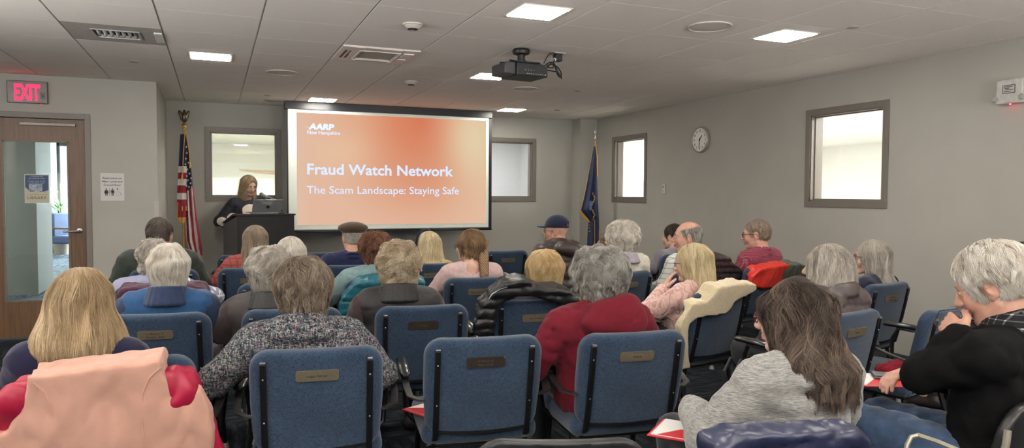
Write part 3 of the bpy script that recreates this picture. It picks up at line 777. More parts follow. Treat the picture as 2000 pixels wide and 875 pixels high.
for sx_ in (-1, 1):
    MB().lathe([(0, 0), (0.016, 0), (0.021, 0.018), (0.019, 0.026), (0, 0.028)], 20, xf=Matrix.Translation((sx_*(hw+0.0), -0.055, -hz_+0.03)) @ Matrix.Rotation(R(60), 4, 'X')).build('lamp_head', plain('lamp_grey', (165, 165, 160), 0.25), em)
MB().lathe([(0, 0), (0.005, 0), (0.004, -0.006), (0, -0.007)], 10, xf=Matrix.Translation((0.0, -0.04, -hz_))).build('indicator', glow('red_led', (255, 30, 60), 25.0), em)
# exit sign
a = at(15, 157, Y=YD); b = at(95, 204, Y=YD); w_ = b[0]-a[0]; h_ = a[2]-b[2]
ex = empty('exit_sign', ((a[0]+b[0])/2, YD, (a[2]+b[2])/2), 0, 'red glowing exit sign above the wooden door', 'exit sign')
MB().box(-w_/2, w_/2, -0.045, 0, -h_/2, h_/2).build('housing', plain('sign_grey', (112, 104, 102), 0.35, 0.3), ex, bevel=0.006)
red = glow('exit_red', (255, 24, 66), 1.6)
text_mesh('lettering', 'EXIT', red, width=w_*0.64, height=h_*0.72, loc=(-w_*0.32, -0.0455, -h_*0.36), bold=0.032, parent=ex, depth=0.003)
MB().prism([(w_*0.33, -h_*0.30), (w_*0.45, -h_*0.30), (w_*0.45, 0.0), (w_*0.33, 0.0)], -0.047, -0.045).build('arrow_panel', plain('arrow_grey', (92, 84, 84), 0.4), ex, smooth=None)
MB().prism([(w_*0.36, -h_*0.22), (w_*0.42, -h_*0.15), (w_*0.36, -h_*0.08), (w_*0.38, -h_*0.15)], -0.048, -0.047).build('chevron', plain('chevron_dark', (50, 42, 44), 0.4), ex, smooth=None)
MB().ball((w_*0.33, -0.03, -h_/2-0.002), 0.005).build('indicator', red, ex)

# paper notice
a = at(196, 338, Y=YD); b = at(243, 392, Y=YD); w_ = b[0]-a[0]; h_ = a[2]-b[2]
nt = empty('restroom_notice', ((a[0]+b[0])/2, YD, b[2]), 0, 'white paper notice with restroom symbols taped to the wall', 'notice')
MB().box(-w_/2, w_/2, -0.002, 0, 0, h_).build('paper', plain('paper_white', (205, 202, 198), 0.7, var=0.01), nt, smooth=None)
ntxt = plain('notice_ink', (52, 54, 72), 0.6)
for k, s in enumerate(('Restrooms on', 'Main Level and', 'Ground Floor')):
    ww = w_*(0.80, 0.84, 0.74)[k]
    text_mesh('notice_lettering', s, ntxt, width=ww, height=0.019, loc=(0, -0.0022, h_*(0.79-0.125*k)), bold=0.02, parent=nt, align='CENTER', depth=0.0004)
def person_icon(cx, dress):
    mb = MB(); z0 = h_*0.18; s = h_*0.26
    mb.lathe([(0, 0), (s*0.10, 0), (s*0.10, 0.0006), (0, 0.0006)], 14, xf=Matrix.Translation((cx, -0.0022, z0+s*0.92)) @ Matrix.Rotation(PI/2, 4, 'X'))
    y0_, y1_ = -0.003, -0.002
    if dress: mb.prism([(cx-s*0.12, z0+s*0.78), (cx+s*0.12, z0+s*0.78), (cx+s*0.24, z0+s*0.30), (cx-s*0.24, z0+s*0.30)], y0_, y1_)
    else: mb.box(cx-s*0.15, cx+s*0.15, y0_, y1_, z0+s*0.36, z0+s*0.78)
    for sg in (-1, 1):
        mb.box(cx+sg*s*0.08-s*0.05, cx+sg*s*0.08+s*0.05, y0_, y1_, z0, z0+s*0.38)
        mb.prism([(cx+sg*s*0.13, z0+s*0.78), (cx+sg*s*0.19, z0+s*0.78), (cx+sg*s*0.30, z0+s*0.40), (cx+sg*s*0.24, z0+s*0.38)], y0_, y1_)
    mb.build('symbol', ink, nt, smooth=None)
person_icon(-w_*0.26, True); person_icon(0.0, False)
MB().box(-w_*0.135, -w_*0.12, -0.003, -0.002, h_*0.17, h_*0.44).build('divider_line', ink, nt, smooth=None)
wc = MB(); s = h_*0.26; z0 = h_*0.18; cx = w_*0.24
ring = [(cx+s*0.30*math.cos(t), -0.0026, z0+s*0.28+s*0.28*math.sin(t)) for t in [R(150+k*22) for k in range(13)]]
wc.tube(ring, s*0.045, 6, flat=0.2); wc.tube([(cx-s*0.06, -0.0026, z0+s*0.86), (cx, -0.0026, z0+s*0.42), (cx+s*0.28, -0.0026, z0+s*0.42), (cx+s*0.42, -0.0026, z0+s*0.08), (cx+s*0.52, -0.0026, z0+s*0.12)], s*0.05, 6, flat=0.2)
wc.ball((cx-s*0.08, -0.0026, z0+s*0.95), (s*0.09, 0.0006, s*0.09)); wc.tube([(cx-s*0.02, -0.0026, z0+s*0.64), (cx+s*0.2, -0.0026, z0+s*0.62)], s*0.04, 6, flat=0.2)
wc.build('symbol', ink, nt)

# library poster taped to the door glass
a = at(45, 340, Y=YD); b = at(95, 397, Y=YD); w_ = b[0]-a[0]; h_ = a[2]-b[2]
po = empty('library_poster', ((a[0]+b[0])/2, YD+0.044, b[2]), 0, 'blue and beige library poster taped to the glass of the wooden door', 'poster')
MB().box(-w_/2, w_/2, -0.0015, 0, 0, h_).build('paper', plain('poster_edge', (190, 192, 188), 0.6, var=0.02), po, smooth=None)
MB().box(-w_*0.47, w_*0.47, -0.002, -0.0015, h_*0.40, h_*0.97).build('blue_field', plain('poster_blue', (58, 76, 112), 0.6, var=0.05), po, smooth=None)
MB().prism([(-w_*0.47, h_*0.03), (w_*0.47, h_*0.03), (w_*0.47, h_*0.46), (w_*0.22, h_*0.38), (0, h_*0.44), (-w_*0.25, h_*0.38), (-w_*0.47, h_*0.56)], -0.0022, -0.0017).build('beige_field', plain('poster_beige', (186, 178, 158), 0.6, var=0.04), po, smooth=None)
pic = MB(); pic.box(-w_*0.32, w_*0.22, -0.0026, -0.0022, h_*0.43, h_*0.66); pic.build('picture', plain('poster_picture', (150, 160, 176), 0.6, var=0.5, scale=45), po, smooth=None)
pw = plain('poster_print', (205, 208, 210), 0.6); pd = plain('poster_print_dark', (96, 92, 84), 0.6)
for k, (s, ww) in enumerate((('a meeting and', 0.5), ('the meeting room', 0.66), ('is now open in the', 0.7), ('community room', 0.62))):
    text_mesh('poster_lettering', s, pw, width=w_*ww, height=0.0085, loc=(0, -0.0024, h_*(0.915-0.065*k-(0.03 if k > 1 else 0))), parent=po, align='CENTER', depth=0.0003, bold=0.01)
text_mesh('poster_lettering', 'PUBLIC MEETING ROOM', pd, width=w_*0.8, height=0.008, loc=(0, -0.0026, h_*0.285), parent=po, align='CENTER', depth=0.0003)
text_mesh('poster_lettering', 'LIBRARY', plain('library_gold', (122, 116, 84), 0.6), width=w_*0.78, height=0.028, loc=(0, -0.0026, h_*0.14), parent=po, align='CENTER', depth=0.0003, bold=0.03, space=1.15)

# ================================================================ LECTERN, LAPTOP, MICROPHONE
lm = plain('lectern_black', (34, 33, 36), 0.4, var=0.15, scale=12)
c = at(521, 418, Y=8.64)
LZ = c[2]; le = empty('lectern', (c[0], 8.64, 0), R(17), 'black wooden lectern standing left of the projection screen', 'lectern')
hw = 0.325
MB().box(-hw, hw, -0.0, 0.022, 0.06, LZ-0.02).build('front_panel', lm, le, smooth=None, bevel=0.002)
for sg in (-1, 1):
    MB().add([(sg*hw, 0.022, 0.0), (sg*hw, 0.5, 0.0), (sg*hw, 0.5, LZ-0.13), (sg*hw, 0.022, LZ-0.02), (sg*(hw-0.02), 0.022, 0.0), (sg*(hw-0.02), 0.5, 0.0), (sg*(hw-0.02), 0.5, LZ-0.13), (sg*(hw-0.02), 0.022, LZ-0.02)],
             [(0, 1, 2, 3), (7, 6, 5, 4), (0, 4, 5, 1), (1, 5, 6, 2), (2, 6, 7, 3), (3, 7, 4, 0)]).build('side_panel', plain('lectern_side', (78, 78, 80), 0.45), le, smooth=None, bevel=0.002)
tp = MB(); tp.box(-hw-0.012, hw+0.012, -0.012, 0.16, LZ-0.02, LZ); tp.build('top_shelf', lm, le, smooth=None, bevel=0.003)
sk = Matrix.Translation((0, 0.16, LZ-0.01)) @ Matrix.Rotation(R(-16), 4, 'X')
MB().box(-hw-0.008, hw+0.008, 0.0, 0.36, -0.012, 0.008, xf=sk).build('reading_top', lm, le, smooth=None, bevel=0.003)
MB().box(-hw-0.01, hw+0.01, -0.01, 0.5, 0.0, 0.06).build('plinth', lm, le, smooth=None, bevel=0.004)
MB().box(-hw+0.02, hw-0.02, 0.03, 0.48, 0.55, 0.57).build('shelf', lm, le, smooth=None)
# laptop: lid leaning towards the audience
c = at(522, 416, Y=8.72)
lp = empty('laptop', (c[0], 8.75, LZ), R(17), 'grey laptop open on the lectern top, back of its lid to the audience', 'laptop')
lap_m = plain('laptop_silver', (158, 160, 162), 0.35, 0.6, var=0.04); lw = 0.175
MB().box(-lw, lw, 0.0, 0.06, 0, 0.012).box(-lw, lw, 0.0, 0.20, 0.012, 0.02).build('base', lap_m, lp, bevel=0.003)
lid = Matrix.Translation((0, 0.0, 0.02)) @ Matrix.Rotation(R(18), 4, 'X') @ Matrix(((1, 0.0, 0.22, 0), (0, 1, 0, 0), (0, 0, 1, 0), (0, 0, 0, 1)))
lid = Matrix.Translation((0, 0.0, 0.02)) @ Matrix.Rotation(R(22), 4, 'X')
MB().box(-lw, lw, -0.004, 0.004, 0, 0.155, xf=lid).build('lid', lap_m, lp, bevel=0.003)
MB().box(-lw+0.01, lw-0.01, 0.004, 0.0046, 0.01, 0.145, xf=lid).build('display', glow('laptop_display', (200, 205, 220), 0.35), lp, smooth=None)
MB().box(-0.075, 0.045, -0.0048, -0.004, 0.095, 0.13, xf=lid).build('sticker', plain('sticker_grey', (140, 138, 136), 0.5), lp, smooth=None)
MB().lathe([(0, 0), (0.02, 0), (0.02, 0.0006), (0, 0.0006)], 24, xf=lid @ Matrix.Translation((0, -0.004, 0.065)) @ Matrix.Rotation(PI/2, 4, 'X')).build('badge', plain('badge_dark', (30, 30, 32), 0.3, 0.5), lp)
hp = text_mesh('badge_lettering', 'hp', plain('badge_light', (112, 113, 115), 0.3, 0.5), height=0.018, loc=(0, 0, 0), parent=lp, align='CENTER', depth=0.0003, shear=0.3)
hp.matrix_local = lid @ Matrix.Translation((0, -0.0047, 0.060)) @ Matrix.Rotation(PI/2, 4, 'X')
# microphone
mc = empty('microphone', (at(545, 392, Y=8.72)[0]+0.08, 8.75, LZ), R(17), 'black microphone with silver head on a short arm above the lectern', 'microphone')
ori = Vector(mc.location)
def mp(px, py, Y): q = Vector(at(px, py, Y=Y))-ori; return Matrix.Rotation(R(-17), 3, 'Z') @ q
h0, h1, h2 = mp(511, 380, 8.78), mp(522, 386, 8.78), mp(546, 394.5, 8.78)
MB().tube([h1, h2], [0.017, 0.012], 12).build('handle', blackp_m, mc)
hb_ = MB(); hb_.ball(h0, 0.026); hb_.tube([h0, h1], [0.026, 0.02], 14); hb_.build('head', plain('mic_mesh', (120, 118, 116), 0.35, 0.7, var=0.3, scale=300), mc)
MB().tube([h2, h2+Vector((0.02, 0, -0.02)), (h2.x+0.03, h2.y, 0.0)], 0.006, 8).build('stand_arm', blackp_m, mc)
MB().lathe([(0, 0), (0.045, 0), (0.04, 0.012), (0, 0.014)], 20, xf=Matrix.Translation((h2.x+0.03, h2.y, 0))).build('base', blackp_m, mc)

# ================================================================ FLAGS
gold = plain('gold_fringe', (196, 152, 70), 0.55, 0.2, var=0.25, scale=120); brass = plain('brass', (120, 104, 66), 0.35, 0.8)
navy = plain('flag_navy', (30, 34, 62), 0.75, var=0.15, scale=40); fred = plain('flag_red', (142, 30, 48), 0.7, var=0.12, scale=40); fwhite = plain('flag_white', (198, 190, 186), 0.7, var=0.06, scale=40)
pole_m = plain('pole_brass', (176, 138, 70), 0.4, 0.5)

def cloth_panel(name, rows, Y, parent, mats, pick, nu=28, folds=3.0, amp=0.03, back=0.012, ph=0.0, off=(0, 0)):
    """hanging cloth: rows = [(pixel y, pixel x left, pixel x right)], built as a folded sheet with thickness at depth Y"""
    nv = 60; ys = [r[0] for r in rows]; V = []; 
    for j in range(nv+1):
        t = j/nv; py = ys[0]+(ys[-1]-ys[0])*t
        xl_ = np.interp(py, ys, [r[1] for r in rows]); xr_ = np.interp(py, ys, [r[2] for r in rows])
        for i in range(nu+1):
            u_ = i/nu; q = at(xl_+(xr_-xl_)*u_, py, Y=Y)
            d = amp*(0.3+0.7*t)*math.sin(u_*folds*2*PI+ph+0.8*t)+0.006*math.sin(u_*17+t*9)
            V.append((q[0]-off[0], Y+d-off[1], q[2]))
    n1 = len(V); V2 = [(x, y+back, z) for x, y, z in V]
    F = []; MI = []
    idx = lambda i, j: j*(nu+1)+i
    for j in range(nv):
        for i in range(nu):
            m_ = pick((i+0.5)/nu, (j+0.5)/nv)
            F.append((idx(i, j), idx(i, j+1), idx(i+1, j+1), idx(i+1, j))); MI.append(m_)
            F.append((n1+idx(i, j), n1+idx(i+1, j), n1+idx(i+1, j+1), n1+idx(i, j+1))); MI.append(m_)
    for j in range(nv):
        for i in (0, nu):
            a_ = idx(i, j); b_ = idx(i, j+1); F.append((a_, b_, n1+b_, n1+a_)); MI.append(pick(0.01 if i == 0 else 0.99, (j+0.5)/nv))
    for i in range(nu):
        a_ = idx(i, nv); b_ = idx(i+1, nv); F.append((a_, b_, n1+b_, n1+a_)); MI.append(pick((i+0.5)/nu, 0.999))
    mb = MB(); mb.v = V+V2; mb.f = F; mb.mi = MI
    return mb.build(name, mats, parent, smooth=True)

def flag_pole(root, x, y, top, tilt=0.0):
    MB().tube([(0, 0, 0.05), (tilt, 0, top)], 0.0135, 12).build('pole', pole_m, root)
    MB().lathe([(0, 0), (0.17, 0), (0.17, 0.02), (0.12, 0.045), (0.05, 0.06), (0.03, 0.10), (0, 0.10)], 28).build('base', brass, root)
YA = 9.0
pt = at(359, 240, Y=YA); pbm = at(357, 470, Y=YA)
us = empty('american_flag', (pbm[0], YA, 0), 0, 'furled american flag with gold fringe and an eagle finial in the left corner', 'flag')
flag_pole(us, 0, 0, pt[2], pt[0]-pbm[0])
o = (pbm[0], YA)
def pickA(u, v):
    if v > 0.93: return 3
    if v < 0.42: return 0
    return 1 if int((v-0.42)/0.51*6) % 2 == 1 else 2
cloth_panel('fly_cloth', [(262, 352, 364), (300, 350, 364), (340, 348, 365), (372, 346, 364), (402, 345, 365), (412, 347, 366)], YA-0.03, us, [navy, fred, fwhite, gold], pickA, nu=14, folds=1.2, amp=0.018, off=o)
def pickB(u, v):
    if v > 0.965: return 3
    lim = 0.47-0.06*u
    if v < lim: return 0
    return 1 if int(u*5.2+(v-lim)*0.8+0.45) % 2 == 1 else 2
cloth_panel('stripe_cloth', [(262, 358, 363), (300, 358, 371), (340, 359, 375), (372, 360, 378), (420, 361, 384), (470, 364, 392), (507, 376, 397)], YA, us, [navy, fred, fwhite, gold], pickB, nu=40, folds=2.0, amp=0.022, off=o)
fl2 = cloth_panel('lower_fold', [(395, 346, 362), (425, 345, 364), (436, 352, 360)], YA-0.045, us, [fred, gold], lambda u, v: 1 if v > 0.72 or u < 0.12 else 0, nu=10, folds=1.0, amp=0.012, off=o)
st = MB()
for k, (px, py) in enumerate(((364, 287), (365, 299), (363, 310), (368, 318), (366, 331), (370, 339), (367, 352), (372, 358), (371, 327), (365, 344), (373, 348), (362, 321), (369, 365), (364, 363))):
    q = at(px, py, Y=YA-0.034); pts = []
    for i in range(10):
        r_ = 0.016 if i % 2 == 0 else 0.0065; a_ = PI/2+i*PI/5+0.2*k; pts.append((q[0]-o[0]+r_*math.cos(a_)*0.7, q[2]+r_*math.sin(a_)))
    st.prism(pts, -0.036, -0.030)
st.build('stars', fwhite, us, smooth=None)
cd_ = MB()
def cdp(px, py, dy=-0.06): q = at(px, py, Y=YA+dy); return (q[0]-o[0], q[1]-o[1], q[2])
cd_.tube([cdp(360, 243), cdp(361, 262), cdp(358, 300), cdp(357, 340)], 0.005, 6); cd_.tube([cdp(360, 245), cdp(365, 270), cdp(370, 300), cdp(371, 318)], 0.005, 6)
cd_.tube([cdp(371, 316), cdp(371.5, 327)], [0.008, 0.013], 8); cd_.tube([cdp(356, 340), cdp(355.5, 350)], [0.008, 0.012], 8); cd_.ball(cdp(360, 247), 0.022)
cd_.build('gold_cord', gold, us)
# eagle finial
eg = MB(); q = Vector(cdp(359.5, 228, 0.0)); s = 0.085
eg.ball(q, (0.028, 0.025, 0.06)); eg.ball(q+Vector((0.004, -0.01, 0.062)), (0.017, 0.02, 0.018)); eg.tube([q+Vector((0.004, -0.024, 0.062)), q+Vector((-0.012, -0.036, 0.056))], [0.007, 0.002], 8)
for sg in (-1, 1):
    xw = Matrix.Translation(q+Vector((sg*0.028, 0.004, 0.006))) @ Matrix.Rotation(R(sg*12), 4, 'Y')
    eg.ball((0, 0, 0.0), (0.021, 0.012, 0.062), xf=xw); eg.ball((sg*0.008, 0.002, 0.04), (0.016, 0.010, 0.03), xf=xw)
eg.tube([q+Vector((0, 0, -0.04)), q+Vector((0, 0.01, -0.085))], [0.02, 0.012], 8); eg.ball(q+Vector((0, 0, -0.095)), 0.024)
eg.build('eagle_finial', plain('antique_brass', (92, 84, 66), 0.35, 0.8), us)

YN = 8.95
pt = at(1163, 275, Y=YN); pb2 = at(1161, 470, Y=YN)
nh = empty('state_flag', (pb2[0], YN, 0), 0, 'dark blue state flag with gold fringe and seal on a pole in the right corner', 'flag')
o = (pb2[0], YN); flag_pole(nh, 0, 0, pt[2], pt[0]-pb2[0])
nb = plain('state_navy', (34, 44, 84), 0.6, var=0.15, scale=30)
cloth_panel('flag_cloth', [(286, 1160, 1167), (310, 1156, 1168), (350, 1148, 1168), (390, 1140, 1169), (411, 1135, 1170), (431, 1151, 1171), (480, 1149, 1172)], YN-0.02, nh, [nb, gold],
            lambda u, v: 1 if (u < 0.04 and v < 0.72) else 0, nu=36, folds=2.2, amp=0.03, off=o)
fg = MB()
a_, b_, = cdp, None
def nhp(px, py, dy=-0.05): q = at(px, py, Y=YN+dy); return (q[0]-o[0], q[1]-o[1], q[2])
fg.add([nhp(1134, 411), nhp(1151, 430), nhp(1151, 436), nhp(1132, 416), nhp(1134, 411, -0.04), nhp(1151, 430, -0.04), nhp(1151, 436, -0.04), nhp(1132, 416, -0.04)], [(0, 1, 2, 3), (7, 6, 5, 4), (0, 4, 5, 1), (1, 5, 6, 2), (2, 6, 7, 3), (3, 7, 4, 0)])
fg.tube([nhp(1164, 284), nhp(1166, 310), nhp(1167, 345)], 0.007, 6); fg.build('fringe', gold, nh, smooth=None)
se = MB(); rr = random.Random(5)
for k in range(13):
    t = k/12.0; se.ball(nhp(1156.5+3.2*math.sin(t*9)+rr.random()*2, 378+50*t), (0.013, 0.004, 0.016))
for k in range(4): se.box(*(lambda q: (q[0]-0.012, q[0]+0.012, q[1], q[1]+0.004, q[2]-0.008, q[2]+0.012))(nhp(1151.5, 434+k*6)))
se.build('seal', plain('seal_gold', (150, 122, 62), 0.5, var=0.3, scale=200), nh)
MB().ball(nhp(1153, 402), (0.03, 0.004, 0.07)).build('seal_field', plain('seal_blue', (70, 104, 150), 0.6, var=0.4, scale=60), nh)
sp = MB(); q = Vector(nhp(1163, 268, 0.0))
zt_ = at(1163, 249, Y=YN)[2]
sp.tube([q+Vector((0, 0, -0.02)), (q.x, q.y, zt_-0.11)], [0.014, 0.009], 10)
sp.lathe([(0, zt_-0.12), (0.017, zt_-0.11), (0.006, zt_-0.095), (0.022, zt_-0.07), (0.012, zt_-0.03), (0, zt_)], 12, xf=Matrix.Translation((q.x, q.y, 0)) @ Matrix.Diagonal((1, 0.4, 1, 1)))
sp.build('spear_finial', plain('pale_brass', (190, 184, 160), 0.3, 0.6), nh)
# ================================================================ CHAIRS
def fabric_mat():
    t = NT('chair_fabric')
    mp_ = t.mapping(scale=(0.55, 1, 1), rot=(0, R(28), 0)); vo = t.new('ShaderNodeTexVoronoi'); vo.inputs['Scale'].default_value = 185; vo.inputs['Randomness'].default_value = 0.8
    t.l.new(mp_, vo.inputs['Vector'])
    dash = t.ramp(vo.outputs['Distance'], [(0.24, (1, 1, 1, 1)), (0.33, (0, 0, 0, 1))])
    v2 = t.new('ShaderNodeTexVoronoi'); v2.inputs['Scale'].default_value = 60; t.l.new(t.tc(), v2.inputs['Vector'])
    base = t.ramp(t.noise(9, detail=3), [(0.35, (47, 65, 84)), (0.65, (55, 75, 95))])
    tint = t.mix(0.28, base, t.ramp(v2.outputs['Distance'], [(0.1, (58, 80, 90)), (0.5, (47, 55, 76))]))
    grain = t.noise(700, detail=2)
    base2 = t.mix(0.5, tint, t.ramp(grain, [(0.35, (70, 84, 102)), (0.65, (150, 164, 178))]), 'OVERLAY')
    t.col(t.mix(dash, base2, (24, 30, 46))); t.set(rough=0.92, spec=0.15, sheen=0.25)
    t.bump(grain, 0.35, 0.002); return t.m
fab = fabric_mat()
frame_black = plain('chair_frame_black', (24, 24, 26), 0.35, 0.4, var=0.15)
arm_black = plain('armrest_black', (20, 20, 22), 0.3, 0.0, var=0.1, coat=0.3)
band_m = plain('armrest_band', (92, 92, 92), 0.28, 0.85, var=0.1)
plate_m = plain('plate_bronze', (126, 116, 98), 0.38, 0.55, var=0.08, scale=80)
plate_d = plain('plate_dark_bronze', (66, 58, 50), 0.35, 0.5, var=0.1, scale=80)
plate_ink = plain('plate_engraving', (52, 45, 38), 0.5, 0.3); plate_ink2 = plain('plate_engraving_pale', (98, 90, 80), 0.4, 0.5)
TILT = R(12.5)
BC = (0.0, -0.258, 0.632)          # centre of the backrest
_bt = np.array(Matrix.Rotation(TILT, 3, 'X'))    # leans back
def back_sdf(P):
    q = (P-np.array(BC)) @ _bt
    x, y, z = q[..., 0], q[..., 1], q[..., 2]
    y = y-0.35*x*x-0.10*z*z
    hx, hz, r = 0.243-0.012*np.clip(-z/0.2, 0, 1), 0.212, 0.075
    dx = np.abs(x)-(hx-r); dz = np.abs(z)-(hz-r)
    d2 = np.sqrt(np.maximum(dx, 0)**2+np.maximum(dz, 0)**2)+np.minimum(np.maximum(dx, dz), 0)-r
    e = 0.022; dy = np.abs(y)-(0.030-e); d2 = d2+e
    return np.sqrt(np.maximum(d2, 0)**2+np.maximum(dy, 0)**2)+np.minimum(np.maximum(d2, dy), 0)-e
def back_pt(x, z, out=0.0):
    """point on the rear face of the backrest: x across, z up the back, out = distance behind it"""
    y = -0.030-out+0.35*x*x+0.10*z*z
    q = np.array([x, y, z]) @ _bt.T
    return (q[0]+BC[0], q[1]+BC[1], q[2]+BC[2])

def make_chair():
    root = empty('auditorium_chair')
    F = Field(np.arange(-0.27, 0.275, 0.0085), np.arange(-0.36, -0.14, 0.006), np.arange(0.39, 0.87, 0.0085)); F.put(back_sdf, (-1, -1, 0), (1, 1, 2), 0)
    V, Q = F.mesh(); mesh_obj('backrest', V, Q, fab, root)
    F = Field(np.arange(-0.28, 0.285, 0.011), np.arange(-0.26, 0.30, 0.011), np.arange(0.35, 0.50, 0.008))
    F.box((0, 0.02, 0.425), (0.245, 0.235, 0.045), 0.04, k=0)
    F.F += -0.012*np.exp(-((F.ax[0][:, None, None]/0.2)**2+((F.ax[1][None, :, None]-0.02)/0.2)**2))+0*F.ax[2][None, None, :]
    V, Q = F.mesh(); mesh_obj('seat', V, Q, fab, root)
    for sg in (-1, 1):
        mb = MB(); pts = [back_pt(sg*0.192, z, 0.004) for z in np.linspace(0.172, -0.212, 7)]
        pts += [(sg*0.192, -0.20, 0.40), (sg*0.20, -0.17, 0.36)]
        ws, th = 0.0115, 0.009
        vs = []; fs = []
        for p in pts:
            for dx, dy in ((-ws, -th), (ws, -th), (ws, th), (-ws, th)): vs.append((p[0]+dx, p[1]+dy, p[2]))
        for i in range(len(pts)-1):
            for k in range(4): fs.append((i*4+k, i*4+(k+1) % 4, (i+1)*4+(k+1) % 4, (i+1)*4+k))
        fs += [(3, 2, 1, 0), tuple((len(pts)-1)*4+k for k in range(4))]
        mb.add(vs, fs); up = mb.build('back_bar', frame_black, root, bevel=0.003)
        p = back_pt(sg*0.192, 0.176, 0.006)
        MB().box(p[0]-0.010, p[0]+0.010, p[1]-0.008, p[1]+0.008, p[2]-0.002, p[2]+0.005).build('end_clip', steel_m, up, smooth=None, bevel=0.001)
        for z in (0.115, -0.06):
            p = back_pt(sg*0.192, z, 0.0135); MB().ball(p, (0.0035, 0.0015, 0.0035), nu=8, nv=5).build('bolt', steel_m, up)
    p0, p1 = back_pt(-0.18, -0.196, 0.002), back_pt(0.18, -0.196, 0.002)
    mb = MB(); pts = [back_pt(x, -0.185-0.006*(1-(x/0.18)**2), 0.003) for x in np.linspace(-0.185, 0.185, 9)]
    vs = []; fs = []
    for p in pts:
        for dy, dz in ((-0.006, -0.006), (-0.006, 0.006), (0.006, 0.006), (0.006, -0.006)): vs.append((p[0], p[1]+dy, p[2]+dz))
    for i in range(len(pts)-1):
        for k in range(4): fs.append((i*4+k, i*4+(k+1) % 4, (i+1)*4+(k+1) % 4, (i+1)*4+k))
    fs += [(3, 2, 1, 0), tuple((len(pts)-1)*4+k for k in range(4))]
    mb.add(vs, fs).build('cross_bar', frame_black, root)
    for sg in (-1, 1):
        b = MB(); pts = [(sg*0.200, -0.232, 0.585), (sg*0.255, -0.238, 0.585), (sg*0.292, -0.205, 0.592), (sg*0.300, -0.13, 0.612), (sg*0.300, -0.06, 0.632), (sg*0.298, 0.10, 0.640)]
        vs = []; fs = []; P = [Vector(p) for p in pts]
        for i, p in enumerate(P):
            d = (P[min(i+1, len(P)-1)]-P[max(i-1, 0)]).normalized(); s = d.cross(Vector((0, 0, 1))).normalized()
            for a, c in ((-0.004, -0.014), (0.004, -0.014), (0.004, 0.014), (-0.004, 0.014)): vs.append(tuple(p+s*c+Vector((0, 0, a))))
        for i in range(len(P)-1):
            for k in range(4): fs.append((i*4+k, i*4+(k+1) % 4, (i+1)*4+(k+1) % 4, (i+1)*4+k))
        fs += [(3, 2, 1, 0), tuple((len(P)-1)*4+k for k in range(4))]
        arm = b.add(vs, fs).build('armrest', band_m, root, smooth=50)
        pd = MB(); pd.tube([(sg*0.300, -0.085, 0.645), (sg*0.300, -0.07, 0.652), (sg*0.299, 0.04, 0.660), (sg*0.297, 0.17, 0.662), (sg*0.297, 0.185, 0.658)], [0.012, 0.024, 0.026, 0.024, 0.014], 14, flat=0.62)
        pd.build('arm_pad', arm_black, arm, smooth=60)
        MB().tube([(sg*0.298, 0.10, 0.64), (sg*0.29, 0.13, 0.58), (sg*0.27, 0.12, 0.42), (sg*0.23, 0.10, 0.385)], 0.011, 8).build('arm_support', frame_black, arm)
        for (a, c) in (((sg*0.20, -0.17, 0.37), (sg*0.235, -0.245, 0.02)), ((sg*0.215, 0.17, 0.385), (sg*0.235, 0.22, 0.02))):
            lg = MB().tube([a, c], [0.0135, 0.012], 10).build('leg', frame_black, root)
            MB().lathe([(0, 0), (0.020, 0), (0.019, 0.012), (0.013, 0.03), (0, 0.03)], 14, xf=Matrix.Translation((c[0], c[1], 0.0))).build('foot_glide', plain('glide_grey', (150, 148, 144), 0.4), lg)
    MB().box(-0.225, 0.225, -0.19, 0.21, 0.368, 0.384).build('seat_pan', frame_black, root, smooth=None, bevel=0.004)
    p = np.array(back_pt(0.0, 0.122, 0.0035)); hw, hh, cc_ = 0.078, 0.0215, 0.007
    xf = Matrix.Translation(tuple(p)) @ Matrix.Rotation(TILT, 4, 'X')
    MB().prism([(-hw+cc_, -hh), (hw-cc_, -hh), (hw, -hh+cc_), (hw, hh-cc_), (hw-cc_, hh), (-hw+cc_, hh), (-hw, hh-cc_), (-hw, -hh+cc_)], -0.0015, 0.006, xf=xf).build('name_plate', plate_m, root, smooth=None)
    return root, xf

chair_proto, PLX = make_chair()
_kids = {}
def kids(o):
    return [c for c in COL.objects if c.parent == o]
def copy_tree(o, parent=None, cache=None):
    c = o.copy(); COL.objects.link(c)
    if parent is not None: c.parent = parent
    for ch in cache[o.name]: copy_tree(ch, c, cache)
    return c
_cache = {}
def _fill(o):
    _cache[o.name] = kids(o)
    for c in _cache[o.name]: _fill(c)
_fill(chair_proto)
_used = [False]
def place_chair(X, Y, rz, label, group, lines=None, dark=False):
    """X, Y: middle of the top of the backrest; rz in degrees, 0 faces the screen wall"""
    if not _used[0]: c = chair_proto; _used[0] = True
    else: c = copy_tree(chair_proto, None, _cache)
    a = R(rz); off = 0.315
    c.location = (X-off*math.sin(a), Y+off*math.cos(a), 0); c.rotation_euler = (0, 0, a)
    tag(c, label, 'chair', group)
    pl = [k for k in bpy.data.objects if k.parent == c and k.name.startswith('name_plate')][0]
    if dark:
        pl.data = pl.data.copy(); pl.data.materials[0] = plate_d
    for k, s in enumerate(lines or ()):
        n = len(lines); z = -0.0045 if n == 1 else (0.003 - 0.0165*k)
        t = text_mesh('plate_lettering', s, plate_ink2 if dark else plate_ink, height=0.0095, loc=(0, 0, 0), bold=0.012, parent=pl, align='CENTER', depth=0.0003)
        w = t.dimensions.x
        t.matrix_local = PLX @ Matrix.Translation((0, -0.0019, z)) @ Matrix.Rotation(PI/2, 4, 'X') @ Matrix.Diagonal((min(1.0, 0.135/max(w, 0.01)), 1, 1, 1))
    return c
G1, G2, G3, G4, G5 = ('blue chairs in the nearest full row', 'blue chairs in the second row', 'blue chairs in the third row', 'blue chairs in the fourth row', 'blue chairs in the fifth row')
CH = {}
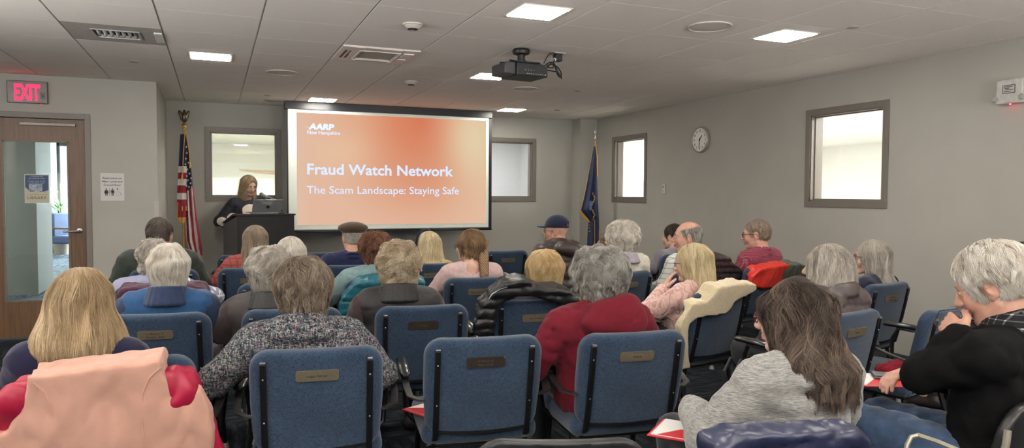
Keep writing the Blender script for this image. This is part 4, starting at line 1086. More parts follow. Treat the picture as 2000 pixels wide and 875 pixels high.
def C_(key, *a, **k): CH[key] = place_chair(*a, **k)
C_('c1', -0.315, 2.80, -8, 'blue patterned chair hidden under the pink vest, nearest row at far left', G1)
C_('c2', 0.345, 2.715, -8, 'blue patterned chair in the nearest row under the woman in the multicolour tweed jacket', G1, ['Logan Harney'])
C_('c3', 1.0, 2.69, -9, 'empty blue patterned chair in the middle of the nearest row with a dark plate', G1, ['In Honor of', 'Betty Smith'], dark=True)
C_('c4', 1.625, 2.56, -7, 'blue patterned chair in the nearest row under the woman in the red hooded sweatshirt', G1, ['Friends'])
C_('c6', 2.93, 2.62, 10, 'blue patterned chair right of the aisle under the woman in the shiny grey puffer jacket', G1, ['Donor'])
C_('c7', 3.52, 2.55, 14, 'blue patterned chair turned sideways just beyond the man in the black sweater', G1)
C_('c8', 4.72, 2.72, 16, 'blue patterned chair at the right edge, hidden beyond the man in the black sweater', G1)
C_('d1', -0.265, 3.77, -8, 'blue patterned chair under the person in the blue vest, partly behind the long blond bob', G2, ['In Memory of', 'Donald J. Allen'])
C_('d2', 0.35, 3.70, -9, 'blue patterned chair just beyond the tweed jacket, under the brown-vested woman', G2)
C_('d3', 0.985, 3.57, -8, 'blue patterned chair under the curly blond person in the black vest', G2, ['V Foley'], dark=True)
C_('d4', 1.615, 3.56, -8, 'blue patterned chair with a black puffer jacket draped over its shoulders', G2, ['Gary D. Smith'])
C_('d5', 2.83, 3.50, 12, 'blue patterned chair with a cream fleece coat hanging over its back', G2, ['In Memory of', 'Charles Colby'])
C_('d7', 4.13, 3.42, 10, 'blue patterned chair by the right wall under the woman with long silver hair', G2, ['In Honor of', 'Kathy and Tom'])
C_('e1', -0.345, 4.88, -8, 'blue patterned chair under the maroon coat, left end of the third row', G3)
C_('e2', 0.36, 4.80, -9, 'blue patterned chair in the third row beyond the grey-haired woman in the brown vest', G3)
C_('e3', 1.03, 4.78, -8, 'blue patterned chair under the teal quilted coat', G3)
C_('e4', 1.68, 4.65, -8, 'blue patterned chair under the young woman with the long braid', G3, ['Nathan Lee Anderson'])
C_('e6', 2.86, 4.62, 6, 'blue patterned chair under the white-curled woman in the cream jacket', G3, ['Donor'])
C_('e7', 3.52, 4.66, 10, 'blue patterned chair carrying the black puffer vest, under the balding man', G3)
C_('e8', 4.17, 4.62, 12, 'blue patterned chair carrying the red and dark green coat', G3)
C_('f1', -0.36, 5.92, -8, 'blue patterned chair under the dark-haired man in the dark green jacket', G4)
C_('f2', 0.25, 5.85, -8, 'blue patterned chair under the long ash-haired woman in the plaid shirt', G4)
C_('f3', 1.02, 5.80, -8, 'blue patterned chair in the fourth row beyond the auburn-haired woman', G4)
C_('f4', 1.66, 5.72, -8, 'blue patterned chair under the blond woman with the navy headband', G4, ['Betty Sue Harrison'])
C_('f5', 2.86, 5.98, 4, 'blue patterned chair under the man in the navy baseball cap', G4)
C_('f6', 3.52, 5.86, 6, 'blue patterned chair beyond the white-curled woman, under the woman with short brown hair', G4)
C_('f7', 4.24, 5.86, 8, 'blue patterned chair under the dark-haired man in the grey shirt', G4)
C_('g1', 0.25, 7.08, -8, 'empty blue patterned chair nearest the lectern in the front row', G5)
C_('g2', 0.93, 7.15, -8, 'mostly hidden empty chair between the white hair and the man in the tweed cap', G5)
C_('g3', 2.76, 6.78, 4, 'empty blue patterned chair just behind the man in the navy cap, front of the room', G5, ['Town Friends'])
C_('g4', 4.16, 6.95, 8, 'empty dark blue chair nearest the wall in the front row at right', G5)

# black plastic chairs with pale tube frames in the rear row
tube_m = plain('pale_tube_frame', (140, 136, 120), 0.35, 0.3)
def plastic_chair(X, Y, rz, label):
    r = empty('plastic_chair', (X, Y, 0), R(rz), label, 'chair', 'black plastic chairs in the rear row')
    F = Field(np.arange(-0.27, 0.275, 0.010), np.arange(-0.34, -0.12, 0.007), np.arange(0.44, 0.84, 0.010))
    def f(P):
        q = P-np.array((0, -0.22, 0.62)); x, y, z = q[..., 0], q[..., 1]+0.22*q[..., 2]-0.5*q[..., 0]**2, q[..., 2]
        r_ = 0.09; dx = np.abs(x)-(0.235-r_); dz = np.abs(z)-(0.165-r_)
        d2 = np.sqrt(np.maximum(dx, 0)**2+np.maximum(dz, 0)**2)+np.minimum(np.maximum(dx, dz), 0)-r_
        dy = np.abs(y)-0.010
        return np.sqrt(np.maximum(d2+0.008, 0)**2+np.maximum(dy, 0)**2)+np.minimum(np.maximum(d2+0.008, dy), 0)-0.008
    F.put(f, (-1, -1, 0), (1, 1, 2), 0); V, Q = F.mesh(); mesh_obj('backrest', V, Q, blackp_m, r)
    F = Field(np.arange(-0.26, 0.265, 0.012), np.arange(-0.26, 0.28, 0.012), np.arange(0.39, 0.49, 0.008))
    F.box((0, 0.01, 0.44), (0.225, 0.22, 0.018), 0.016, k=0); V, Q = F.mesh(); mesh_obj('seat', V, Q, blackp_m, r)
    fr2 = MB()
    for sg in (-1, 1):
        fr2.tube([(sg*0.238, -0.228, 0.72), (sg*0.243, -0.226, 0.68), (sg*0.242, -0.205, 0.56), (sg*0.24, -0.19, 0.45), (sg*0.25, -0.22, 0.2), (sg*0.255, -0.25, 0.0)], 0.011, 8)
        fr2.tube([(sg*0.24, -0.19, 0.42), (sg*0.24, 0.18, 0.42), (sg*0.25, 0.23, 0.2), (sg*0.255, 0.25, 0.0)], 0.011, 8)
    fr2.tube([(-0.24, -0.1, 0.415), (0.24, -0.1, 0.415)], 0.009, 8); fr2.tube([(-0.24, 0.14, 0.415), (0.24, 0.14, 0.415)], 0.009, 8)
    fr2.build('frame', tube_m, r)
    return r
q = at(1098, 858, Z=0.787); plastic_chair(q[0]+0.087, q[1]+0.24, -20, 'black plastic chair with only its rounded top showing at the bottom edge')
CH['z4'] = plastic_chair(2.335, 1.70, 20, 'black plastic chair with pale tube frame under the man in the black sweater')
# ================================================================ PEOPLE: body, hair, clothes
def skin_mat(name, c, c2):
    t = NT(name); f = t.noise(28, detail=4); t.col(t.ramp(f, [(0.3, c), (0.7, c2)])); t.set(rough=0.5, spec=0.35, sss=0.0); t.bump(t.noise(260, detail=3), 0.15, 0.0015); return t.m
skin_a = skin_mat('skin_fair', (188, 148, 130), (204, 166, 148))
skin_b = skin_mat('skin_ruddy', (178, 132, 114), (194, 150, 132))
skin_c = skin_mat('skin_tan', (160, 120, 98), (176, 136, 114))
lip_m = plain('lip', (164, 112, 102), 0.45); eye_w = plain('eye_white', (214, 208, 200), 0.25, var=0.02); eye_d = plain('eye_iris', (62, 56, 50), 0.2)

def hair_mat(name, dark, mid, light):
    t = NT(name); a = t.new('ShaderNodeAttribute'); a.attribute_name = 'tint'
    n = t.noise(18, detail=3); f = t.math('ADD', t.math('MULTIPLY', a.outputs['Fac'], 0.75), t.math('MULTIPLY', n, 0.25))
    t.col(t.ramp(f, [(0.12, dark), (0.5, mid), (0.88, light)])); t.set(rough=0.55, spec=0.22)
    return t.m

def rot_head(yaw, pitch, roll=0.0):
    """columns = head axes in body space; pitch > 0 looks down, yaw > 0 turns left"""
    m = Matrix.Rotation(yaw, 3, 'Z') @ Matrix.Rotation(-pitch, 3, 'X') @ Matrix.Rotation(roll, 3, 'Y')
    return np.array(m)

class Pose:
    def __init__(s, hy, hz, hyaw=0, hpitch=0, hroll=0, sw=0.17, bw=1.0, hs=1.0, stand=False, arms=None, lean=0.0, legs=None, hx=0.0, fat=1.0):
        s.C = np.array((hx, hy, hz)); s.Rh = rot_head(R(hyaw), R(hpitch), R(hroll)); s.hs = hs; s.sw = sw; s.bw = bw; s.fat = fat
        s.nb = np.array((hx*0.5, min(hy-0.05, 0.06), hz-(0.188 if stand else 0.148)*hs)); s.sz = s.nb[2]-0.032
        s.sy = s.nb[1]*0.75-0.005; s.stand = stand
        s.pz = 0.93 if stand else 0.52
        s.sh = {sg: np.array((sg*sw, s.sy, s.sz-0.018)) for sg in (-1, 1)}
        arms = arms or {}
        s.el = {}; s.wr = {}; s.hd = {}
        for sg in (-1, 1):
            e, w, d, n = arms.get(sg, ((sg*(sw+0.055), s.sy+0.05, 0.70), (sg*0.085, 0.27, 0.635), (-sg*0.75, 0.62, -0.05), (0, 0, -1)))
            s.el[sg] = np.array(e, float); s.wr[sg] = np.array(w, float); s.hd[sg] = (np.array(d, float), np.array(n, float))
        if stand: s.hip = {sg: np.array((sg*0.09, 0, 0.90)) for sg in (-1, 1)}; s.kn = {sg: np.array((sg*0.10, 0.02, 0.48)) for sg in (-1, 1)}; s.an = {sg: np.array((sg*0.11, -0.01, 0.08)) for sg in (-1, 1)}
        else: s.hip = {sg: np.array((sg*0.085, 0.03, 0.535)) for sg in (-1, 1)}; s.kn = {sg: np.array((sg*0.11, 0.44, 0.535)) for sg in (-1, 1)}; s.an = {sg: np.array((sg*0.12, 0.44, 0.085)) for sg in (-1, 1)}
        if legs:
            for sg, (k, a) in legs.items(): s.kn[sg] = np.array(k, float); s.an[sg] = np.array(a, float)
    def hp(s, p): return s.C+s.Rh @ (np.array(p, float)*s.hs)

def put_torso(F, J, g, k=0.05, arms=(-1, 1), armg=None, low=None, wrist=1.0):
    f = J.fat
    zm = (J.pz+J.sz)/2
    F.ell((0, 0.01, J.pz+0.02), (0.170*J.bw+g, (0.125*f+g), 0.13+g), k)
    F.ell((0, 0.012*f, zm-0.02), (0.152*J.bw+g, 0.112*f+g, (J.sz-J.pz)*0.42+g), k)
    F.ell((0, J.sy*0.5, J.sz-0.12), (0.165*J.bw+g, 0.108*(0.5+0.5*f)+g, 0.155+g), k)
    F.cap((-J.sw*0.82, J.sy, J.sz-0.015), (J.sw*0.82, J.sy, J.sz-0.015), 0.052+g, k=k)
    for sg in (-1, 1):
        F.cap((sg*J.sw*0.78, J.sy, J.sz+0.0), (sg*0.02+J.nb[0], J.nb[1]-0.004, J.nb[2]+0.012), 0.040+g, 0.034+g, k=k)
    ga = g if armg is None else armg
    for sg in arms:
        F.cap(J.sh[sg], J.el[sg], 0.051+ga, 0.041+ga, k=k*0.8)
        w = J.el[sg]+(J.wr[sg]-J.el[sg])*wrist
        F.cap(J.el[sg], w, 0.040+ga, 0.028+ga, k=0.02)
def put_legs(F, J, g, k=0.03):
    for sg in (-1, 1):
        F.cap(J.hip[sg], J.kn[sg], 0.082+g, 0.056+g, k=k); F.cap(J.kn[sg], J.an[sg], 0.054+g, 0.036+g, k=0.02)
    F.ell((0, 0.03, J.pz+0.02), (0.165*J.bw+g, 0.12+g, 0.11+g), k)
def put_hand(F, w, d, n, sg, s=1.0, curl=0.5, spread=0.0):
    d = d/np.linalg.norm(d); n = n-d*(n @ d); n /= np.linalg.norm(n); side = np.cross(n, d)*sg*(1)      # towards the thumb
    for i in range(4):
        o = (0.027-0.018*i)
        a = w+side*o*0.5+d*0.012; b = w+side*o+d*0.082*s
        F.cap(a, b, 0.0135*s, 0.011*s, k=0.014)
        L = (0.070, 0.078, 0.073, 0.056)[i]*s; p = b
        for j, fr_ in enumerate((0.42, 0.33, 0.25)):
            ang = curl*(0.45+0.55*j)*1.15; dd = d*math.cos(ang)+n*math.sin(ang)+side*spread*(1.5-i)*0.12; q = p+dd/np.linalg.norm(dd)*L*fr_
            F.cap(p, q, (0.0092-0.001*j)*s, (0.0086-0.001*j)*s, k=0.004); p = q
    t0 = w+side*0.022+d*0.02; t1 = t0+(side*0.75+d*0.7+n*0.3)*0.035*s; t2 = t1+(side*0.25+d*0.9+n*0.35)*0.03*s; t3 = t2+(d*0.9+n*0.4)*0.024*s
    F.cap(t0, t1, 0.0135*s, 0.0115*s, k=0.012); F.cap(t1, t2, 0.011*s, 0.0095*s, k=0.004); F.cap(t2, t3, 0.0095*s, 0.008*s, k=0.004)
def put_head(F, J, male=False, jaw=1.0, nose=1.0, old=0.5):
    hp = J.hp; s = J.hs; Rm = J.Rh
    E = lambda c, r, k, op='add': F.ell(hp(c), np.array(r)*s, k, op, rot=Rm)
    K = lambda a, b, ra, rb, k, op='add': F.cap(hp(a), hp(b), ra*s, rb*s, k, op)
    E((0, -0.014, 0.030), (0.075, 0.095, 0.086), 0.0)
    E((0, 0.035, -0.005), (0.062, 0.062, 0.082), 0.02)
    E((0, 0.022, -0.062), (0.056*jaw, 0.058, 0.050), 0.025)
    E((0, 0.070, -0.098), (0.022*jaw, 0.018, 0.018), 0.02)
    for sg in (-1, 1):
        E((sg*0.036, 0.060, -0.034), (0.024, 0.026, 0.026), 0.018)
        K((sg*0.058, -0.005, -0.055), (sg*0.020, 0.068, -0.098), 0.016, 0.013, 0.02)
    K((-0.036, 0.080, 0.020), (0.036, 0.080, 0.020), 0.012, 0.012, 0.014)
    for sg in (-1, 1):
        F.ell(hp((sg*0.031, 0.104, 0.000)), np.array((0.017, 0.016, 0.012))*s, 0.012, 'sub', rot=Rm)
        E((sg*0.031, 0.078, 0.000), (0.0155, 0.0145, 0.0125), 0.003)
        K((sg*0.044, 0.080, -0.004), (sg*0.020, 0.092, -0.006), 0.0035, 0.003, 0.004)
    K((0, 0.090, 0.012), (0, 0.113+0.006*(nose-1), -0.030), 0.0085, 0.0125*nose, 0.010)
    for sg in (-1, 1): E((sg*0.0125, 0.102, -0.035), (0.0085*nose, 0.011, 0.0085), 0.006)
    K((-0.018, 0.091, -0.060), (0.018, 0.091, -0.060), 0.0065, 0.0065, 0.008); K((-0.016, 0.090, -0.070), (0.016, 0.090, -0.070), 0.0070, 0.0070, 0.006)
    K((0, 0.097, -0.0605), (0, 0.0955, -0.070), 0.0058, 0.0062, 0.006)
    F.box(hp((0, 0.104, -0.0653)), np.array((0.022, 0.007, 0.0012))*s, 0.001, 0.004, 'sub', rot=Rm)
    for sg in (-1, 1):
        rr_ = Rm @ np.array(Matrix.Rotation(R(-sg*22), 3, 'Z') @ Matrix.Rotation(R(-12), 3, 'X'))
        F.ell(hp((sg*0.077, -0.008, -0.006)), np.array((0.009, 0.0195, 0.032))*s, 0.006, 'add', rot=rr_)
        F.ell(hp((sg*0.086, -0.003, -0.002)), np.array((0.006, 0.011, 0.019))*s, 0.004, 'sub', rot=rr_)
        E((sg*0.075, 0.002, -0.033), (0.006, 0.009, 0.010), 0.004)
    nr = 0.058 if male else 0.050
    a = hp((0, -0.022, -0.045)); F.cap(a, J.nb+np.array((0, 0.0, -0.01)), nr*s, nr*1.12*s, k=0.03)
    F.cap(J.nb, J.nb+np.array((0, -0.005, -0.06)), nr*1.08, nr*1.15, k=0.03)

def build_body(name, J, skin, fine=0.006, coarse=0.017, hands_fine=False, curl=(0.55, 0.55), **hk):
    C = J.C; r = 0.14*J.hs
    fx = [(C[0]-r, C[0]+r, fine)]; fy = [(C[1]-r, C[1]+r, fine)]; fz = [(C[2]-0.13*J.hs, C[2]+0.13*J.hs, fine)]
    hf = fine if hands_fine else 0.0085
    for sg in (-1, 1):
        m = J.wr[sg]+J.hd[sg][0]/np.linalg.norm(J.hd[sg][0])*0.08
        fx.append((m[0]-0.09, m[0]+0.09, hf)); fy.append((m[1]-0.09, m[1]+0.09, hf)); fz.append((m[2]-0.08, m[2]+0.08, hf))
    allp = np.array([J.wr[1], J.wr[-1], J.el[1], J.el[-1], J.kn[1], J.kn[-1], J.an[1], J.an[-1], C])
    lo = allp.min(0)-0.16; hi = allp.max(0)+0.17; lo[1] = min(lo[1], -0.2)
    F = Field(soft_axis(lo[0], hi[0], coarse, fx), soft_axis(lo[1], hi[1], coarse, fy), soft_axis(0.045, C[2]+0.135*J.hs, coarse, fz))
    put_torso(F, J, -0.012); put_legs(F, J, -0.012)
    for sg in (-1, 1):
        F.cap(J.an[sg], J.an[sg]+np.array((sg*0.02, 0.13, -0.045)), 0.030, 0.024, k=0.02)
    put_head(F, J, **hk)
    for i, sg in enumerate((-1, 1)):
        d, n = J.hd[sg]; put_hand(F, J.wr[sg], d, n, -sg, 1.0 if not hk.get('male') else 1.08, curl[i])
        F.cap(J.el[sg], J.wr[sg], 0.03, 0.024, k=0.01)
    V, Q = F.mesh()
    cen = V[Q].mean(1); hl = ((cen-J.C)/J.hs) @ J.Rh
    lips = (np.abs(hl[:, 0]) < 0.024) & (hl[:, 1] > 0.088) & (hl[:, 2] > -0.079) & (hl[:, 2] < -0.054)
    o = mesh_obj(name, V, Q, [skin, lip_m], None, midx=lips.astype(int))
    return o
def add_eyes(o, J, closed=False):
    for sg in (-1, 1):
        mb = MB(); xf = Matrix.Translation(J.hp((sg*0.031, 0.0825, 0.000))) @ Matrix(J.Rh).to_4x4()
        s = J.hs
        mb.ball((0, 0, 0), (0.0125*s, 0.0115*s, 0.0075*s if not closed else 0.003*s), m=0, xf=xf); mb.ball((0, 0.0085*s, 0), (0.0048*s, 0.004*s, 0.0048*s), m=1, xf=xf, nu=12, nv=8)
        mb.build('eye', [eye_w, eye_d], o)
def add_brows(o, J, m):
    for sg in (-1, 1):
        mb = MB(); pts = [J.hp((sg*x, y, z)) for x, y, z in ((0.016, 0.096, 0.019), (0.030, 0.094, 0.025), (0.046, 0.083, 0.021))]
        mb.tube(pts, [0.003, 0.0038, 0.002], 6); mb.build('eyebrow', m, o)

# ---------------------------------------------------------------- hair
def skirt_sdf(P, prof):
    """vertical elliptical sleeve: prof = [(z, rx, ry, yc)] from top to bottom"""
    z = P[..., 2]; zs = [p[0] for p in prof][::-1]
    rx = np.interp(z, zs, [p[1] for p in prof][::-1]); ry = np.interp(z, zs, [p[2] for p in prof][::-1]); yc = np.interp(z, zs, [p[3] for p in prof][::-1])
    q = np.sqrt((P[..., 0]/rx)**2+((P[..., 1]-yc)/ry)**2)
    d = (q-1)*np.minimum(rx, ry)
    dz = np.maximum(z-zs[-1], zs[0]-z)
    e = 0.02
    return smax(d, dz, e)
def hair_fn(st):
    cr = st.get('crown', ((0, -0.014, 0.030), (0.086, 0.106, 0.096)))
    def H(P):
        d = d_ell(P, cr[0], cr[1])
        if 'skirt' in st: d = smin(d, skirt_sdf(P, st['skirt']), 0.03)
        for c, r in st.get('add', ()): d = smin(d, d_ell(P, c, r), 0.03)
        if 'lump' in st:
            a, f = st['lump']; d = d+a*wob(P, f, 1.3)
        for c, r in st.get('carve', ()): d = smax(d, -d_ell(P, c, r), st.get('ck', 0.012))
        return d
    return H
def grad(H, P, e=0.002):
    g = np.stack([H(P+np.array(v)*e)-H(P-np.array(v)*e) for v in ((1, 0, 0), (0, 1, 0), (0, 0, 1))], -1)
    return g/(np.linalg.norm(g, axis=-1, keepdims=True)+1e-9)
def strands(H, st, n, rg):
    lo, hi = np.array(st['box'][0]), np.array(st['box'][1])
    P = rg.uniform(lo, hi, (n*6, 3))
    for _ in range(5): P = P-H(P)[:, None]*grad(H, P)*0.9
    ok = (np.abs(H(P)) < 0.002) & (P > lo-0.02).all(1) & (P < hi+0.02).all(1); P = P[ok]
    nn = grad(H, P); P = P[nn[:, 2] > -0.5]
    if 'nofront' in st: P = P[~((P[:, 1] > st['nofront'][0]) & (P[:, 2] < st['nofront'][1]))]
    P = P[:n]; n = len(P)
    pa, pb = [np.array(q, float) for q in st['part']]
    steps = st.get('steps', 12); L = st.get('len', 0.12)*rg.uniform(0.6, 1.15, n); ds = (L/steps)[:, None]
    curl = st.get('curl', 0.0); cf = st.get('cfreq', 2.0); wave = st.get('wave', 0.0); wf = st.get('wfreq', 12.0)
    nl = max(20, n//st.get('lock', 26)); seeds = P[rg.integers(0, n, nl)]
    lid = np.empty(n, int)
    for i0 in range(0, n, 1500): lid[i0:i0+1500] = ((P[i0:i0+1500, None, :]-seeds[None])**2).sum(-1).argmin(1)
    lph = rg.normal(0, 1.0, nl); cnt = np.maximum(np.bincount(lid, minlength=nl), 1)[:, None].astype(float)
    ph = (wob(P, st.get('clump', 16), 2.0)*3.2+lph[lid]*st.get('phj', 0.5)*1.6+rg.normal(0, 0.22, n))
    dirn = st.get('dir', (0, 0, -1)); dirn = np.array(dirn, float); rw = st.get('radial', 1.0); jit = rg.normal(0, st.get('jit', 0.12), (nl, 3))[lid]*1.1+rg.normal(0, st.get('jit', 0.12)*0.35, (n, 3))
    depth0, depth1 = st.get('depth', (-0.005, 0.002)); lift = np.clip(rg.uniform(0, 1, nl)[lid]+rg.normal(0, 0.15, n), 0, 1); pull = st.get('pull', 0.07)
    X = [P+grad(H, P)*depth0]; cur = P.copy(); free = np.zeros(n, bool); last = None
    N_ = [grad(H, P)]
    for k in range(steps):
        g = grad(H, cur)
        ab = pb-pa; h = np.clip(((cur-pa) @ ab)/(ab @ ab+1e-9), 0, 1); rad = cur-(pa+h[:, None]*ab)
        rad = rad/(np.linalg.norm(rad, axis=1, keepdims=True)+1e-6)
        topw = np.clip((cur[:, 2]-0.0)/0.10, 0, 1)[:, None]
        if 'spin' in st: dd = st['spin'](cur, rg)
        else: dd = rad*rw*(0.25+topw)+dirn*(1.15-topw*0.75)
        if st.get('curlrand'): dd = dd+jit*3.0*st['curlrand']
        dd = dd+jit*0.5
        dd = dd-g*(dd*g).sum(1, keepdims=True); dd = dd/(np.linalg.norm(dd, axis=1, keepdims=True)+1e-6)
        if last is not None:
            dd = dd*0.6+last*0.4
        if wave:
            b = np.cross(g, dd); s_ = (k+1)/steps*L
            dd = dd+b*(wave*np.sin(wf*s_*2*PI*1.0+ph))[:, None]
        under = (g[:, 2] < -0.45) | free
        free |= under
        dd[under] = dirn*1.0+jit[under]*0.3 if dirn[2] < 0 else dd[under]
        dd = dd/(np.linalg.norm(dd, axis=1, keepdims=True)+1e-6); last = dd
        step = ds.copy(); step[free] *= 0.45
        cur = cur+dd*step
        mean = np.stack([np.bincount(lid, weights=cur[:, i], minlength=nl) for i in range(3)], -1)/cnt
        dm = mean[lid]-cur; cur = cur+dm*pull*(np.linalg.norm(dm, axis=1, keepdims=True) < 0.03)
        tgt = depth0+(depth1-depth0)*min(1, (k+1)/steps*2.2)*(0.4+0.6*lift)
        hv = H(cur)
        corr = (hv-tgt); corr[free] = 0; cur = cur-g*corr[:, None]
        out = cur.copy()
        if curl:
            b = np.cross(g, dd); a_ = 2*PI*cf*(k+1)/steps*L/0.03*0.5+ph*2
            amp = curl*min(1, (k+1)/steps*3)
            out = out+b*(amp*np.cos(a_))[:, None]+g*(amp*(0.5+0.5*np.sin(a_)))[:, None]
        X.append(out); N_.append(g)
    return np.stack(X, 1), np.stack(N_, 1), rg.normal(0, 1, nl)[lid]
def strand_mesh(X, N, w, rg, taper=0.15):
    n, m, _ = X.shape
    D = np.gradient(X, axis=1); D /= np.linalg.norm(D, axis=2, keepdims=True)+1e-9
    B = np.cross(N, D); B /= np.linalg.norm(B, axis=2, keepdims=True)+1e-9; U = np.cross(D, B)
    t = np.linspace(0, 1, m); prof = np.minimum(1, 0.35+t*4)*np.where(t > 0.6, 1-(t-0.6)/0.4*(1-taper), 1.0)
    ww = (w*rg.uniform(0.6, 1.3, n))[:, None, None]*prof[None, :, None]
    V = np.stack([X+B*ww*0.5, X-B*ww*0.5, X+U*ww*0.42], 2)      # n, m, 3, 3
    idx = np.arange(n*m*3).reshape(n, m, 3); q = []
    for a, b in ((0, 1), (1, 2), (2, 0)):
        q.append(np.stack([idx[:, :-1, a], idx[:, :-1, b], idx[:, 1:, b], idx[:, 1:, a]], -1).reshape(-1, 4))
    return V.reshape(-1, 3), np.concatenate(q)

def build_hair(o, J, st, mat, n, w, rg, res=0.006, name='hair'):
    H = hair_fn(st); lo, hi = np.array(st['box'][0])-0.02, np.array(st['box'][1])+0.02
    F = Field(np.arange(lo[0], hi[0]+res, res), np.arange(lo[1], hi[1]+res, res), np.arange(lo[2], hi[2]+res, res))
    F.put(lambda P: H(P)+0.0035+0.0016*np.sin(P[..., 0]*420+3*np.sin(P[..., 2]*20)+P[..., 1]*200), lo, hi, 0)
    V, Q = F.mesh(); tint = 0.25+0.15*wob(V, 30)
    if n:
        n = int(n*st.get('more', 1.7)); w = w*0.62; X, N, lt = strands(H, st, n, rg)
        SV, SQ = strand_mesh(X, N, w, rg)
        tn = np.clip(0.52+0.09*rg.normal(size=len(X))+0.11*lt+0.14*wob(X[:, 4], st.get('tclump', 22), 0.7), 0, 1)
        if 'streak' in st: tn = st['streak'](X, tn)
        grad_t = np.linspace(0, st.get('tipfade', 0.0), X.shape[1])
        tt = (tn[:, None]+grad_t[None, :]).repeat(3, axis=1).reshape(len(X), -1)
        tt = np.repeat((tn[:, None]+grad_t[None, :])[:, :, None], 3, axis=2).reshape(-1)
        Q = np.concatenate([Q, SQ+len(V)]); V = np.concatenate([V, SV]); tint = np.concatenate([tint, tt])
    V = J.C+(V*J.hs) @ J.Rh.T
    return mesh_obj(name, V, Q, mat, o, attrs={'tint': tint}, smooth=True)

FACE = ((0, 0.150, -0.055), (0.070, 0.115, 0.115))
def S(kind, **kw):
    if kind == 'bob':       # chin-length, wide at the ends
        L = kw.get('L', 0.13); W = kw.get('W', 0.115); D = kw.get('D', 0.115)
        st = dict(crown=((0, -0.016, 0.030), (0.092, 0.112, 0.102)), skirt=[(0.05, 0.090, 0.108, -0.018), (-0.02, W*0.90, D*0.97, -0.022), (-L*0.6, W, D, -0.025), (-L, W*0.96, D*0.92, -0.028)],
                  carve=[((0, 0.155, -0.075), (0.072, 0.125, 0.135)), ((0, 0.10, -0.16), (0.065, 0.10, 0.07))], part=((0, -0.01, 0.12), (0, 0.07, 0.11)), box=((-W-0.01, -D-0.05, -L-0.01), (W+0.01, 0.10, 0.14)), steps=13, wave=0.0)
        st['len'] = L+0.05
    elif kind == 'long':
        L = kw.get('L', 0.30); W = kw.get('W', 0.105); B = kw.get('B', 0.06)
        st = dict(crown=((0, -0.016, 0.030), (0.090, 0.110, 0.100)), skirt=[(0.05, 0.088, 0.106, -0.018), (-0.04, 0.100, 0.108, -0.028), (-0.11, W, 0.085, -0.050), (-L*0.75, W*1.05, B, -0.085), (-L, W*0.85, B*0.7, -0.095)],
                  carve=[((0, 0.155, -0.075), (0.072, 0.125, 0.14)), ((0, 0.08, -0.20), (0.075, 0.12, 0.11))], part=((0, -0.03, 0.12), (0, 0.08, 0.10)), box=((-W-0.02, -0.19, -L-0.01), (W+0.02, 0.10, 0.14)), steps=16)
        st['len'] = L*0.8
    elif kind == 'curly':
        r = kw.get('r', (0.104, 0.115, 0.105))
        st = dict(crown=((0, -0.020, 0.030), r), add=[((0, -0.055, -0.045), (0.080, 0.060, 0.055))], lump=(0.008, 42), carve=[((0, 0.150, -0.065), (0.078, 0.118, 0.115))], part=((0, -0.05, 0.12), (0, -0.03, 0.12)),
                  box=((-0.125, -0.145, -0.11), (0.125, 0.11, 0.145)), steps=14, len=0.075, curl=0.007, cfreq=1.0, curlrand=0.5, depth=(-0.004, 0.006), jit=0.3)
    elif kind == 'short_w':  # layered short women's cut
        r = kw.get('r', (0.096, 0.110, 0.100)); L = kw.get('L', 0.12)
        st = dict(crown=((0, -0.018, 0.030), r), skirt=[(0.04, 0.092, 0.106, -0.022), (-0.03, 0.092, 0.104, -0.026), (-L*0.75, 0.076, 0.084, -0.034), (-L, 0.060, 0.062, -0.038)],
                  carve=[((0, 0.150, -0.065), (0.076, 0.118, 0.115))], part=((0, -0.04, 0.125), (0, 0.05, 0.12)), box=((-0.12, -0.145, -L-0.01), (0.12, 0.11, 0.14)), lump=(0.004, 38), steps=12, len=0.09, wave=0.25, wfreq=9, depth=(-0.005, 0.005), jit=0.2)
    elif kind == 'men':
        t = kw.get('t', 0.0)
        st = dict(crown=((0, -0.016, 0.030), (0.083+t, 0.103+t, 0.095+t)), add=[((0, -0.052, -0.022), (0.062, 0.050, 0.040))], carve=[((0, 0.132, -0.045), (0.098, 0.122, 0.118)), ((0, 0.02, -0.100), (0.10, 0.060, 0.068)), ((0.086, 0.0, -0.012), (0.030, 0.028, 0.036)), ((-0.086, 0.0, -0.012), (0.030, 0.028, 0.036))], part=((0.02, -0.05, 0.12), (0.03, 0.02, 0.12)),
                  box=((-0.10, -0.13, -0.085), (0.10, 0.10, 0.135)), steps=8, len=0.045, wave=0.1, depth=(-0.003, 0.002), jit=0.2)
    elif kind == 'bald':
        st = dict(crown=((0, -0.016, 0.026), (0.080, 0.100, 0.090)), add=[((0, -0.055, -0.035), (0.058, 0.048, 0.040))], carve=[((0, 0.138, -0.040), (0.088, 0.128, 0.130)), ((0, 0.02, -0.100), (0.10, 0.060, 0.068)), ((0, 0.020, 0.125), (0.085, 0.110, 0.085))], part=((0, 0.0, 0.12), (0, -0.02, 0.12)),
                  box=((-0.10, -0.13, -0.085), (0.10, 0.10, 0.12)), steps=7, len=0.04, depth=(-0.003, 0.001), jit=0.15)
    for k_, v_ in kw.items():
        if k_ not in ('L', 'W', 'D', 'B', 'r', 't'): st[k_] = v_
    return st

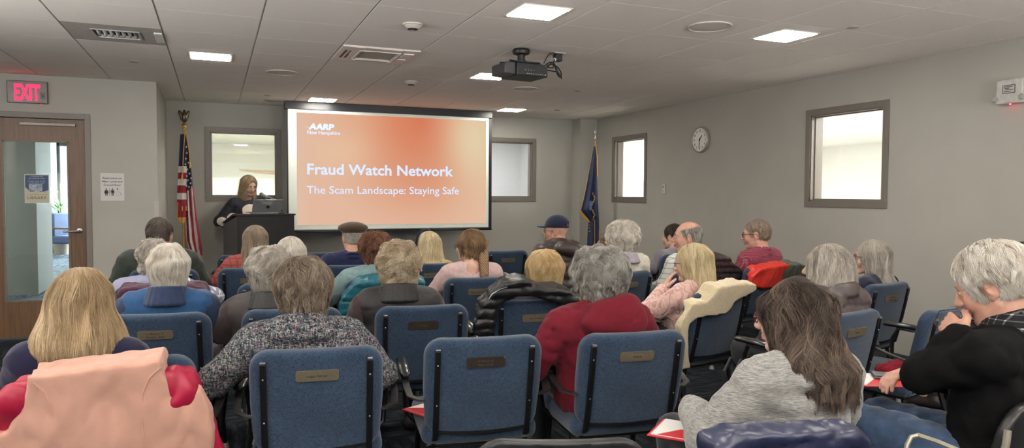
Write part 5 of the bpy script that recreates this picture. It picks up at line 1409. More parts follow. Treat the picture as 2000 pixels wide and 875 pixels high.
# ---------------------------------------------------------------- clothes
def folds(amp, f=22, ph=0.0):
    def fn(P):
        a = wob(P*np.array((1, 1, 1.0)), f, ph); b = wob(P*np.array((1.0, 1.0, 0.55)), f*2.1, ph+1.7); c = wob(P*np.array((0.6, 0.8, 1.5)), f*1.5, ph+4.1)
        return amp*(0.7*a+0.6*(1-2*np.abs(b))+0.6*(1-2*np.abs(c)))*0.9
    return fn
def quilt(amp, pitch, axis=2, ph=0.0, bend=0.3):
    def f(P):
        z = P[..., axis]+bend*0.1*np.abs(P[..., 0])+0.004*wob(P, 40, ph)
        return -amp*np.sqrt(np.abs(np.sin(PI*z/pitch)))+amp*0.6+0.0025*wob(P, 55, ph)
    return f
def build_top(o, J, mat, g=0.012, name='sweater', res=0.011, arms=(-1, 1), armg=None, disp=None, hem=None, neck=0.060, collar=None, extra=None, wrist=0.97, k=0.045, cuff=True, mats=None, pick=None):
    lo = np.array([min(J.el[-1][0], J.wr[-1][0], -J.sw)-0.11, -0.26, (hem if hem is not None else J.pz-0.06)-0.04]); hi = np.array([max(J.el[1][0], J.wr[1][0], J.sw)+0.11, max(J.wr[1][1], J.wr[-1][1], J.el[1][1], J.el[-1][1])+0.1, max(J.nb[2]+0.13, J.wr[1][2]+0.05, J.wr[-1][2]+0.05)])
    F = Field(np.arange(lo[0], hi[0], res), np.arange(lo[1], hi[1], res), np.arange(lo[2], hi[2], res))
    put_torso(F, J, g, k, arms, armg, wrist=wrist)
    if extra: extra(F, J)
    if disp: F.disp(disp)
    # hem and neck opening
    zc = hem if hem is not None else J.pz-0.04
    F.F[:] = np.maximum(F.F, (zc-F.ax[2])[None, None, :]) if hem is not None or J.stand else F.F
    up = J.hp((0, -0.02, -0.03))
    F.cap(J.nb+np.array((0, 0.0, -0.015)), up+(up-J.nb)*1.5, neck, neck*0.98, k=0.006, op='sub')
    if collar: collar(F, J)
    V, Q = F.mesh()
    mi = None
    if pick is not None: mi = pick(V[Q].mean(1))
    return mesh_obj(name, V, Q, mats or mat, o, midx=mi)
def ring(F, J, z0, h, r0, r1, t, k=0.008, tilt=0.02, open_front=0.0, dy=0.0):
    """stand-up collar around the neck"""
    for zz in np.linspace(0, h, max(2, int(h/0.012))):
        u_ = zz/max(h, 1e-6); rr_ = r0+(r1-r0)*u_; pts = []
        for a in np.linspace(R(open_front), 2*PI-R(open_front), 22):
            pts.append((J.nb[0]+rr_*math.sin(a), J.nb[1]+dy+rr_*1.05*math.cos(a), J.nb[2]+z0+zz-tilt*math.cos(a)))
        for p, q in zip(pts[:-1], pts[1:]): F.cap(p, q, t, t, k=k)
def trousers(o, J, mat, g=0.010, res=0.014, name='trousers', disp=None):
    allp = np.array([J.kn[1], J.kn[-1], J.an[1], J.an[-1], J.hip[1], J.hip[-1]]); lo = allp.min(0)-0.18; hi = allp.max(0)+0.15; lo[2] = 0.075
    F = Field(np.arange(lo[0], hi[0], res), np.arange(lo[1], hi[1], res), np.arange(lo[2], hi[2], res)); put_legs(F, J, g)
    if disp: F.disp(disp)
    V, Q = F.mesh(); return mesh_obj(name, V, Q, mat, o)
shoe_m = plain('shoe_leather', (44, 38, 36), 0.5)
def shoes(o, J, mat=None):
    for sg in (-1, 1):
        a = J.an[sg]; F = Field(np.arange(a[0]-0.09, a[0]+0.11, 0.010), np.arange(a[1]-0.12, a[1]+0.24, 0.010), np.arange(-0.01, 0.16, 0.008))
        z = max(0.0, a[2]-0.085)
        F.cap((a[0], a[1]-0.04, 0.042), (a[0]+sg*0.02, a[1]+0.145, 0.036), 0.040, 0.040, k=0); F.cap((a[0], a[1]-0.015, 0.05), (a[0], a[1], 0.095), 0.044, 0.042, k=0.02)
        F.F[:] = np.maximum(F.F, (0.002-F.ax[2])[None, None, :])
        V, Q = F.mesh(); V[:, 2] += 0.0; mesh_obj('shoe', V, Q, mat or shoe_m, o)
def glasses(o, J, m, arms_z=0.004):
    mb = MB()
    for sg in (-1, 1):
        pts = [J.hp((sg*0.033+0.024*math.cos(t), 0.108-0.010*abs(sg*0.033+0.024*math.cos(t))/0.05, 0.000+0.017*math.sin(t))) for t in np.linspace(0, 2*PI, 17)[:-1]]
        mb.tube(pts, 0.0021*J.hs, 6, closed=True)
        mb.tube([J.hp(q) for q in ((sg*0.056, 0.100, 0.006), (sg*0.072, 0.085, 0.006), (sg*0.080, 0.02, 0.004), (sg*0.083, -0.012, 0.002), (sg*0.080, -0.030, -0.014))], 0.0024*J.hs, 6)
    mb.tube([J.hp((-0.010, 0.112, 0.004)), J.hp((0.010, 0.112, 0.004))], 0.002*J.hs, 6)
    g = mb.build('glasses', m, o)
    for sg in (-1, 1):
        l = MB(); xf = Matrix.Translation(J.hp((sg*0.033, 0.103, 0.0))) @ Matrix(J.Rh).to_4x4() @ Matrix.Rotation(PI/2, 4, 'X') @ Matrix.Diagonal((1, 0.7, 1, 1))
        l.lathe([(0, -0.0006), (0.0235*J.hs, -0.0006), (0.0235*J.hs, 0.0006), (0, 0.0006)], 20, xf=xf); l.build('lens', glass, g)

def make_person(label, head, Y, yaw, J_kw, skin, hair=None, hair_mat_=None, n=1200, w=0.004, fine=0.006, male=False, brow=None, eyes=True, body_kw=None, hair_res=0.006, seed=1, group=None):
    """head = photo pixel of the head's centre (between the ears), Y its depth in the room"""
    q = at(head[0], head[1], Y=Y); a = R(yaw)
    kw = dict(J_kw); hy = kw.pop('hy', 0.0); J = Pose(hy, q[2], **kw)
    rg = np.random.default_rng(seed)
    o = build_body('person', J, skin, fine=fine, male=male, **(body_kw or {}))
    hx = J.C[0]
    o.location = (q[0]-(hx*math.cos(a)-hy*math.sin(a)), q[1]-(hx*math.sin(a)+hy*math.cos(a)), 0); o.rotation_euler = (0, 0, a)
    tag(o, label, 'person', group)
    if eyes: add_eyes(o, J)
    if brow is not None: add_brows(o, J, brow)
    if hair is not None: build_hair(o, J, hair, hair_mat_, n, w, rg, hair_res)
    return o, J
# ================================================================ THE AUDIENCE AND THE PRESENTER
def cloth(name, c, var=0.10, sc=35, bump=0.25, bs=500, rough=0.9, sheen=0.2, spec=0.2):
    return plain(name, c, rough, var=var, scale=sc, bump=bump, bscale=bs, spec=spec, sheen=sheen)
def tweed_mat():
    t = NT('multicolour_tweed'); v = t.mapping(scale=(1, 0.5, 1))
    def thread(sc, s3):
        n = t.new('ShaderNodeTexVoronoi'); n.inputs['Scale'].default_value = sc*3.0; t.l.new(t.mapping(scale=s3), n.inputs['Vector']); return n
    a = thread(95, (1, 0.6, 0.22)); b = thread(95, (0.22, 0.6, 1))
    ca = t.ramp(t.xyz(a.outputs['Color'])[0], [(0.0, (40, 44, 50)), (0.28, (84, 90, 94)), (0.45, (132, 134, 132)), (0.6, (62, 86, 92)), (0.72, (106, 76, 92)), (0.86, (136, 134, 130)), (1.0, (70, 66, 88))], 'CONSTANT')
    cb = t.ramp(t.xyz(b.outputs['Color'])[1], [(0.0, (34, 36, 40)), (0.3, (100, 104, 102)), (0.46, (56, 60, 66)), (0.62, (100, 76, 92)), (0.78, (78, 98, 98)), (0.9, (142, 140, 134))], 'CONSTANT')
    f = t.noise(160, detail=1.0)
    t.col(t.mix(t.ramp(f, [(0.46, (0, 0, 0, 1)), (0.54, (1, 1, 1, 1))]), ca, cb)); t.set(rough=0.95, spec=0.1); t.bump(t.noise(190, detail=2), 0.8, 0.006); return t.m
def check_mat(name, base, line, sc, wx=0.12, both=None):
    t = NT(name); o = t.xyz(t.tc())
    def band(c, off=0.0):
        m = t.math('FRACT', t.math('ADD', t.math('MULTIPLY', c, sc), off)); return t.math('LESS_THAN', m, wx)
    bx_, bz_ = band(t.math('ADD', o[0], t.math('MULTIPLY', o[1], 0.6))), band(o[2])
    s = t.math('MULTIPLY', t.math('ADD', bx_, bz_), 0.5)
    t.col(t.ramp(s, [(0.0, base), (0.5, both or line), (1.0, line)])); t.set(rough=0.9, spec=0.15); t.bump(t.noise(500), 0.2, 0.002); return t.m
def heather_mat(name, a, b):
    t = NT(name); n = t.noise(42, t.mapping(scale=(1.0, 1.0, 10), rot=(0.25, 0.3, 0)), 5, 0.75)
    t.col(t.ramp(n, [(0.38, a), (0.62, b)])); t.set(rough=0.95, spec=0.1, sheen=0.3); t.bump(n, 0.25, 0.003); return t.m
def circles_mat():
    t = NT('navy_blouse_with_circles'); v = t.new('ShaderNodeTexVoronoi'); v.inputs['Scale'].default_value = 6.5; v.inputs['Randomness'].default_value = 0.7; t.l.new(t.mapping(scale=(1, 0.8, 1), loc=(0.03, 0, 0.02)), v.inputs['Vector'])
    o = t.xyz(t.tc()); low = t.math('LESS_THAN', o[2], 1.20)
    c = t.math('MULTIPLY', t.math('LESS_THAN', v.outputs['Distance'], 0.42), low)
    front = t.math('MULTIPLY', t.math('GREATER_THAN', o[1], 0.075), t.math('LESS_THAN', t.math('ABSOLUTE', o[0]), 0.11))
    v2 = t.new('ShaderNodeTexVoronoi'); v2.inputs['Scale'].default_value = 11; t.l.new(t.tc(), v2.inputs['Vector'])
    fc = t.mix(t.math('LESS_THAN', v2.outputs['Distance'], 0.26), (212, 200, 178), (66, 58, 52))
    t.col(t.mix(front, t.mix(c, (17, 19, 32), (208, 202, 190)), fc)); t.set(rough=0.7, sheen=0.1); return t.m
def nordic_mat():
    t = NT('nordic_knit'); o = t.xyz(t.tc()); u = t.math('FRACT', t.math('MULTIPLY', t.math('ADD', o[0], t.math('MULTIPLY', o[1], 0.8)), 16)); v = t.math('FRACT', t.math('MULTIPLY', o[2], 14))
    zz = t.math('ABSOLUTE', t.math('ADD', u, -0.5)); d = t.math('ABSOLUTE', t.math('ADD', zz, t.math('MULTIPLY', v, -0.5)))
    m = t.math('LESS_THAN', d, 0.07); band = t.math('LESS_THAN', t.math('ABSOLUTE', t.math('ADD', v, -0.5)), 0.08)
    side = t.math('GREATER_THAN', o[0], 0.16)
    f = t.math('MULTIPLY', t.math('MAXIMUM', m, band), side)
    t.col(t.mix(f, (138, 140, 164), (222, 222, 224))); t.set(rough=0.95); t.bump(t.noise(420), 0.3, 0.003); return t.m
def cable_mat():
    t = NT('pink_cable_knit'); v = t.mapping(scale=(1, 1, 0.6)); w = t.new('ShaderNodeTexWave'); w.inputs['Scale'].default_value = 9; w.inputs['Distortion'].default_value = 8; w.inputs['Detail'].default_value = 1; w.inputs['Detail Scale'].default_value = 3; t.l.new(v, w.inputs['Vector'])
    t.col(t.ramp(w.outputs['Fac'], [(0.1, (184, 144, 136)), (0.6, (206, 170, 160))])); t.set(rough=0.95, sheen=0.3); t.bump(w.outputs['Fac'], 0.5, 0.008); return t.m
jeans_m = cloth('blue_jeans', (58, 76, 102), 0.3, 24, 0.3, 700)
dark_tr = cloth('dark_trousers', (38, 38, 44)); black_tr = cloth('black_trousers', (26, 26, 28)); grey_tr = cloth('grey_trousers', (84, 84, 86)); tan_tr = cloth('tan_trousers', (120, 106, 88))

HM = {}
def hm(k):
    tab = dict(blond=((112, 92, 68), (168, 144, 112), (206, 186, 154)), greybrown=((58, 48, 40), (112, 98, 84), (176, 164, 148)), grey=((84, 80, 76), (142, 138, 132), (196, 192, 186)),
               white=((156, 146, 132), (206, 198, 186), (234, 230, 222)), brown=((34, 27, 24), (58, 47, 41), (92, 78, 68)), silver=((120, 112, 104), (170, 162, 152), (212, 206, 196)),
               ash=((92, 78, 66), (138, 122, 104), (178, 164, 144)), auburn=((70, 44, 32), (112, 76, 58), (156, 118, 94)), curlblond=((130, 108, 84), (182, 164, 138), (222, 210, 188)),
               paleblond=((150, 128, 92), (204, 186, 148), (234, 222, 194)), goldblond=((142, 112, 74), (196, 168, 122), (226, 206, 166)), braid=((72, 54, 40), (118, 92, 68), (166, 136, 104)),
               dark=((30, 24, 21), (62, 51, 44), (122, 106, 94)), darkgrey=((50, 44, 42), (84, 76, 70), (132, 122, 114)), presenter=((104, 86, 64), (152, 132, 102), (194, 174, 144)), sandgrey=((98, 84, 72), (138, 122, 106), (176, 162, 146)))
    if k not in HM: HM[k] = hair_mat('hair_'+k, *tab[k])
    return HM[k]
def look(X, Y, target=(0.5, 9.1)): return math.degrees(math.atan2(X-target[0], target[1]-Y))

ARMREST = {-1: ((-0.285, -0.02, 0.71), (-0.20, 0.22, 0.70), (0.5, 0.85, -0.05), (0, 0, -1)), 1: ((0.285, -0.02, 0.71), (0.20, 0.22, 0.70), (-0.5, 0.85, -0.05), (0, 0, -1))}
def P_(label, head, Y, yaw, hair, hmat, skin=skin_a, hyaw=None, n=1000, w=0.0045, fine=0.0075, **k):
    jk = k.pop('J', {}); q = at(head[0], head[1], Y=Y)
    jk.setdefault('hyaw', (look(q[0], Y) if hyaw is None else hyaw)-yaw)
    jk['hyaw'] = max(-60, min(60, jk['hyaw']))
    return make_person(label, head, Y, yaw, jk, skin, hair, hm(hmat) if hmat else None, n=n, w=w, fine=fine, **k)

# ---- nearest people -------------------------------------------------
# 1 blond bob
o, J = P_('person with a smooth blond bob in a navy top, seen from behind at far left', (160, 592), 3.06, -8, S('bob', L=0.185, W=0.158, D=0.125, skirt=[(0.05, 0.090, 0.108, -0.018), (-0.02, 0.110, 0.114, -0.022), (-0.09, 0.138, 0.120, -0.025), (-0.15, 0.156, 0.118, -0.028), (-0.185, 0.154, 0.108, -0.030)], lump=(0.004, 30), wave=0.10, wfreq=7, depth=(-0.006, 0.005), jit=0.16, tclump=14, tipfade=-0.05, phj=0.5), 'blond', n=9000, w=0.0024, fine=0.006, hair_res=0.005, seed=3, J=dict(hs=1.04, sw=0.175))
navy_knit = cloth('navy_knit', (24, 23, 50)); build_top(o, J, navy_knit, 0.014, 'sweater', disp=folds(0.003)); trousers(o, J, dark_tr); shoes(o, J)
# 2 tweed jacket
def tweed_collar(F, J):
    ring(F, J, 0.000, 0.050, 0.092, 0.074, 0.010, open_front=30, tilt=0.018)
    F.ell((J.nb[0], J.nb[1]-0.074, J.nb[2]-0.004), (0.125, 0.032, 0.034), 0.010)
o, J = P_('person in a multicolour tweed jacket with short grey-brown hair, seen from behind', (592, 566), 2.93, -8, S('short_w', r=(0.103, 0.118, 0.107), L=0.092, lump=(0.006, 34), wave=0.5, wfreq=7, depth=(-0.009, 0.010), jit=0.32, len=0.10, tclump=26, phj=0.5), 'greybrown', n=9000, w=0.0025, fine=0.006, hair_res=0.005, seed=4,
          J=dict(sw=0.185, arms={-1: ((-0.33, 0.0, 0.70), (-0.26, 0.24, 0.70), (0.6, 0.8, -0.05), (0, 0, -1)), 1: ((0.30, 0.0, 0.69), (0.24, 0.24, 0.69), (-0.6, 0.8, -0.05), (0, 0, -1))}))
tweed = tweed_mat(); build_top(o, J, tweed, 0.024, 'tweed_jacket', res=0.009, disp=folds(0.006, 16, 0.4), hem=0.45, collar=tweed_collar); trousers(o, J, dark_tr); shoes(o, J)
# 3 red hooded sweatshirt
def red_hood(F, J):
    x, y, z = J.nb; q = x
    pts = [(x+0.088*math.sin(a), y+0.0+0.085*math.cos(a), z+0.004-0.02*math.cos(a)) for a in np.linspace(R(38), R(322), 16)]
    for p, r_ in zip(zip(pts[:-1], pts[1:]), np.linspace(0, 1, 15)): F.cap(p[0], p[1], 0.030, k=0.014)
    F.ell((x+0.03, y-0.085, z+0.020), (0.125, 0.055, 0.060), 0.02); F.ell((x+0.085, y-0.105, z-0.020), (0.085, 0.055, 0.085), 0.02); F.ell((x+0.085, y-0.07, z+0.055), (0.062, 0.055, 0.040), 0.02)
    F.ell((x-0.03, y-0.095, z-0.025), (0.10, 0.045, 0.055), 0.02)
    F.cap((x-0.12, y-0.135, z-0.05), (x+0.06, y-0.165, z-0.085), 0.010, k=0.010, op='sub')
    F.cap((x+0.06, y-0.16, z-0.04), (x+0.12, y-0.15, z+0.03), 0.006, k=0.008, op='sub')
o, J = P_('person in a dark red hooded sweatshirt with wavy grey hair, seen from behind', (1166, 543), 2.82, -6, S('curly', r=(0.122, 0.128, 0.116), len=0.10, curl=0.006, cfreq=0.5, wave=0.7, wfreq=9, curlrand=0.28, depth=(-0.006, 0.010), tclump=30), 'grey', n=8500, w=0.0026, fine=0.006, hair_res=0.005, seed=5, hyaw=18,
          J=dict(sw=0.185, arms={-1: ((-0.30, 0.01, 0.66), (-0.14, 0.22, 0.60), (0.8, 0.6, -0.05), (0, 0, -1)), 1: ((0.29, 0.0, 0.68), (0.2, 0.24, 0.66), (-0.6, 0.8, -0.05), (0, 0, -1))}))
red_sw = cloth('dark_red_sweatshirt', (98, 20, 34), 0.08, 40, 0.3, 600, 0.9, 0.05); build_top(o, J, red_sw, 0.024, 'hooded_sweatshirt', res=0.0085, disp=folds(0.006, 19, 2.0), hem=0.42, collar=red_hood, neck=0.066); trousers(o, J, dark_tr); shoes(o, J)
# 4 long dark hair, grey hoodie
def grey_hood(F, J):
    x, y, z = J.nb
    pts = [(x+0.128*math.sin(a), y-0.005+0.105*math.cos(a), z-0.040-0.030*math.cos(a)*0.6) for a in np.linspace(R(25), R(335), 18)]
    for p, q in zip(pts[:-1], pts[1:]): F.cap(p, q, 0.024, k=0.012)
    F.ell((x, y-0.060, z-0.10), (0.155, 0.050, 0.050), 0.03); F.ell((x, y-0.075, z-0.17), (0.12, 0.045, 0.055), 0.03)
o, J = P_('person with long dark brown hair, glasses and a heather grey hooded sweatshirt', (1545, 618), 1.80, 4, S('long', wave=0.42, wfreq=5.5, depth=(-0.008, 0.010), jit=0.25, tclump=24, tipfade=0.10, phj=0.6, steps=20, skirt=[(0.05, 0.092, 0.110, -0.018), (-0.04, 0.108, 0.112, -0.030), (-0.11, 0.120, 0.102, -0.048), (-0.17, 0.140, 0.098, -0.086), (-0.225, 0.132, 0.078, -0.100)], lump=(0.009, 24), box=((-0.17, -0.22, -0.235), (0.16, 0.10, 0.14)), len=0.20), 'dark', n=13000, w=0.0024, fine=0.0045, hair_res=0.005, seed=6, hyaw=26, brow=hm('dark'),
          J=dict(sw=0.185, hpitch=6, arms={-1: ((-0.30, 0.05, 0.66), (-0.14, 0.30, 0.66), (0.7, 0.7, -0.05), (0, 0, -1)), 1: ((0.27, 0.03, 0.68), (0.15, 0.28, 0.66), (-0.7, 0.7, -0.05), (0, 0, -1))}))
heather = heather_mat('heather_grey', (92, 92, 91), (150, 148, 144)); build_top(o, J, heather, 0.026, 'hooded_sweatshirt', res=0.008, disp=folds(0.007, 15, 0.9), hem=0.45, collar=grey_hood, neck=0.066); trousers(o, J, dark_tr); shoes(o, J)
tort = plain('tortoise_frame', (92, 34, 40), 0.3, var=0.6, scale=120); glasses(o, J, tort)
DARK = (o, J)
# 5 man in the black sweater
def shirt_collar(F, J): ring(F, J, -0.012, 0.040, 0.080, 0.070, 0.007, open_front=26, tilt=0.014)
mp_ = {-1: ((-0.19, 0.17, 0.82), (-0.115, 0.070, 0.962), (0.50, 0.75, 0.28), (0.65, -0.5, -0.4)), 1: ((0.22, 0.10, 0.72), (-0.01, 0.275, 0.79), (-0.9, 0.25, -0.1), (0, -0.3, -1))}
men_white = S('men', t=0.012, wave=0.25, len=0.06, depth=(-0.003, 0.005), jit=0.25, wfreq=8, tclump=30, phj=0.6)
o, J = P_('white-haired man in a black sweater holding his glasses to his chin', (1940, 556), 1.60, 16, men_white, 'white', skin=skin_b, n=6500, w=0.0024, fine=0.0045, male=True, hair_res=0.005, seed=7, hyaw=24, brow=hm('white'), body_kw=dict(hands_fine=True, curl=(1.0, 0.6)),
          J=dict(sw=0.20, hpitch=22, hy=0.03, hs=1.07, bw=1.08, fat=1.0, arms=mp_, legs={-1: ((-0.15, 0.44, 0.60), (-0.13, 0.42, 0.085)), 1: ((0.13, 0.44, 0.55), (0.13, 0.46, 0.085))}))
black_knit = cloth('black_sweater_knit', (15, 15, 16), 0.12, 30, 0.3, 500, sheen=0.0, spec=0.1); build_top(o, J, black_knit, 0.022, 'sweater', res=0.009, disp=folds(0.007, 13, 0.2), neck=0.092, wrist=0.93)
bw_check = check_mat('black_white_check', (30, 30, 34), (176, 172, 168), 48, 0.16, (84, 82, 82))
def neck_piece(o, J, mat, r=0.082, h=0.05, name='shirt_collar', t=0.007, z0=-0.02, of=24, tilt=0.012):
    F = Field(np.arange(J.nb[0]-0.14, J.nb[0]+0.14, 0.0065), np.arange(J.nb[1]-0.16, J.nb[1]+0.14, 0.0065), np.arange(J.nb[2]-0.08, J.nb[2]+0.12, 0.0065))
    ring(F, J, z0-0.012, h+0.012, r*1.06, r*0.80, t, open_front=of, tilt=tilt); V, Q = F.mesh(); return mesh_obj(name, V, Q, mat, o)
neck_piece(o, J, bw_check, 0.086, 0.060, t=0.009, z0=0.005, tilt=0.030); trousers(o, J, jeans_m, 0.022, 0.011, 'jeans', folds(0.006, 18, 1)); shoes(o, J)
MAN = (o, J)

# ---- second row -----------------------------------------------------
o, J = P_('white-haired person in a blue vest with navy sleeves and stand-up collar', (331, 524), 4.02, -8, S('short_w', r=(0.094, 0.112, 0.100), L=0.092, wave=0.12, jit=0.2, depth=(-0.004, 0.003)), 'white', n=4500, w=0.0030, seed=8, J=dict(sw=0.185))
navy_fl = cloth('navy_fleece', (40, 52, 78)); blue_v = cloth('bright_blue_fleece', (36, 70, 108))
build_top(o, J, navy_fl, 0.016, 'sweater', disp=folds(0.004)); build_top(o, J, blue_v, 0.028, 'vest', arms=(), disp=folds(0.004, 18, 1)); neck_piece(o, J, navy_fl, 0.103, 0.062, 'vest_collar', 0.010, -0.01, 20); trousers(o, J, dark_tr); shoes(o, J)
puffer_brown = plain('dark_brown_nylon', (50, 44, 42), 0.68, var=0.1, scale=30, bump=0.1)
o, J = P_('person with wavy light grey hair in a dark brown vest, left of the tweed jacket', (527, 531), 3.92, -8, S('curly', r=(0.112, 0.122, 0.110), len=0.10, curl=0.004, cfreq=0.4, wave=0.7, wfreq=8, curlrand=0.25, depth=(-0.006, 0.007), tclump=28), 'silver', n=5500, w=0.0030, seed=9, J=dict(sw=0.18))
royal = cloth('umber_fleece', (56, 46, 44)); build_top(o, J, royal, 0.012, 'sweater', disp=folds(0.003)); build_top(o, J, puffer_brown, 0.026, 'vest', arms=(), disp=folds(0.004, 20, 2)); neck_piece(o, J, plain('black_collar', (26, 25, 27), 0.6), 0.102, 0.055, 'vest_collar', 0.011, -0.015, 20); trousers(o, J, dark_tr); shoes(o, J)
o, J = P_('person with tight light blond curls in a black vest over dark brown sleeves', (776, 523), 3.80, -8, S('curly', r=(0.104, 0.116, 0.110), len=0.075, curl=0.010, cfreq=1.1, curlrand=0.5, lock=40, depth=(-0.003, 0.011), jit=0.4, tclump=40), 'curlblond', n=5500, w=0.0032, seed=10, J=dict(sw=0.18))
brown_sl = cloth('dark_brown_fleece', (58, 44, 42)); build_top(o, J, brown_sl, 0.018, 'sweater', disp=folds(0.004)); black_ny = plain('black_nylon', (30, 28, 30), 0.65, var=0.1, scale=40, bump=0.08)
build_top(o, J, black_ny, 0.030, 'vest', res=0.009, arms=(), disp=quilt(0.007, 0.075, bend=0.6)); neck_piece(o, J, black_ny, 0.108, 0.060, 'vest_collar', 0.012, -0.01, 16, 0.02); trousers(o, J, dark_tr); shoes(o, J)
CURLY = (o, J)
o, J = P_('person with golden blond layered hair in front of the black puffer jacket', (1060, 530), 3.82, -8, S('short_w', r=(0.102, 0.114, 0.104), L=0.165, wave=0.35, wfreq=7, jit=0.3, depth=(-0.006, 0.007), len=0.11, tclump=20), 'goldblond', n=5200, w=0.0030, seed=11, J=dict(sw=0.165))
build_top(o, J, cloth('charcoal_knit', (52, 52, 56)), 0.012, 'sweater', disp=folds(0.003)); trousers(o, J, dark_tr); shoes(o, J)
# pink cable sweater, hand on cheek
pk = {-1: ((-0.25, 0.17, 0.67), (-0.110, 0.135, 0.815), (0.38, -0.20, 0.9), (0.65, -0.6, -0.1)), 1: ((0.22, 0.06, 0.70), (0.05, 0.30, 0.64), (-0.8, 0.5, -0.05), (0, 0, -1))}
o, J = P_('pale blond person in a pink cable-knit sweater resting a hand on the cheek', (1352, 514), 3.72, 16, S('long', L=0.215, W=0.108, B=0.080, wave=0.06, jit=0.12, depth=(-0.005, 0.004), tclump=26), 'paleblond', n=6000, w=0.0028, fine=0.0055, seed=12, hyaw=42, brow=hm('paleblond'), body_kw=dict(hands_fine=True, curl=(0.45, 0.6)), J=dict(sw=0.165, hpitch=4, arms=pk))
build_top(o, J, cable_mat(), 0.022, 'sweater', res=0.009, disp=folds(0.0045, 18), collar=lambda F, J: ring(F, J, -0.01, 0.02, 0.076, 0.072, 0.009)); trousers(o, J, grey_tr); shoes(o, J)
glasses(o, J, plain('violet_frame', (62, 58, 112), 0.3))
# grey bob, puffer
pufm = plain('taupe_shiny_nylon', (78, 68, 68), 0.40, var=0.08, scale=30, bump=0.05)
o, J = P_('person with a silver-white bob in a shiny taupe puffer jacket', (1614, 523), 2.90, 12, S('bob', L=0.125, W=0.128, D=0.128, lump=(0.004, 30), wave=0.2, jit=0.18, depth=(-0.005, 0.005), tclump=22), 'silver', n=6000, w=0.0028, seed=13, hyaw=34, brow=hm('silver'), J=dict(sw=0.18))
build_top(o, J, pufm, 0.040, 'puffer_jacket', res=0.009, disp=quilt(0.012, 0.085, bend=0.8), collar=lambda F, J: ring(F, J, 0.005, 0.05, 0.100, 0.094, 0.015, open_front=22)); trousers(o, J, dark_tr); shoes(o, J)
# long silver hair at right
o, J = P_('person with long silver hair, glasses and a dark navy top beside the right wall', (1701, 503), 3.66, 14, S('long', L=0.235, W=0.105, B=0.085, wave=0.12, wfreq=5, jit=0.16, depth=(-0.005, 0.004), tclump=24, carve=[((0, 0.125, -0.055), (0.100, 0.112, 0.115)), ((0, 0.08, -0.20), (0.080, 0.12, 0.11)), ((0, 0.05, -0.12), (0.13, 0.055, 0.07))]), 'silver', n=4500, w=0.0032, fine=0.0055, seed=14, hyaw=44, brow=hm('silver'), J=dict(sw=0.17))
dk_navy = cloth('dark_navy_knit', (30, 34, 52)); build_top(o, J, dk_navy, 0.016, 'sweater', disp=folds(0.004)); trousers(o, J, dark_tr); shoes(o, J); glasses(o, J, plain('dark_blue_frame', (40, 50, 76), 0.3))

# ---- third row ------------------------------------------------------
o, J = P_('person with short white hair in a lavender nordic sweater, beyond the blue vest', (303, 505), 5.10, -8, S('curly', r=(0.098, 0.112, 0.102), len=0.06, curl=0.003, curlrand=0.3, wave=0.4), 'silver', n=1600, w=0.005, seed=15, J=dict(sw=0.185, arms={-1: ARMREST[-1], 1: ((0.345, 0.02, 0.74), (0.24, 0.22, 0.70), (-0.5, 0.85, -0.05), (0, 0, -1))}, hs=1.0))
build_top(o, J, nordic_mat(), 0.020, 'sweater', disp=folds(0.004)); trousers(o, J, dark_tr); shoes(o, J)
o, J = P_('person with a smooth white bob, between the ash-blond hair and the tweed cap', (568, 498), 5.03, -8, S('bob', L=0.10, W=0.110, D=0.115, jit=0.1), 'white', n=1800, w=0.005, seed=16, J=dict(sw=0.165))
build_top(o, J, cloth('grey_sage_knit', (120, 126, 118)), 0.014, disp=folds(0.003)); trousers(o, J, dark_tr); shoes(o, J)
o, J = P_('person with auburn curly hair in a pale teal sweater', (730, 489), 4.98, -8, S('curly', r=(0.104, 0.116, 0.108), len=0.075, curl=0.006, cfreq=0.7, curlrand=0.5, depth=(-0.003, 0.008)), 'auburn', n=2200, w=0.0048, seed=17, hyaw=14, J=dict(sw=0.18, arms={-1: ((-0.30, 0.02, 0.70), (-0.20, 0.27, 0.67), (0.5, 0.85, -0.05), (0, 0, -1))}))
build_top(o, J, cloth('pale_teal_knit', (114, 138, 140)), 0.018, collar=lambda F, J: ring(F, J, -0.01, 0.045, 0.070, 0.064, 0.009), disp=folds(0.004)); trousers(o, J, dark_tr); shoes(o, J)
# braid
def braid(o, J, mat, rg):
    V = []; Q = []; Tn = []
    a0, a1 = J.hp((0.0, -0.095, -0.01)), J.hp((0.0, -0.118, -0.065)); pts = [a0, a1, a1+np.array((-0.004, -0.030, -0.065)), a1+np.array((-0.006, -0.050, -0.125)), a1+np.array((-0.006, -0.052, -0.185))]
    P = np.array(pts); t = np.linspace(0, 1, 70); C_ = np.stack([np.interp(t, np.linspace(0, 1, 5), P[:, i]) for i in range(3)], -1)
    F = Field(np.arange(C_[:, 0].min()-0.06, C_[:, 0].max()+0.06, 0.005), np.arange(C_[:, 1].min()-0.05, C_[:, 1].max()+0.05, 0.005), np.arange(C_[:, 2].min()-0.04, C_[:, 2].max()+0.04, 0.005))
    for s in range(3):
        q = C_.copy(); ph = 2*PI*s/3; a = t*2*PI*3.6+ph; amp = 0.021*(1-0.35*t)
        q[:, 0] += amp*np.sin(a); q[:, 1] += 0.010*np.sin(2*a)
        for i in range(69):
            r0 = 0.0225*(1-0.35*t[i]); F.cap(q[i], q[i+1], r0, r0, k=0.001)
    F.disp(lambda P: 0.0012*np.sin(P[..., 0]*500+P[..., 2]*380))
    V, Q = F.mesh(); mesh_obj('braid', V, Q, mat, o, attrs={'tint': 0.5+0.35*np.sin(V[:, 0]*400+V[:, 2]*300)})
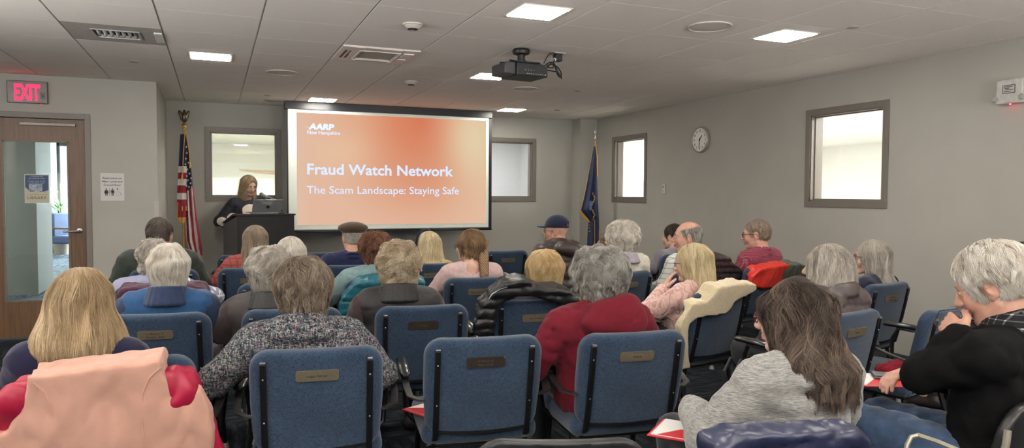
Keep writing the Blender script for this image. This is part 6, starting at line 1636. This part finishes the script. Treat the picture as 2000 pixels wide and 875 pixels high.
o, J = P_('young woman with a long brown braid, glasses and a dusty pink top', (918, 481), 4.98, -4, S('short_w', r=(0.090, 0.108, 0.098), L=0.085, wave=0.3, wfreq=8, jit=0.12, part=((0, 0.09, 0.06), (0, 0.10, 0.02))), 'braid', n=1800, w=0.005, fine=0.0065, seed=18, hyaw=36, J=dict(sw=0.175, arms={-1: ((-0.28, 0.0, 0.70), (-0.16, 0.26, 0.66), (0.5, 0.85, -0.05), (0, 0, -1))}))
braid(o, J, hm('braid'), rng); build_top(o, J, cloth('dusty_pink_knit', (184, 158, 156)), 0.014, disp=folds(0.003), neck=0.074); trousers(o, J, jeans_m); shoes(o, J); glasses(o, J, plain('black_frame', (30, 28, 30), 0.3))
# white curls, cream jacket
o, J = P_('white-curled woman in a cream jacket with a lavender collar, left of the balding man', (1212, 468), 4.88, 10, S('curly', r=(0.124, 0.128, 0.122), len=0.08, curl=0.007, cfreq=0.7, curlrand=0.5, depth=(-0.003, 0.010)), 'white', n=2800, w=0.005, fine=0.0065, seed=19, hyaw=52, brow=hm('white'), J=dict(sw=0.175))
cream = cloth('cream_fleece', (206, 200, 186)); build_top(o, J, cream, 0.026, 'jacket', disp=folds(0.004)); neck_piece(o, J, cloth('lavender_collar', (152, 144, 156)), 0.104, 0.05, 'collar', 0.010, -0.015, 18); trousers(o, J, grey_tr); shoes(o, J); glasses(o, J, steel_m)
# balding man
o, J = P_('balding man with grey sides in a white checked shirt', (1343, 463), 4.90, 12, S('bald'), 'grey', skin=skin_b, n=1100, w=0.004, fine=0.0055, male=True, seed=20, hyaw=58, brow=hm('grey'), body_kw=dict(nose=1.1), J=dict(sw=0.20, hs=1.08, bw=1.1, fat=1.1))
build_top(o, J, check_mat('white_check_shirt', (196, 196, 190), (74, 78, 76), 24, 0.12, (130, 134, 130)), 0.020, 'shirt', disp=folds(0.004), collar=shirt_collar); trousers(o, J, grey_tr); shoes(o, J)
# red check shirt man
o, J = P_('man in a red checked shirt with dark glasses and short greying hair', (1477, 458), 4.86, 18, S('men', len=0.04, wave=0.15), 'sandgrey', skin=skin_b, n=1500, w=0.004, fine=0.0055, male=True, seed=21, hyaw=44, brow=hm('sandgrey'), J=dict(sw=0.21, hs=1.06, bw=1.15, fat=1.15, hpitch=4))
build_top(o, J, check_mat('red_check_shirt', (118, 34, 52), (150, 118, 126), 84, 0.26, (136, 78, 92)), 0.024, 'shirt', res=0.010, disp=folds(0.005), collar=shirt_collar); trousers(o, J, dark_tr); shoes(o, J); glasses(o, J, plain('black_frame', (30, 28, 30), 0.3))

# ---- fourth row -----------------------------------------------------
o, J = P_('man with dark brown hair in a dark green jacket, in front of the flag', (313, 459), 6.16, -8, S('men', t=0.004, jit=0.3), 'darkgrey', n=1100, w=0.005, male=True, seed=22, J=dict(sw=0.215, bw=1.15, hs=1.08, fat=1.1, arms=ARMREST))
build_top(o, J, cloth('dark_green_canvas', (48, 54, 48)), 0.040, 'jacket', disp=folds(0.006, 14), collar=lambda F, J: (ring(F, J, -0.015, 0.04, 0.09, 0.088, 0.012), F.ell((J.nb[0]+0.10, J.nb[1]-0.02, J.nb[2]+0.01), (0.07, 0.07, 0.014), 0.01))); trousers(o, J, dark_tr); shoes(o, J)
plaid = check_mat('coral_plaid', (146, 76, 70), (122, 62, 62), 20, 0.2)
o, J = P_('person with long straight ash-blond hair in a coral plaid shirt, before the lectern', (499, 470), 6.10, -8, S('long', L=0.26, W=0.110, B=0.07, jit=0.12, wave=0.06), 'ash', n=1800, w=0.006, seed=23, J=dict(sw=0.175, arms=ARMREST))
build_top(o, J, plaid, 0.022, 'shirt', disp=folds(0.004)); trousers(o, J, jeans_m); shoes(o, J)
o, J = P_('man in a brown flat cap and navy sweater, below the projection screen', (689, 464), 6.05, -8, S('men', len=0.04), 'silver', skin=skin_b, n=900, w=0.005, male=True, seed=24, J=dict(sw=0.195, bw=1.08, hs=1.05))
build_top(o, J, cloth('navy_wool', (32, 38, 70)), 0.022, 'sweater', disp=folds(0.004), collar=lambda F, J: ring(F, J, -0.015, 0.03, 0.078, 0.076, 0.010)); trousers(o, J, dark_tr); shoes(o, J)
F = Field(np.arange(-0.14, 0.14, 0.006), np.arange(-0.16, 0.17, 0.006), np.arange(0.0, 0.17, 0.006))
F.ell((0, -0.005, 0.075), (0.116, 0.130, 0.048), 0); F.ell((0, -0.02, 0.070), (0.090, 0.108, 0.050), 0.02); F.ell((0, 0.10, 0.050), (0.07, 0.055, 0.012), 0.02); F.ell((0, -0.01, 0.02), (0.082, 0.10, 0.055), 0.004, 'sub')
V, Q = F.mesh(); mesh_obj('flat_cap', J.C+V*J.hs @ J.Rh.T, Q, cloth('brown_tweed_cap', (66, 50, 36), 0.2, 90), o)
o, J = P_('person with pale blond hair and a navy headband in a yellow top', (836, 480), 5.92, -4, S('long', L=0.22, W=0.120, B=0.08, jit=0.14, wave=0.1), 'paleblond', n=1700, w=0.0055, fine=0.0065, seed=25, hyaw=24, J=dict(sw=0.165, hs=1.0))
build_top(o, J, cloth('yellow_knit', (176, 148, 84)), 0.014, disp=folds(0.003)); trousers(o, J, jeans_m); shoes(o, J); glasses(o, J, plain('red_frame', (110, 44, 48), 0.3))
mb = MB(); mb.tube([J.hp((0.098*math.cos(t), 0.035-0.01*math.sin(t), 0.028+0.112*math.sin(t))) for t in np.linspace(-0.25, PI+0.25, 24)], 0.012*J.hs, 8, flat=0.5); mb.build('headband', cloth('navy_velvet', (26, 28, 48)), o)
# navy cap man
o, J = P_('man in a navy baseball cap and a shiny brown hooded puffer jacket', (1086, 450), 6.02, 6, None, None, skin=skin_b, n=0, fine=0.0055, male=True, seed=26, hyaw=56, brow=hm('silver'), J=dict(sw=0.165, bw=1.0, hs=1.06, fat=1.05))
def puff_hood(F, J):
    x, y, z = J.nb; F.ell((x+0.03, y-0.10, z-0.0), (0.13, 0.075, 0.062), 0.02); F.ell((x+0.07, y-0.12, z-0.02), (0.09, 0.06, 0.055), 0.02); ring(F, J, -0.01, 0.035, 0.088, 0.085, 0.014)
build_top(o, J, plain('brown_shiny_nylon', (58, 47, 47), 0.45, var=0.1, scale=30, bump=0.1), 0.045, 'puffer_jacket', res=0.010, disp=quilt(0.010, 0.08), collar=puff_hood); trousers(o, J, dark_tr); shoes(o, J); glasses(o, J, steel_m)
F = Field(np.arange(-0.11, 0.11, 0.005), np.arange(-0.14, 0.22, 0.005), np.arange(0.0, 0.16, 0.005))
F.ell((0, -0.012, 0.035), (0.090, 0.112, 0.105), 0); F.put(lambda P: (0.028+0.10*np.clip(-P[..., 1]-0.05, 0, 1)*0-P[..., 2]), (-1, -1, -1), (1, 1, 1), 0.004, 'and')
F.ell((0, 0.108, 0.032), (0.064, 0.068, 0.010), 0.008); F.ell((0, -0.012, 0.025), (0.082, 0.104, 0.097), 0.002, 'sub'); F.ell((0, -0.125, 0.048), (0.045, 0.05, 0.024), 0.004, 'sub')
F.cap((-0.045, -0.107, 0.030), (0.045, -0.107, 0.030), 0.006, k=0.002)
V, Q = F.mesh(); cap_o = mesh_obj('baseball_cap', J.C+V*J.hs @ J.Rh.T, Q, cloth('navy_cap_cotton', (28, 32, 54)), o)
o, J = P_('woman with short light brown hair, mostly behind the white curls, face in profile', (1190, 472), 6.0, 8, S('short_w', L=0.09, jit=0.3), 'sandgrey', skin=skin_c, n=1000, w=0.005, fine=0.0055, seed=27, hyaw=50, brow=hm('brown'), J=dict(sw=0.165, hs=1.0))
build_top(o, J, cloth('slate_knit', (80, 84, 96)), 0.014, disp=folds(0.003)); trousers(o, J, dark_tr); shoes(o, J)
o, J = P_('man with dark hair in a grey-mauve shirt, left of the balding man', (1315, 463), 6.05, 8, S('men', t=0.006, jit=0.3), 'brown', n=1000, w=0.005, male=True, seed=28, hyaw=26, J=dict(sw=0.195, hs=1.04))
build_top(o, J, cloth('mauve_grey_cotton', (122, 118, 128)), 0.020, 'shirt', disp=folds(0.004), collar=shirt_collar); trousers(o, J, dark_tr); shoes(o, J)
o, J = P_('person with dark grey hair, only the top of the head showing at the right edge', (1996, 512), 2.95, 16, S('men', t=0.006, jit=0.3), 'darkgrey', n=800, w=0.005, seed=29, J=dict(sw=0.18))
build_top(o, J, cloth('grey_marl', (96, 96, 98)), 0.016); trousers(o, J, dark_tr); shoes(o, J)

# ---- presenter ------------------------------------------------------
pa = {1: ((0.32, -0.07, 1.07), (0.20, 0.16, 1.01), (-0.3, 0.9, -0.1), (0, 0, -1)), -1: ((-0.25, 0.02, 1.06), (-0.14, 0.24, 1.10), (0.3, 0.9, 0.0), (0, 0, -1))}
o, J = P_('woman speaking at the lectern in a navy blouse with white circles', (486, 362), 9.42, 196, S('long', L=0.27, W=0.112, B=0.08, wave=0.25, wfreq=6, jit=0.2, carve=[((0, 0.150, -0.030), (0.064, 0.118, 0.120)), ((0, 0.14, -0.18), (0.048, 0.12, 0.15))], skirt=[(0.05, 0.088, 0.106, -0.018), (-0.04, 0.100, 0.100, -0.015), (-0.11, 0.112, 0.095, 0.0), (-0.20, 0.122, 0.100, 0.018), (-0.28, 0.105, 0.095, 0.035)], part=((0.012, -0.03, 0.12), (0.02, 0.08, 0.10))),
          'presenter', n=3200, w=0.0055, fine=0.0045, seed=30, hyaw=206, eyes=False, brow=hm('brown'), J=dict(sw=0.17, stand=True, hpitch=20, arms=pa))
build_top(o, J, circles_mat(), 0.020, 'blouse', res=0.010, disp=folds(0.005, 15), armg=0.034, hem=0.80, neck=0.070); trousers(o, J, black_tr); shoes(o, J)
# ================================================================ COATS HUNG OVER CHAIR BACKS, things on laps
def chair_ray(key, px, py, out=0.05):
    """photo pixel -> (x across, s up) in the plane of that chair's backrest"""
    c = CH[key]; a = c.rotation_euler.z; ca, sa = math.cos(a), math.sin(a)
    d = at(px, py, Y=1.0)-np.array((0, 0, CAM_H)); o = np.array((0, 0, CAM_H))-np.array(c.location)
    rot = lambda v: np.array((v[0]*ca+v[1]*sa, -v[0]*sa+v[1]*ca, v[2]))
    o = (rot(o)-np.array(BC)) @ _bt; d = rot(d) @ _bt
    k = (-out-o[1])/d[1]; p = o+d*k
    return p[0], p[2]
def poly_sdf(px, pz, poly):
    d = np.full(px.shape, 1e9); s = np.ones(px.shape); n = len(poly)
    for i in range(n):
        a = poly[i]; b = poly[i-1]; ex, ez = b[0]-a[0], b[1]-a[1]; wx, wz = px-a[0], pz-a[1]
        t = np.clip((wx*ex+wz*ez)/(ex*ex+ez*ez+1e-12), 0, 1); dx, dz = wx-ex*t, wz-ez*t
        d = np.minimum(d, dx*dx+dz*dz)
        c1 = pz >= a[1]; c2 = pz < b[1]; c3 = ex*wz > ez*wx
        s = np.where((c1 & c2 & c3) | (~c1 & ~c2 & ~c3), -s, s)
    return np.sqrt(d)*s
def drape(name, key, outline, mat, label, cat, half=0.018, out=0.032, over=True, disp=None, res=0.008, rnd=0.012, blobs=(), group=None, wob_=0.006, cut=(), front=0.035):
    c = CH[key]; poly = [chair_ray(key, x, y, out+0.02) for x, y in outline]
    cuts = [[chair_ray(key, x, y, out+0.02) for x, y in q] for q in cut]
    bl = [(chair_ray(key, x, y, out), r) for x, y, r in blobs]
    xs = [p[0] for p in poly]; zs = [p[1] for p in poly]
    lo = np.array((min(xs)-0.05, -0.20, min(zs)-0.05)); hi = np.array((max(xs)+0.05, 0.12, max(zs)+0.06))
    F = Field(np.arange(lo[0], hi[0], res), np.arange(lo[1], hi[1], res), np.arange(lo[2], hi[2], res))
    def f(P):
        x, y, z = P[..., 0], P[..., 1]-0.35*np.minimum(P[..., 0]**2, 0.08), P[..., 2]
        d2 = poly_sdf(x[:, 0, :], z[:, 0, :], poly)[:, None, :]+0*y
        for q in cuts: d2 = np.maximum(d2, -(poly_sdf(x[:, 0, :], z[:, 0, :], q)[:, None, :]+0*y))
        w = np.clip((z-0.13)/0.06, 0, 1) if over else 0*z
        yo = -0.030-out-half; yi = (-0.030-out+half)*(1-w)+front*w; yc = (yo+yi)/2; hh = (yi-yo)/2
        dy = np.abs(y-yc)-hh+rnd; dd = d2+rnd
        d = np.sqrt(np.maximum(dd, 0)**2+np.maximum(dy, 0)**2)+np.minimum(np.maximum(dd, dy), 0)-rnd
        for (bx, bz), r in bl: d = smin(d, d_ell(P, (bx, -0.03-out, bz), (r, r*0.75, r)), 0.05)
        return d
    F.put(f, lo, hi, 0)
    F.disp(lambda P: wob_*(wob(P, 17, len(label))+0.5*(1-2*np.abs(wob(P*np.array((1, 1, 0.5)), 34, 2.0)))))
    if disp: F.disp(disp)
    V, Q = F.mesh(); V = V @ _bt.T+np.array(BC)
    o = mesh_obj(name, V, Q, mat); o.location = c.location; o.rotation_euler = c.rotation_euler
    return tag(o, label, cat, group)
def drape_local(key, px, py, out):
    x, s = chair_ray(key, px, py, out); q = np.array((x, -out+0.35*x*x, s)) @ _bt.T
    return q+np.array(BC)
crimson_ny = plain('crimson_nylon', (150, 14, 50), 0.5, var=0.08, scale=25, bump=0.1)
pink_fl = cloth('pink_fleece', (186, 142, 126), 0.05, 14, 0.35, 420)
drape('red_jacket', 'c1', [(18, 756), (30, 746), (60, 744), (120, 790), (300, 780), (314, 718), (342, 716), (368, 726), (384, 744), (392, 770), (404, 800), (424, 840), (440, 880), (450, 990), (-60, 990), (-50, 860), (-8, 790)], crimson_ny, 'crimson jacket tucked inside the pink vest on the nearest left chair', 'jacket', half=0.040, out=0.020, blobs=((355, 752, 0.055), (30, 780, 0.050)), wob_=0.010, front=0.0)
vest = drape('pink_vest', 'c1', [(54, 734), (100, 728), (150, 719), (190, 711), (235, 707), (270, 706), (312, 697), (319, 706), (321, 726), (332, 750), (350, 772), (367, 787), (377, 775), (386, 750), (398, 768), (410, 800), (416, 840), (420, 1000), (-70, 1000), (-70, 800), (-20, 835), (0, 850), (12, 846), (38, 805), (50, 765)], pink_fl, 'pale pink fleece vest draped over the chair of the blond bob, at lower left', 'vest', half=0.022, out=0.060, res=0.007, wob_=0.0055, front=0.012)
for pts in ([(60, 752), (85, 770), (98, 800), (104, 850), (108, 900)], [(312, 720), (290, 740), (278, 770), (277, 820), (282, 900)]):
    MB().tube([tuple(drape_local('c1', x, y, 0.108)) for x, y in pts], 0.0045, 8).build('seam', pink_fl, vest)
drape('maroon_coat', 'e1', [(226, 574), (236, 564), (262, 561), (300, 560), (370, 557), (396, 562), (414, 584), (424, 620), (432, 660), (436, 700), (424, 706), (404, 690), (395, 640), (300, 640), (228, 640)], cloth('maroon_wool', (72, 38, 58)), 'maroon coat draped behind the blue-vested person', 'coat', half=0.02, out=0.04, res=0.011)
teal_ny = plain('teal_nylon', (28, 92, 108), 0.42, var=0.1, scale=30, bump=0.05)
tc = drape('teal_coat', 'e3', [(662, 600), (668, 580), (684, 560), (702, 546), (735, 541), (790, 538), (815, 541), (830, 552), (834, 580), (820, 640), (700, 680), (664, 660)], teal_ny, 'teal quilted coat draped over the chair of the auburn-haired person', 'coat', half=0.034, out=0.032, res=0.0075, disp=quilt(0.006, 0.048, bend=0.2), wob_=0.003)
p = drape_local('e3', 668, 594, 0.078)
lg = text_mesh('sleeve_logo', 'Columbia', plain('logo_pale', (150, 170, 176), 0.5), height=0.010, loc=tuple(p+np.array((0, -0.030, 0))), rot=(PI/2+TILT, 0, 0), parent=tc, depth=0.0005)
blk_ny = plain('black_shiny_nylon', (18, 18, 20), 0.42, var=0.15, scale=30, bump=0.05)
bp = drape('black_puffer_jacket', 'd4', [(924, 650), (926, 628), (940, 600), (957, 578), (975, 560), (996, 547), (1020, 543), (1042, 552), (1056, 560), (1085, 562), (1112, 568), (1130, 582), (1136, 600), (1122, 612), (1100, 600), (1080, 584), (1050, 577), (1010, 577), (985, 585), (972, 600), (966, 625), (962, 652), (944, 658)], blk_ny, 'black puffer jacket draped round the top of a blue chair, centre', 'jacket', half=0.030, out=0.030, res=0.0085, disp=quilt(0.012, 0.055, bend=0.9), wob_=0.005)
zp = MB(); zp.tube([tuple(drape_local('d4', x, y, 0.10)) for x, y in ((957, 588), (963, 578), (978, 568), (992, 562))], 0.003, 6); zp.build('zip', steel_m, bp)
sherpa = plain('cream_sherpa', (196, 180, 148), 0.95, var=0.12, scale=120, bump=0.8, bscale=260, sheen=0.4)
drape('fleece_coat', 'd5', [(1396, 560), (1414, 556), (1445, 551), (1477, 554), (1479, 567), (1457, 573), (1439, 580), (1427, 590), (1414, 609), (1390, 614), (1362, 622), (1346, 634), (1343, 660), (1348, 718), (1332, 722), (1330, 680), (1328, 640), (1331, 628), (1341, 612), (1353, 595), (1377, 588), (1388, 574)], sherpa, 'cream fleece coat hanging over a blue chair beyond the dark-haired person', 'coat', half=0.022, out=0.026, res=0.008, wob_=0.006)
dkp = plain('charcoal_shiny_nylon', (50, 44, 46), 0.35, var=0.1, scale=30, bump=0.05)
drape('puffer_vest', 'e7', [(1386, 560), (1388, 500), (1412, 497), (1424, 503), (1430, 514), (1444, 522), (1452, 536), (1456, 560)], dkp, 'charcoal quilted puffer vest on the chair of the balding man', 'vest', half=0.035, out=0.03, res=0.009, disp=quilt(0.012, 0.05, bend=0.9), wob_=0.003)
drape('red_coat', 'e8', [(1462, 560), (1468, 540), (1480, 524), (1500, 518), (1530, 515), (1548, 517), (1556, 560)], plain('bright_red_nylon', (196, 44, 34), 0.5, var=0.1, scale=25, bump=0.1), 'bright red coat over the chair of the man in the red checked shirt', 'coat', half=0.03, out=0.03, res=0.009, wob_=0.008)
drape('green_coat', 'e8', [(1524, 560), (1530, 530), (1545, 517), (1562, 515), (1580, 520), (1590, 560)], cloth('dark_green_cotton', (52, 58, 44)), 'dark green coat lying beside the bright red coat on the same chair', 'coat', half=0.032, out=0.06, res=0.009, wob_=0.008)
q = at(1540, 818, Z=0.86); CH['z5'] = plastic_chair(q[0]-0.01, q[1]+0.25, 4, 'black plastic chair under the navy quilted jacket')
navy_ny = plain('navy_nylon', (28, 32, 58), 0.38, var=0.12, scale=30, bump=0.05)
drape('navy_quilted_jacket', 'z5', [(1392, 900), (1400, 868), (1425, 848), (1462, 838), (1510, 834), (1570, 832), (1615, 826), (1648, 822), (1662, 834), (1678, 856), (1698, 876), (1708, 900), (1715, 1000), (1392, 1000)], navy_ny, 'navy quilted jacket over the chair of the dark-haired person, bottom edge', 'jacket', half=0.035, out=0.04, over=False, res=0.008, disp=quilt(0.010, 0.055, bend=1.2), wob_=0.006)

# ---- folders and small belongings
red_card = plain('red_card', (190, 30, 44), 0.5, var=0.04); white_card = plain('white_card', (214, 212, 208), 0.55, var=0.02)
def folder(px, py, Z, rz, label, w=0.20, h=0.26, tilt=0.0):
    q = at(px, py, Z=Z); o = empty('folder', tuple(q), R(rz), label, 'folder', 'red and white programme folders'); o.rotation_euler = (R(tilt), 0, R(rz))
    MB().box(-w/2, w/2, -h/2, h/2, 0, 0.003).build('cover', red_card, o, smooth=None)
    MB().box(-w/2+0.012, w/2-0.004, -h/2+0.012, h/2-0.01, 0.003, 0.006).build('paper', white_card, o, smooth=None)
    MB().prism([(-w/2+0.012, -0.1), (0.0, -0.04), (0.02, 0.05), (-w/2+0.012, 0.08)], 0.006, 0.0066, xf=Matrix.Rotation(PI/2, 4, 'X') @ Matrix.Diagonal((1, 1, 1, 1))).build('red_flash', red_card, o, smooth=None)
    return o
folder(1728, 744, 0.700, 62, 'red and white folder on the lap of the man in the black sweater')
folder(1352, 846, 0.60, 40, 'red and white folder beside the elbow of the dark-haired person')
folder(1262, 604, 0.70, 70, 'red and white folder on the lap of the person in pink')
folder(838, 803, 0.475, 25, 'red and white folder lying on the empty middle chair', 0.14, 0.20)
q = at(1752, 738, Z=0.707); wl = empty('phone_wallet', tuple(q), R(-40), 'black leather phone wallet on the folder on the man\'s lap', 'phone wallet')
MB().box(-0.09, 0.09, -0.045, 0.045, 0.0, 0.012).build('cover', plain('black_leather', (24, 24, 28), 0.3, var=0.2, bump=0.1), wl, bevel=0.005, seg=3)
MB().box(-0.088, 0.088, -0.046, -0.043, 0.003, 0.009).build('edge', plain('edge_grey', (120, 124, 130), 0.3), wl, smooth=None)
# crimson scarf on the seat beyond the man
F = Field(np.arange(-0.16, 0.16, 0.008), np.arange(-0.12, 0.12, 0.008), np.arange(-0.02, 0.10, 0.008)); F.ell((0, 0, 0.02), (0.12, 0.08, 0.03), 0); F.ell((0.05, 0.02, 0.035), (0.07, 0.05, 0.03), 0.02); F.ell((-0.07, -0.02, 0.03), (0.05, 0.05, 0.025), 0.02)
F.disp(lambda P: 0.010*wob(P, 45, 1)); F.F[:] = np.maximum(F.F, (0.0-F.ax[2])[None, None, :]); V, Q = F.mesh(); sc = mesh_obj('scarf', V, Q, plain('crimson_knit', (140, 14, 40), 0.95, var=0.3, scale=120, bump=0.8, bscale=200)); q = at(1750, 728, Z=0.47); sc.location = (q[0], q[1], 0.468)
tag(sc, 'crumpled crimson knitted scarf on the seat beyond the man in black', 'scarf')
# blue bag
F = Field(np.arange(-0.17, 0.17, 0.009), np.arange(-0.10, 0.10, 0.009), np.arange(-0.01, 0.42, 0.009)); F.box((0, 0, 0.19), (0.14, 0.06, 0.19), 0.045, k=0); F.disp(lambda P: 0.012*wob(P, 20, 3)); F.F[:] = np.maximum(F.F, (0.0-F.ax[2])[None, None, :]); V, Q = F.mesh()
bg_o = empty('tote_bag', (2.52, 3.02, 0.0), R(20), 'royal blue tote bag standing in the aisle beyond the dark-haired person', 'bag')
mesh_obj('body', V, Q, cloth('royal_blue_canvas', (30, 62, 160)), bg_o)
hb2 = MB()
for y in (-0.03, 0.03): hb2.tube([(-0.07, y, 0.36), (-0.06, y, 0.50), (0.0, y, 0.56), (0.06, y, 0.50), (0.07, y, 0.36)], 0.008, 8)
hb2.build('handle', blackp_m, bg_o)
# the glasses the man holds
o, J = MAN; w = J.wr[-1]; d = J.hd[-1][0]/np.linalg.norm(J.hd[-1][0])
gl = empty('eyeglasses', (0, 0, 0), 0, 'thin-rimmed eyeglasses dangling from the hand of the man in black', 'eyeglasses')
mb = MB(); rim = plain('thin_rim', (90, 80, 66), 0.3, 0.7); Yg = 1.98
def gp(px, py, dy=0.0): return tuple(at(px, py, Y=Yg+dy))
for cx_, cy_, rx_, ry_ in ((1836, 629, 12, 7.5), (1863, 617, 15, 7.5)):
    mb.tube([gp(cx_+rx_*math.cos(t), cy_+ry_*math.sin(t)-0.25*rx_*math.cos(t)) for t in np.linspace(0, 2*PI, 21)[:-1]], 0.0014, 6, closed=True)
mb.tube([gp(1847, 623), gp(1850, 619), gp(1852, 618)], 0.0014, 6)
mb.tube([gp(1876, 611), gp(1880, 598, -0.08), gp(1889, 583, -0.14)], 0.0016, 6); mb.tube([gp(1826, 627), gp(1835, 607, -0.03), gp(1872, 603, -0.12)], 0.0016, 6)
mb.build('frame', rim, gl)
for cx_, cy_, rx_, ry_ in ((1836, 629, 11.5, 7), (1863, 617, 14.5, 7)):
    l = MB(); pts = [gp(cx_+rx_*math.cos(t), cy_+ry_*math.sin(t)-0.25*rx_*math.cos(t)) for t in np.linspace(0, 2*PI, 21)[:-1]]
    l.add(pts+[(x, y+0.001, z) for x, y, z in pts], [tuple(range(20)), tuple(range(39, 19, -1))]+[(i, 20+i, 20+(i+1) % 20, (i+1) % 20) for i in range(20)]); l.build('lens', glass, gl, smooth=None)

# bent tube of the armrest of the chair under the man in black
c = CH['z4']; mi = c.matrix_world.inverted() if False else Matrix.LocRotScale(c.location, c.rotation_euler, (1, 1, 1)).inverted()
MB().tube([mi @ Vector(at(px, py, Y=Y)) for px, py, Y in ((1764, 905, 1.50), (1772, 868, 1.50), (1780, 853, 1.50), (1794, 850, 1.49), (1830, 862, 1.44), (1868, 878, 1.38), (1910, 900, 1.33))], 0.007, 8).build('arm_tube', tube_m, c)
# ================================================================ UPLIGHTS at added windows in the unseen rear and left walls; DAYLIGHT in the hall
def area_lamp(name, loc, rot, sx, sy, power, color=(0.95, 0.97, 1.0)):
    l = bpy.data.lights.new(name, 'AREA'); l.shape = 'RECTANGLE'; l.size = sx; l.size_y = sy; l.energy = power; l.color = color
    o = bpy.data.objects.new(name, l); o.location = loc; o.rotation_euler = rot; COL.objects.link(o); return o
UPW = R(52)
def uplight_lamp(name, loc, d, sx, sy, power, color=(1.0, 0.975, 0.94)):
    """daylight lamp aimed upwards, added to brighten the ceiling; no such window is seen"""
    q = Vector((d[0]*math.cos(UPW), d[1]*math.cos(UPW), math.sin(UPW))).to_track_quat('-Z', 'Y').to_euler()
    o = area_lamp(name, loc, q, sx, sy, power, color); o.data.spread = R(110); return o
for n, x in enumerate((-2.6, 0.6, 3.8)):
    window(n+7, 'y', YB+0.001, x-1.1, x+1.1, 0.9, 2.35)  # unseen windows, added as a source for the fill lamps
    uplight_lamp('added_uplight', (x, YB+0.25, 1.5), (0, 1), 2.0, 1.1, 122)
for y in (0.5, 3.6):
    uplight_lamp('added_uplight', (XL+0.25, y, 1.5), (1, 0), 2.0, 1.1, 55)  # more fill lamps, added along the unseen left wall
area_lamp('daylight_hall', (wx1-1.0, wall_y-0.1, 1.4), (R(-90), 0, 0), 2.6, 2.4, 420, (0.9, 0.95, 1.0))
scn.view_settings.exposure = 1.12
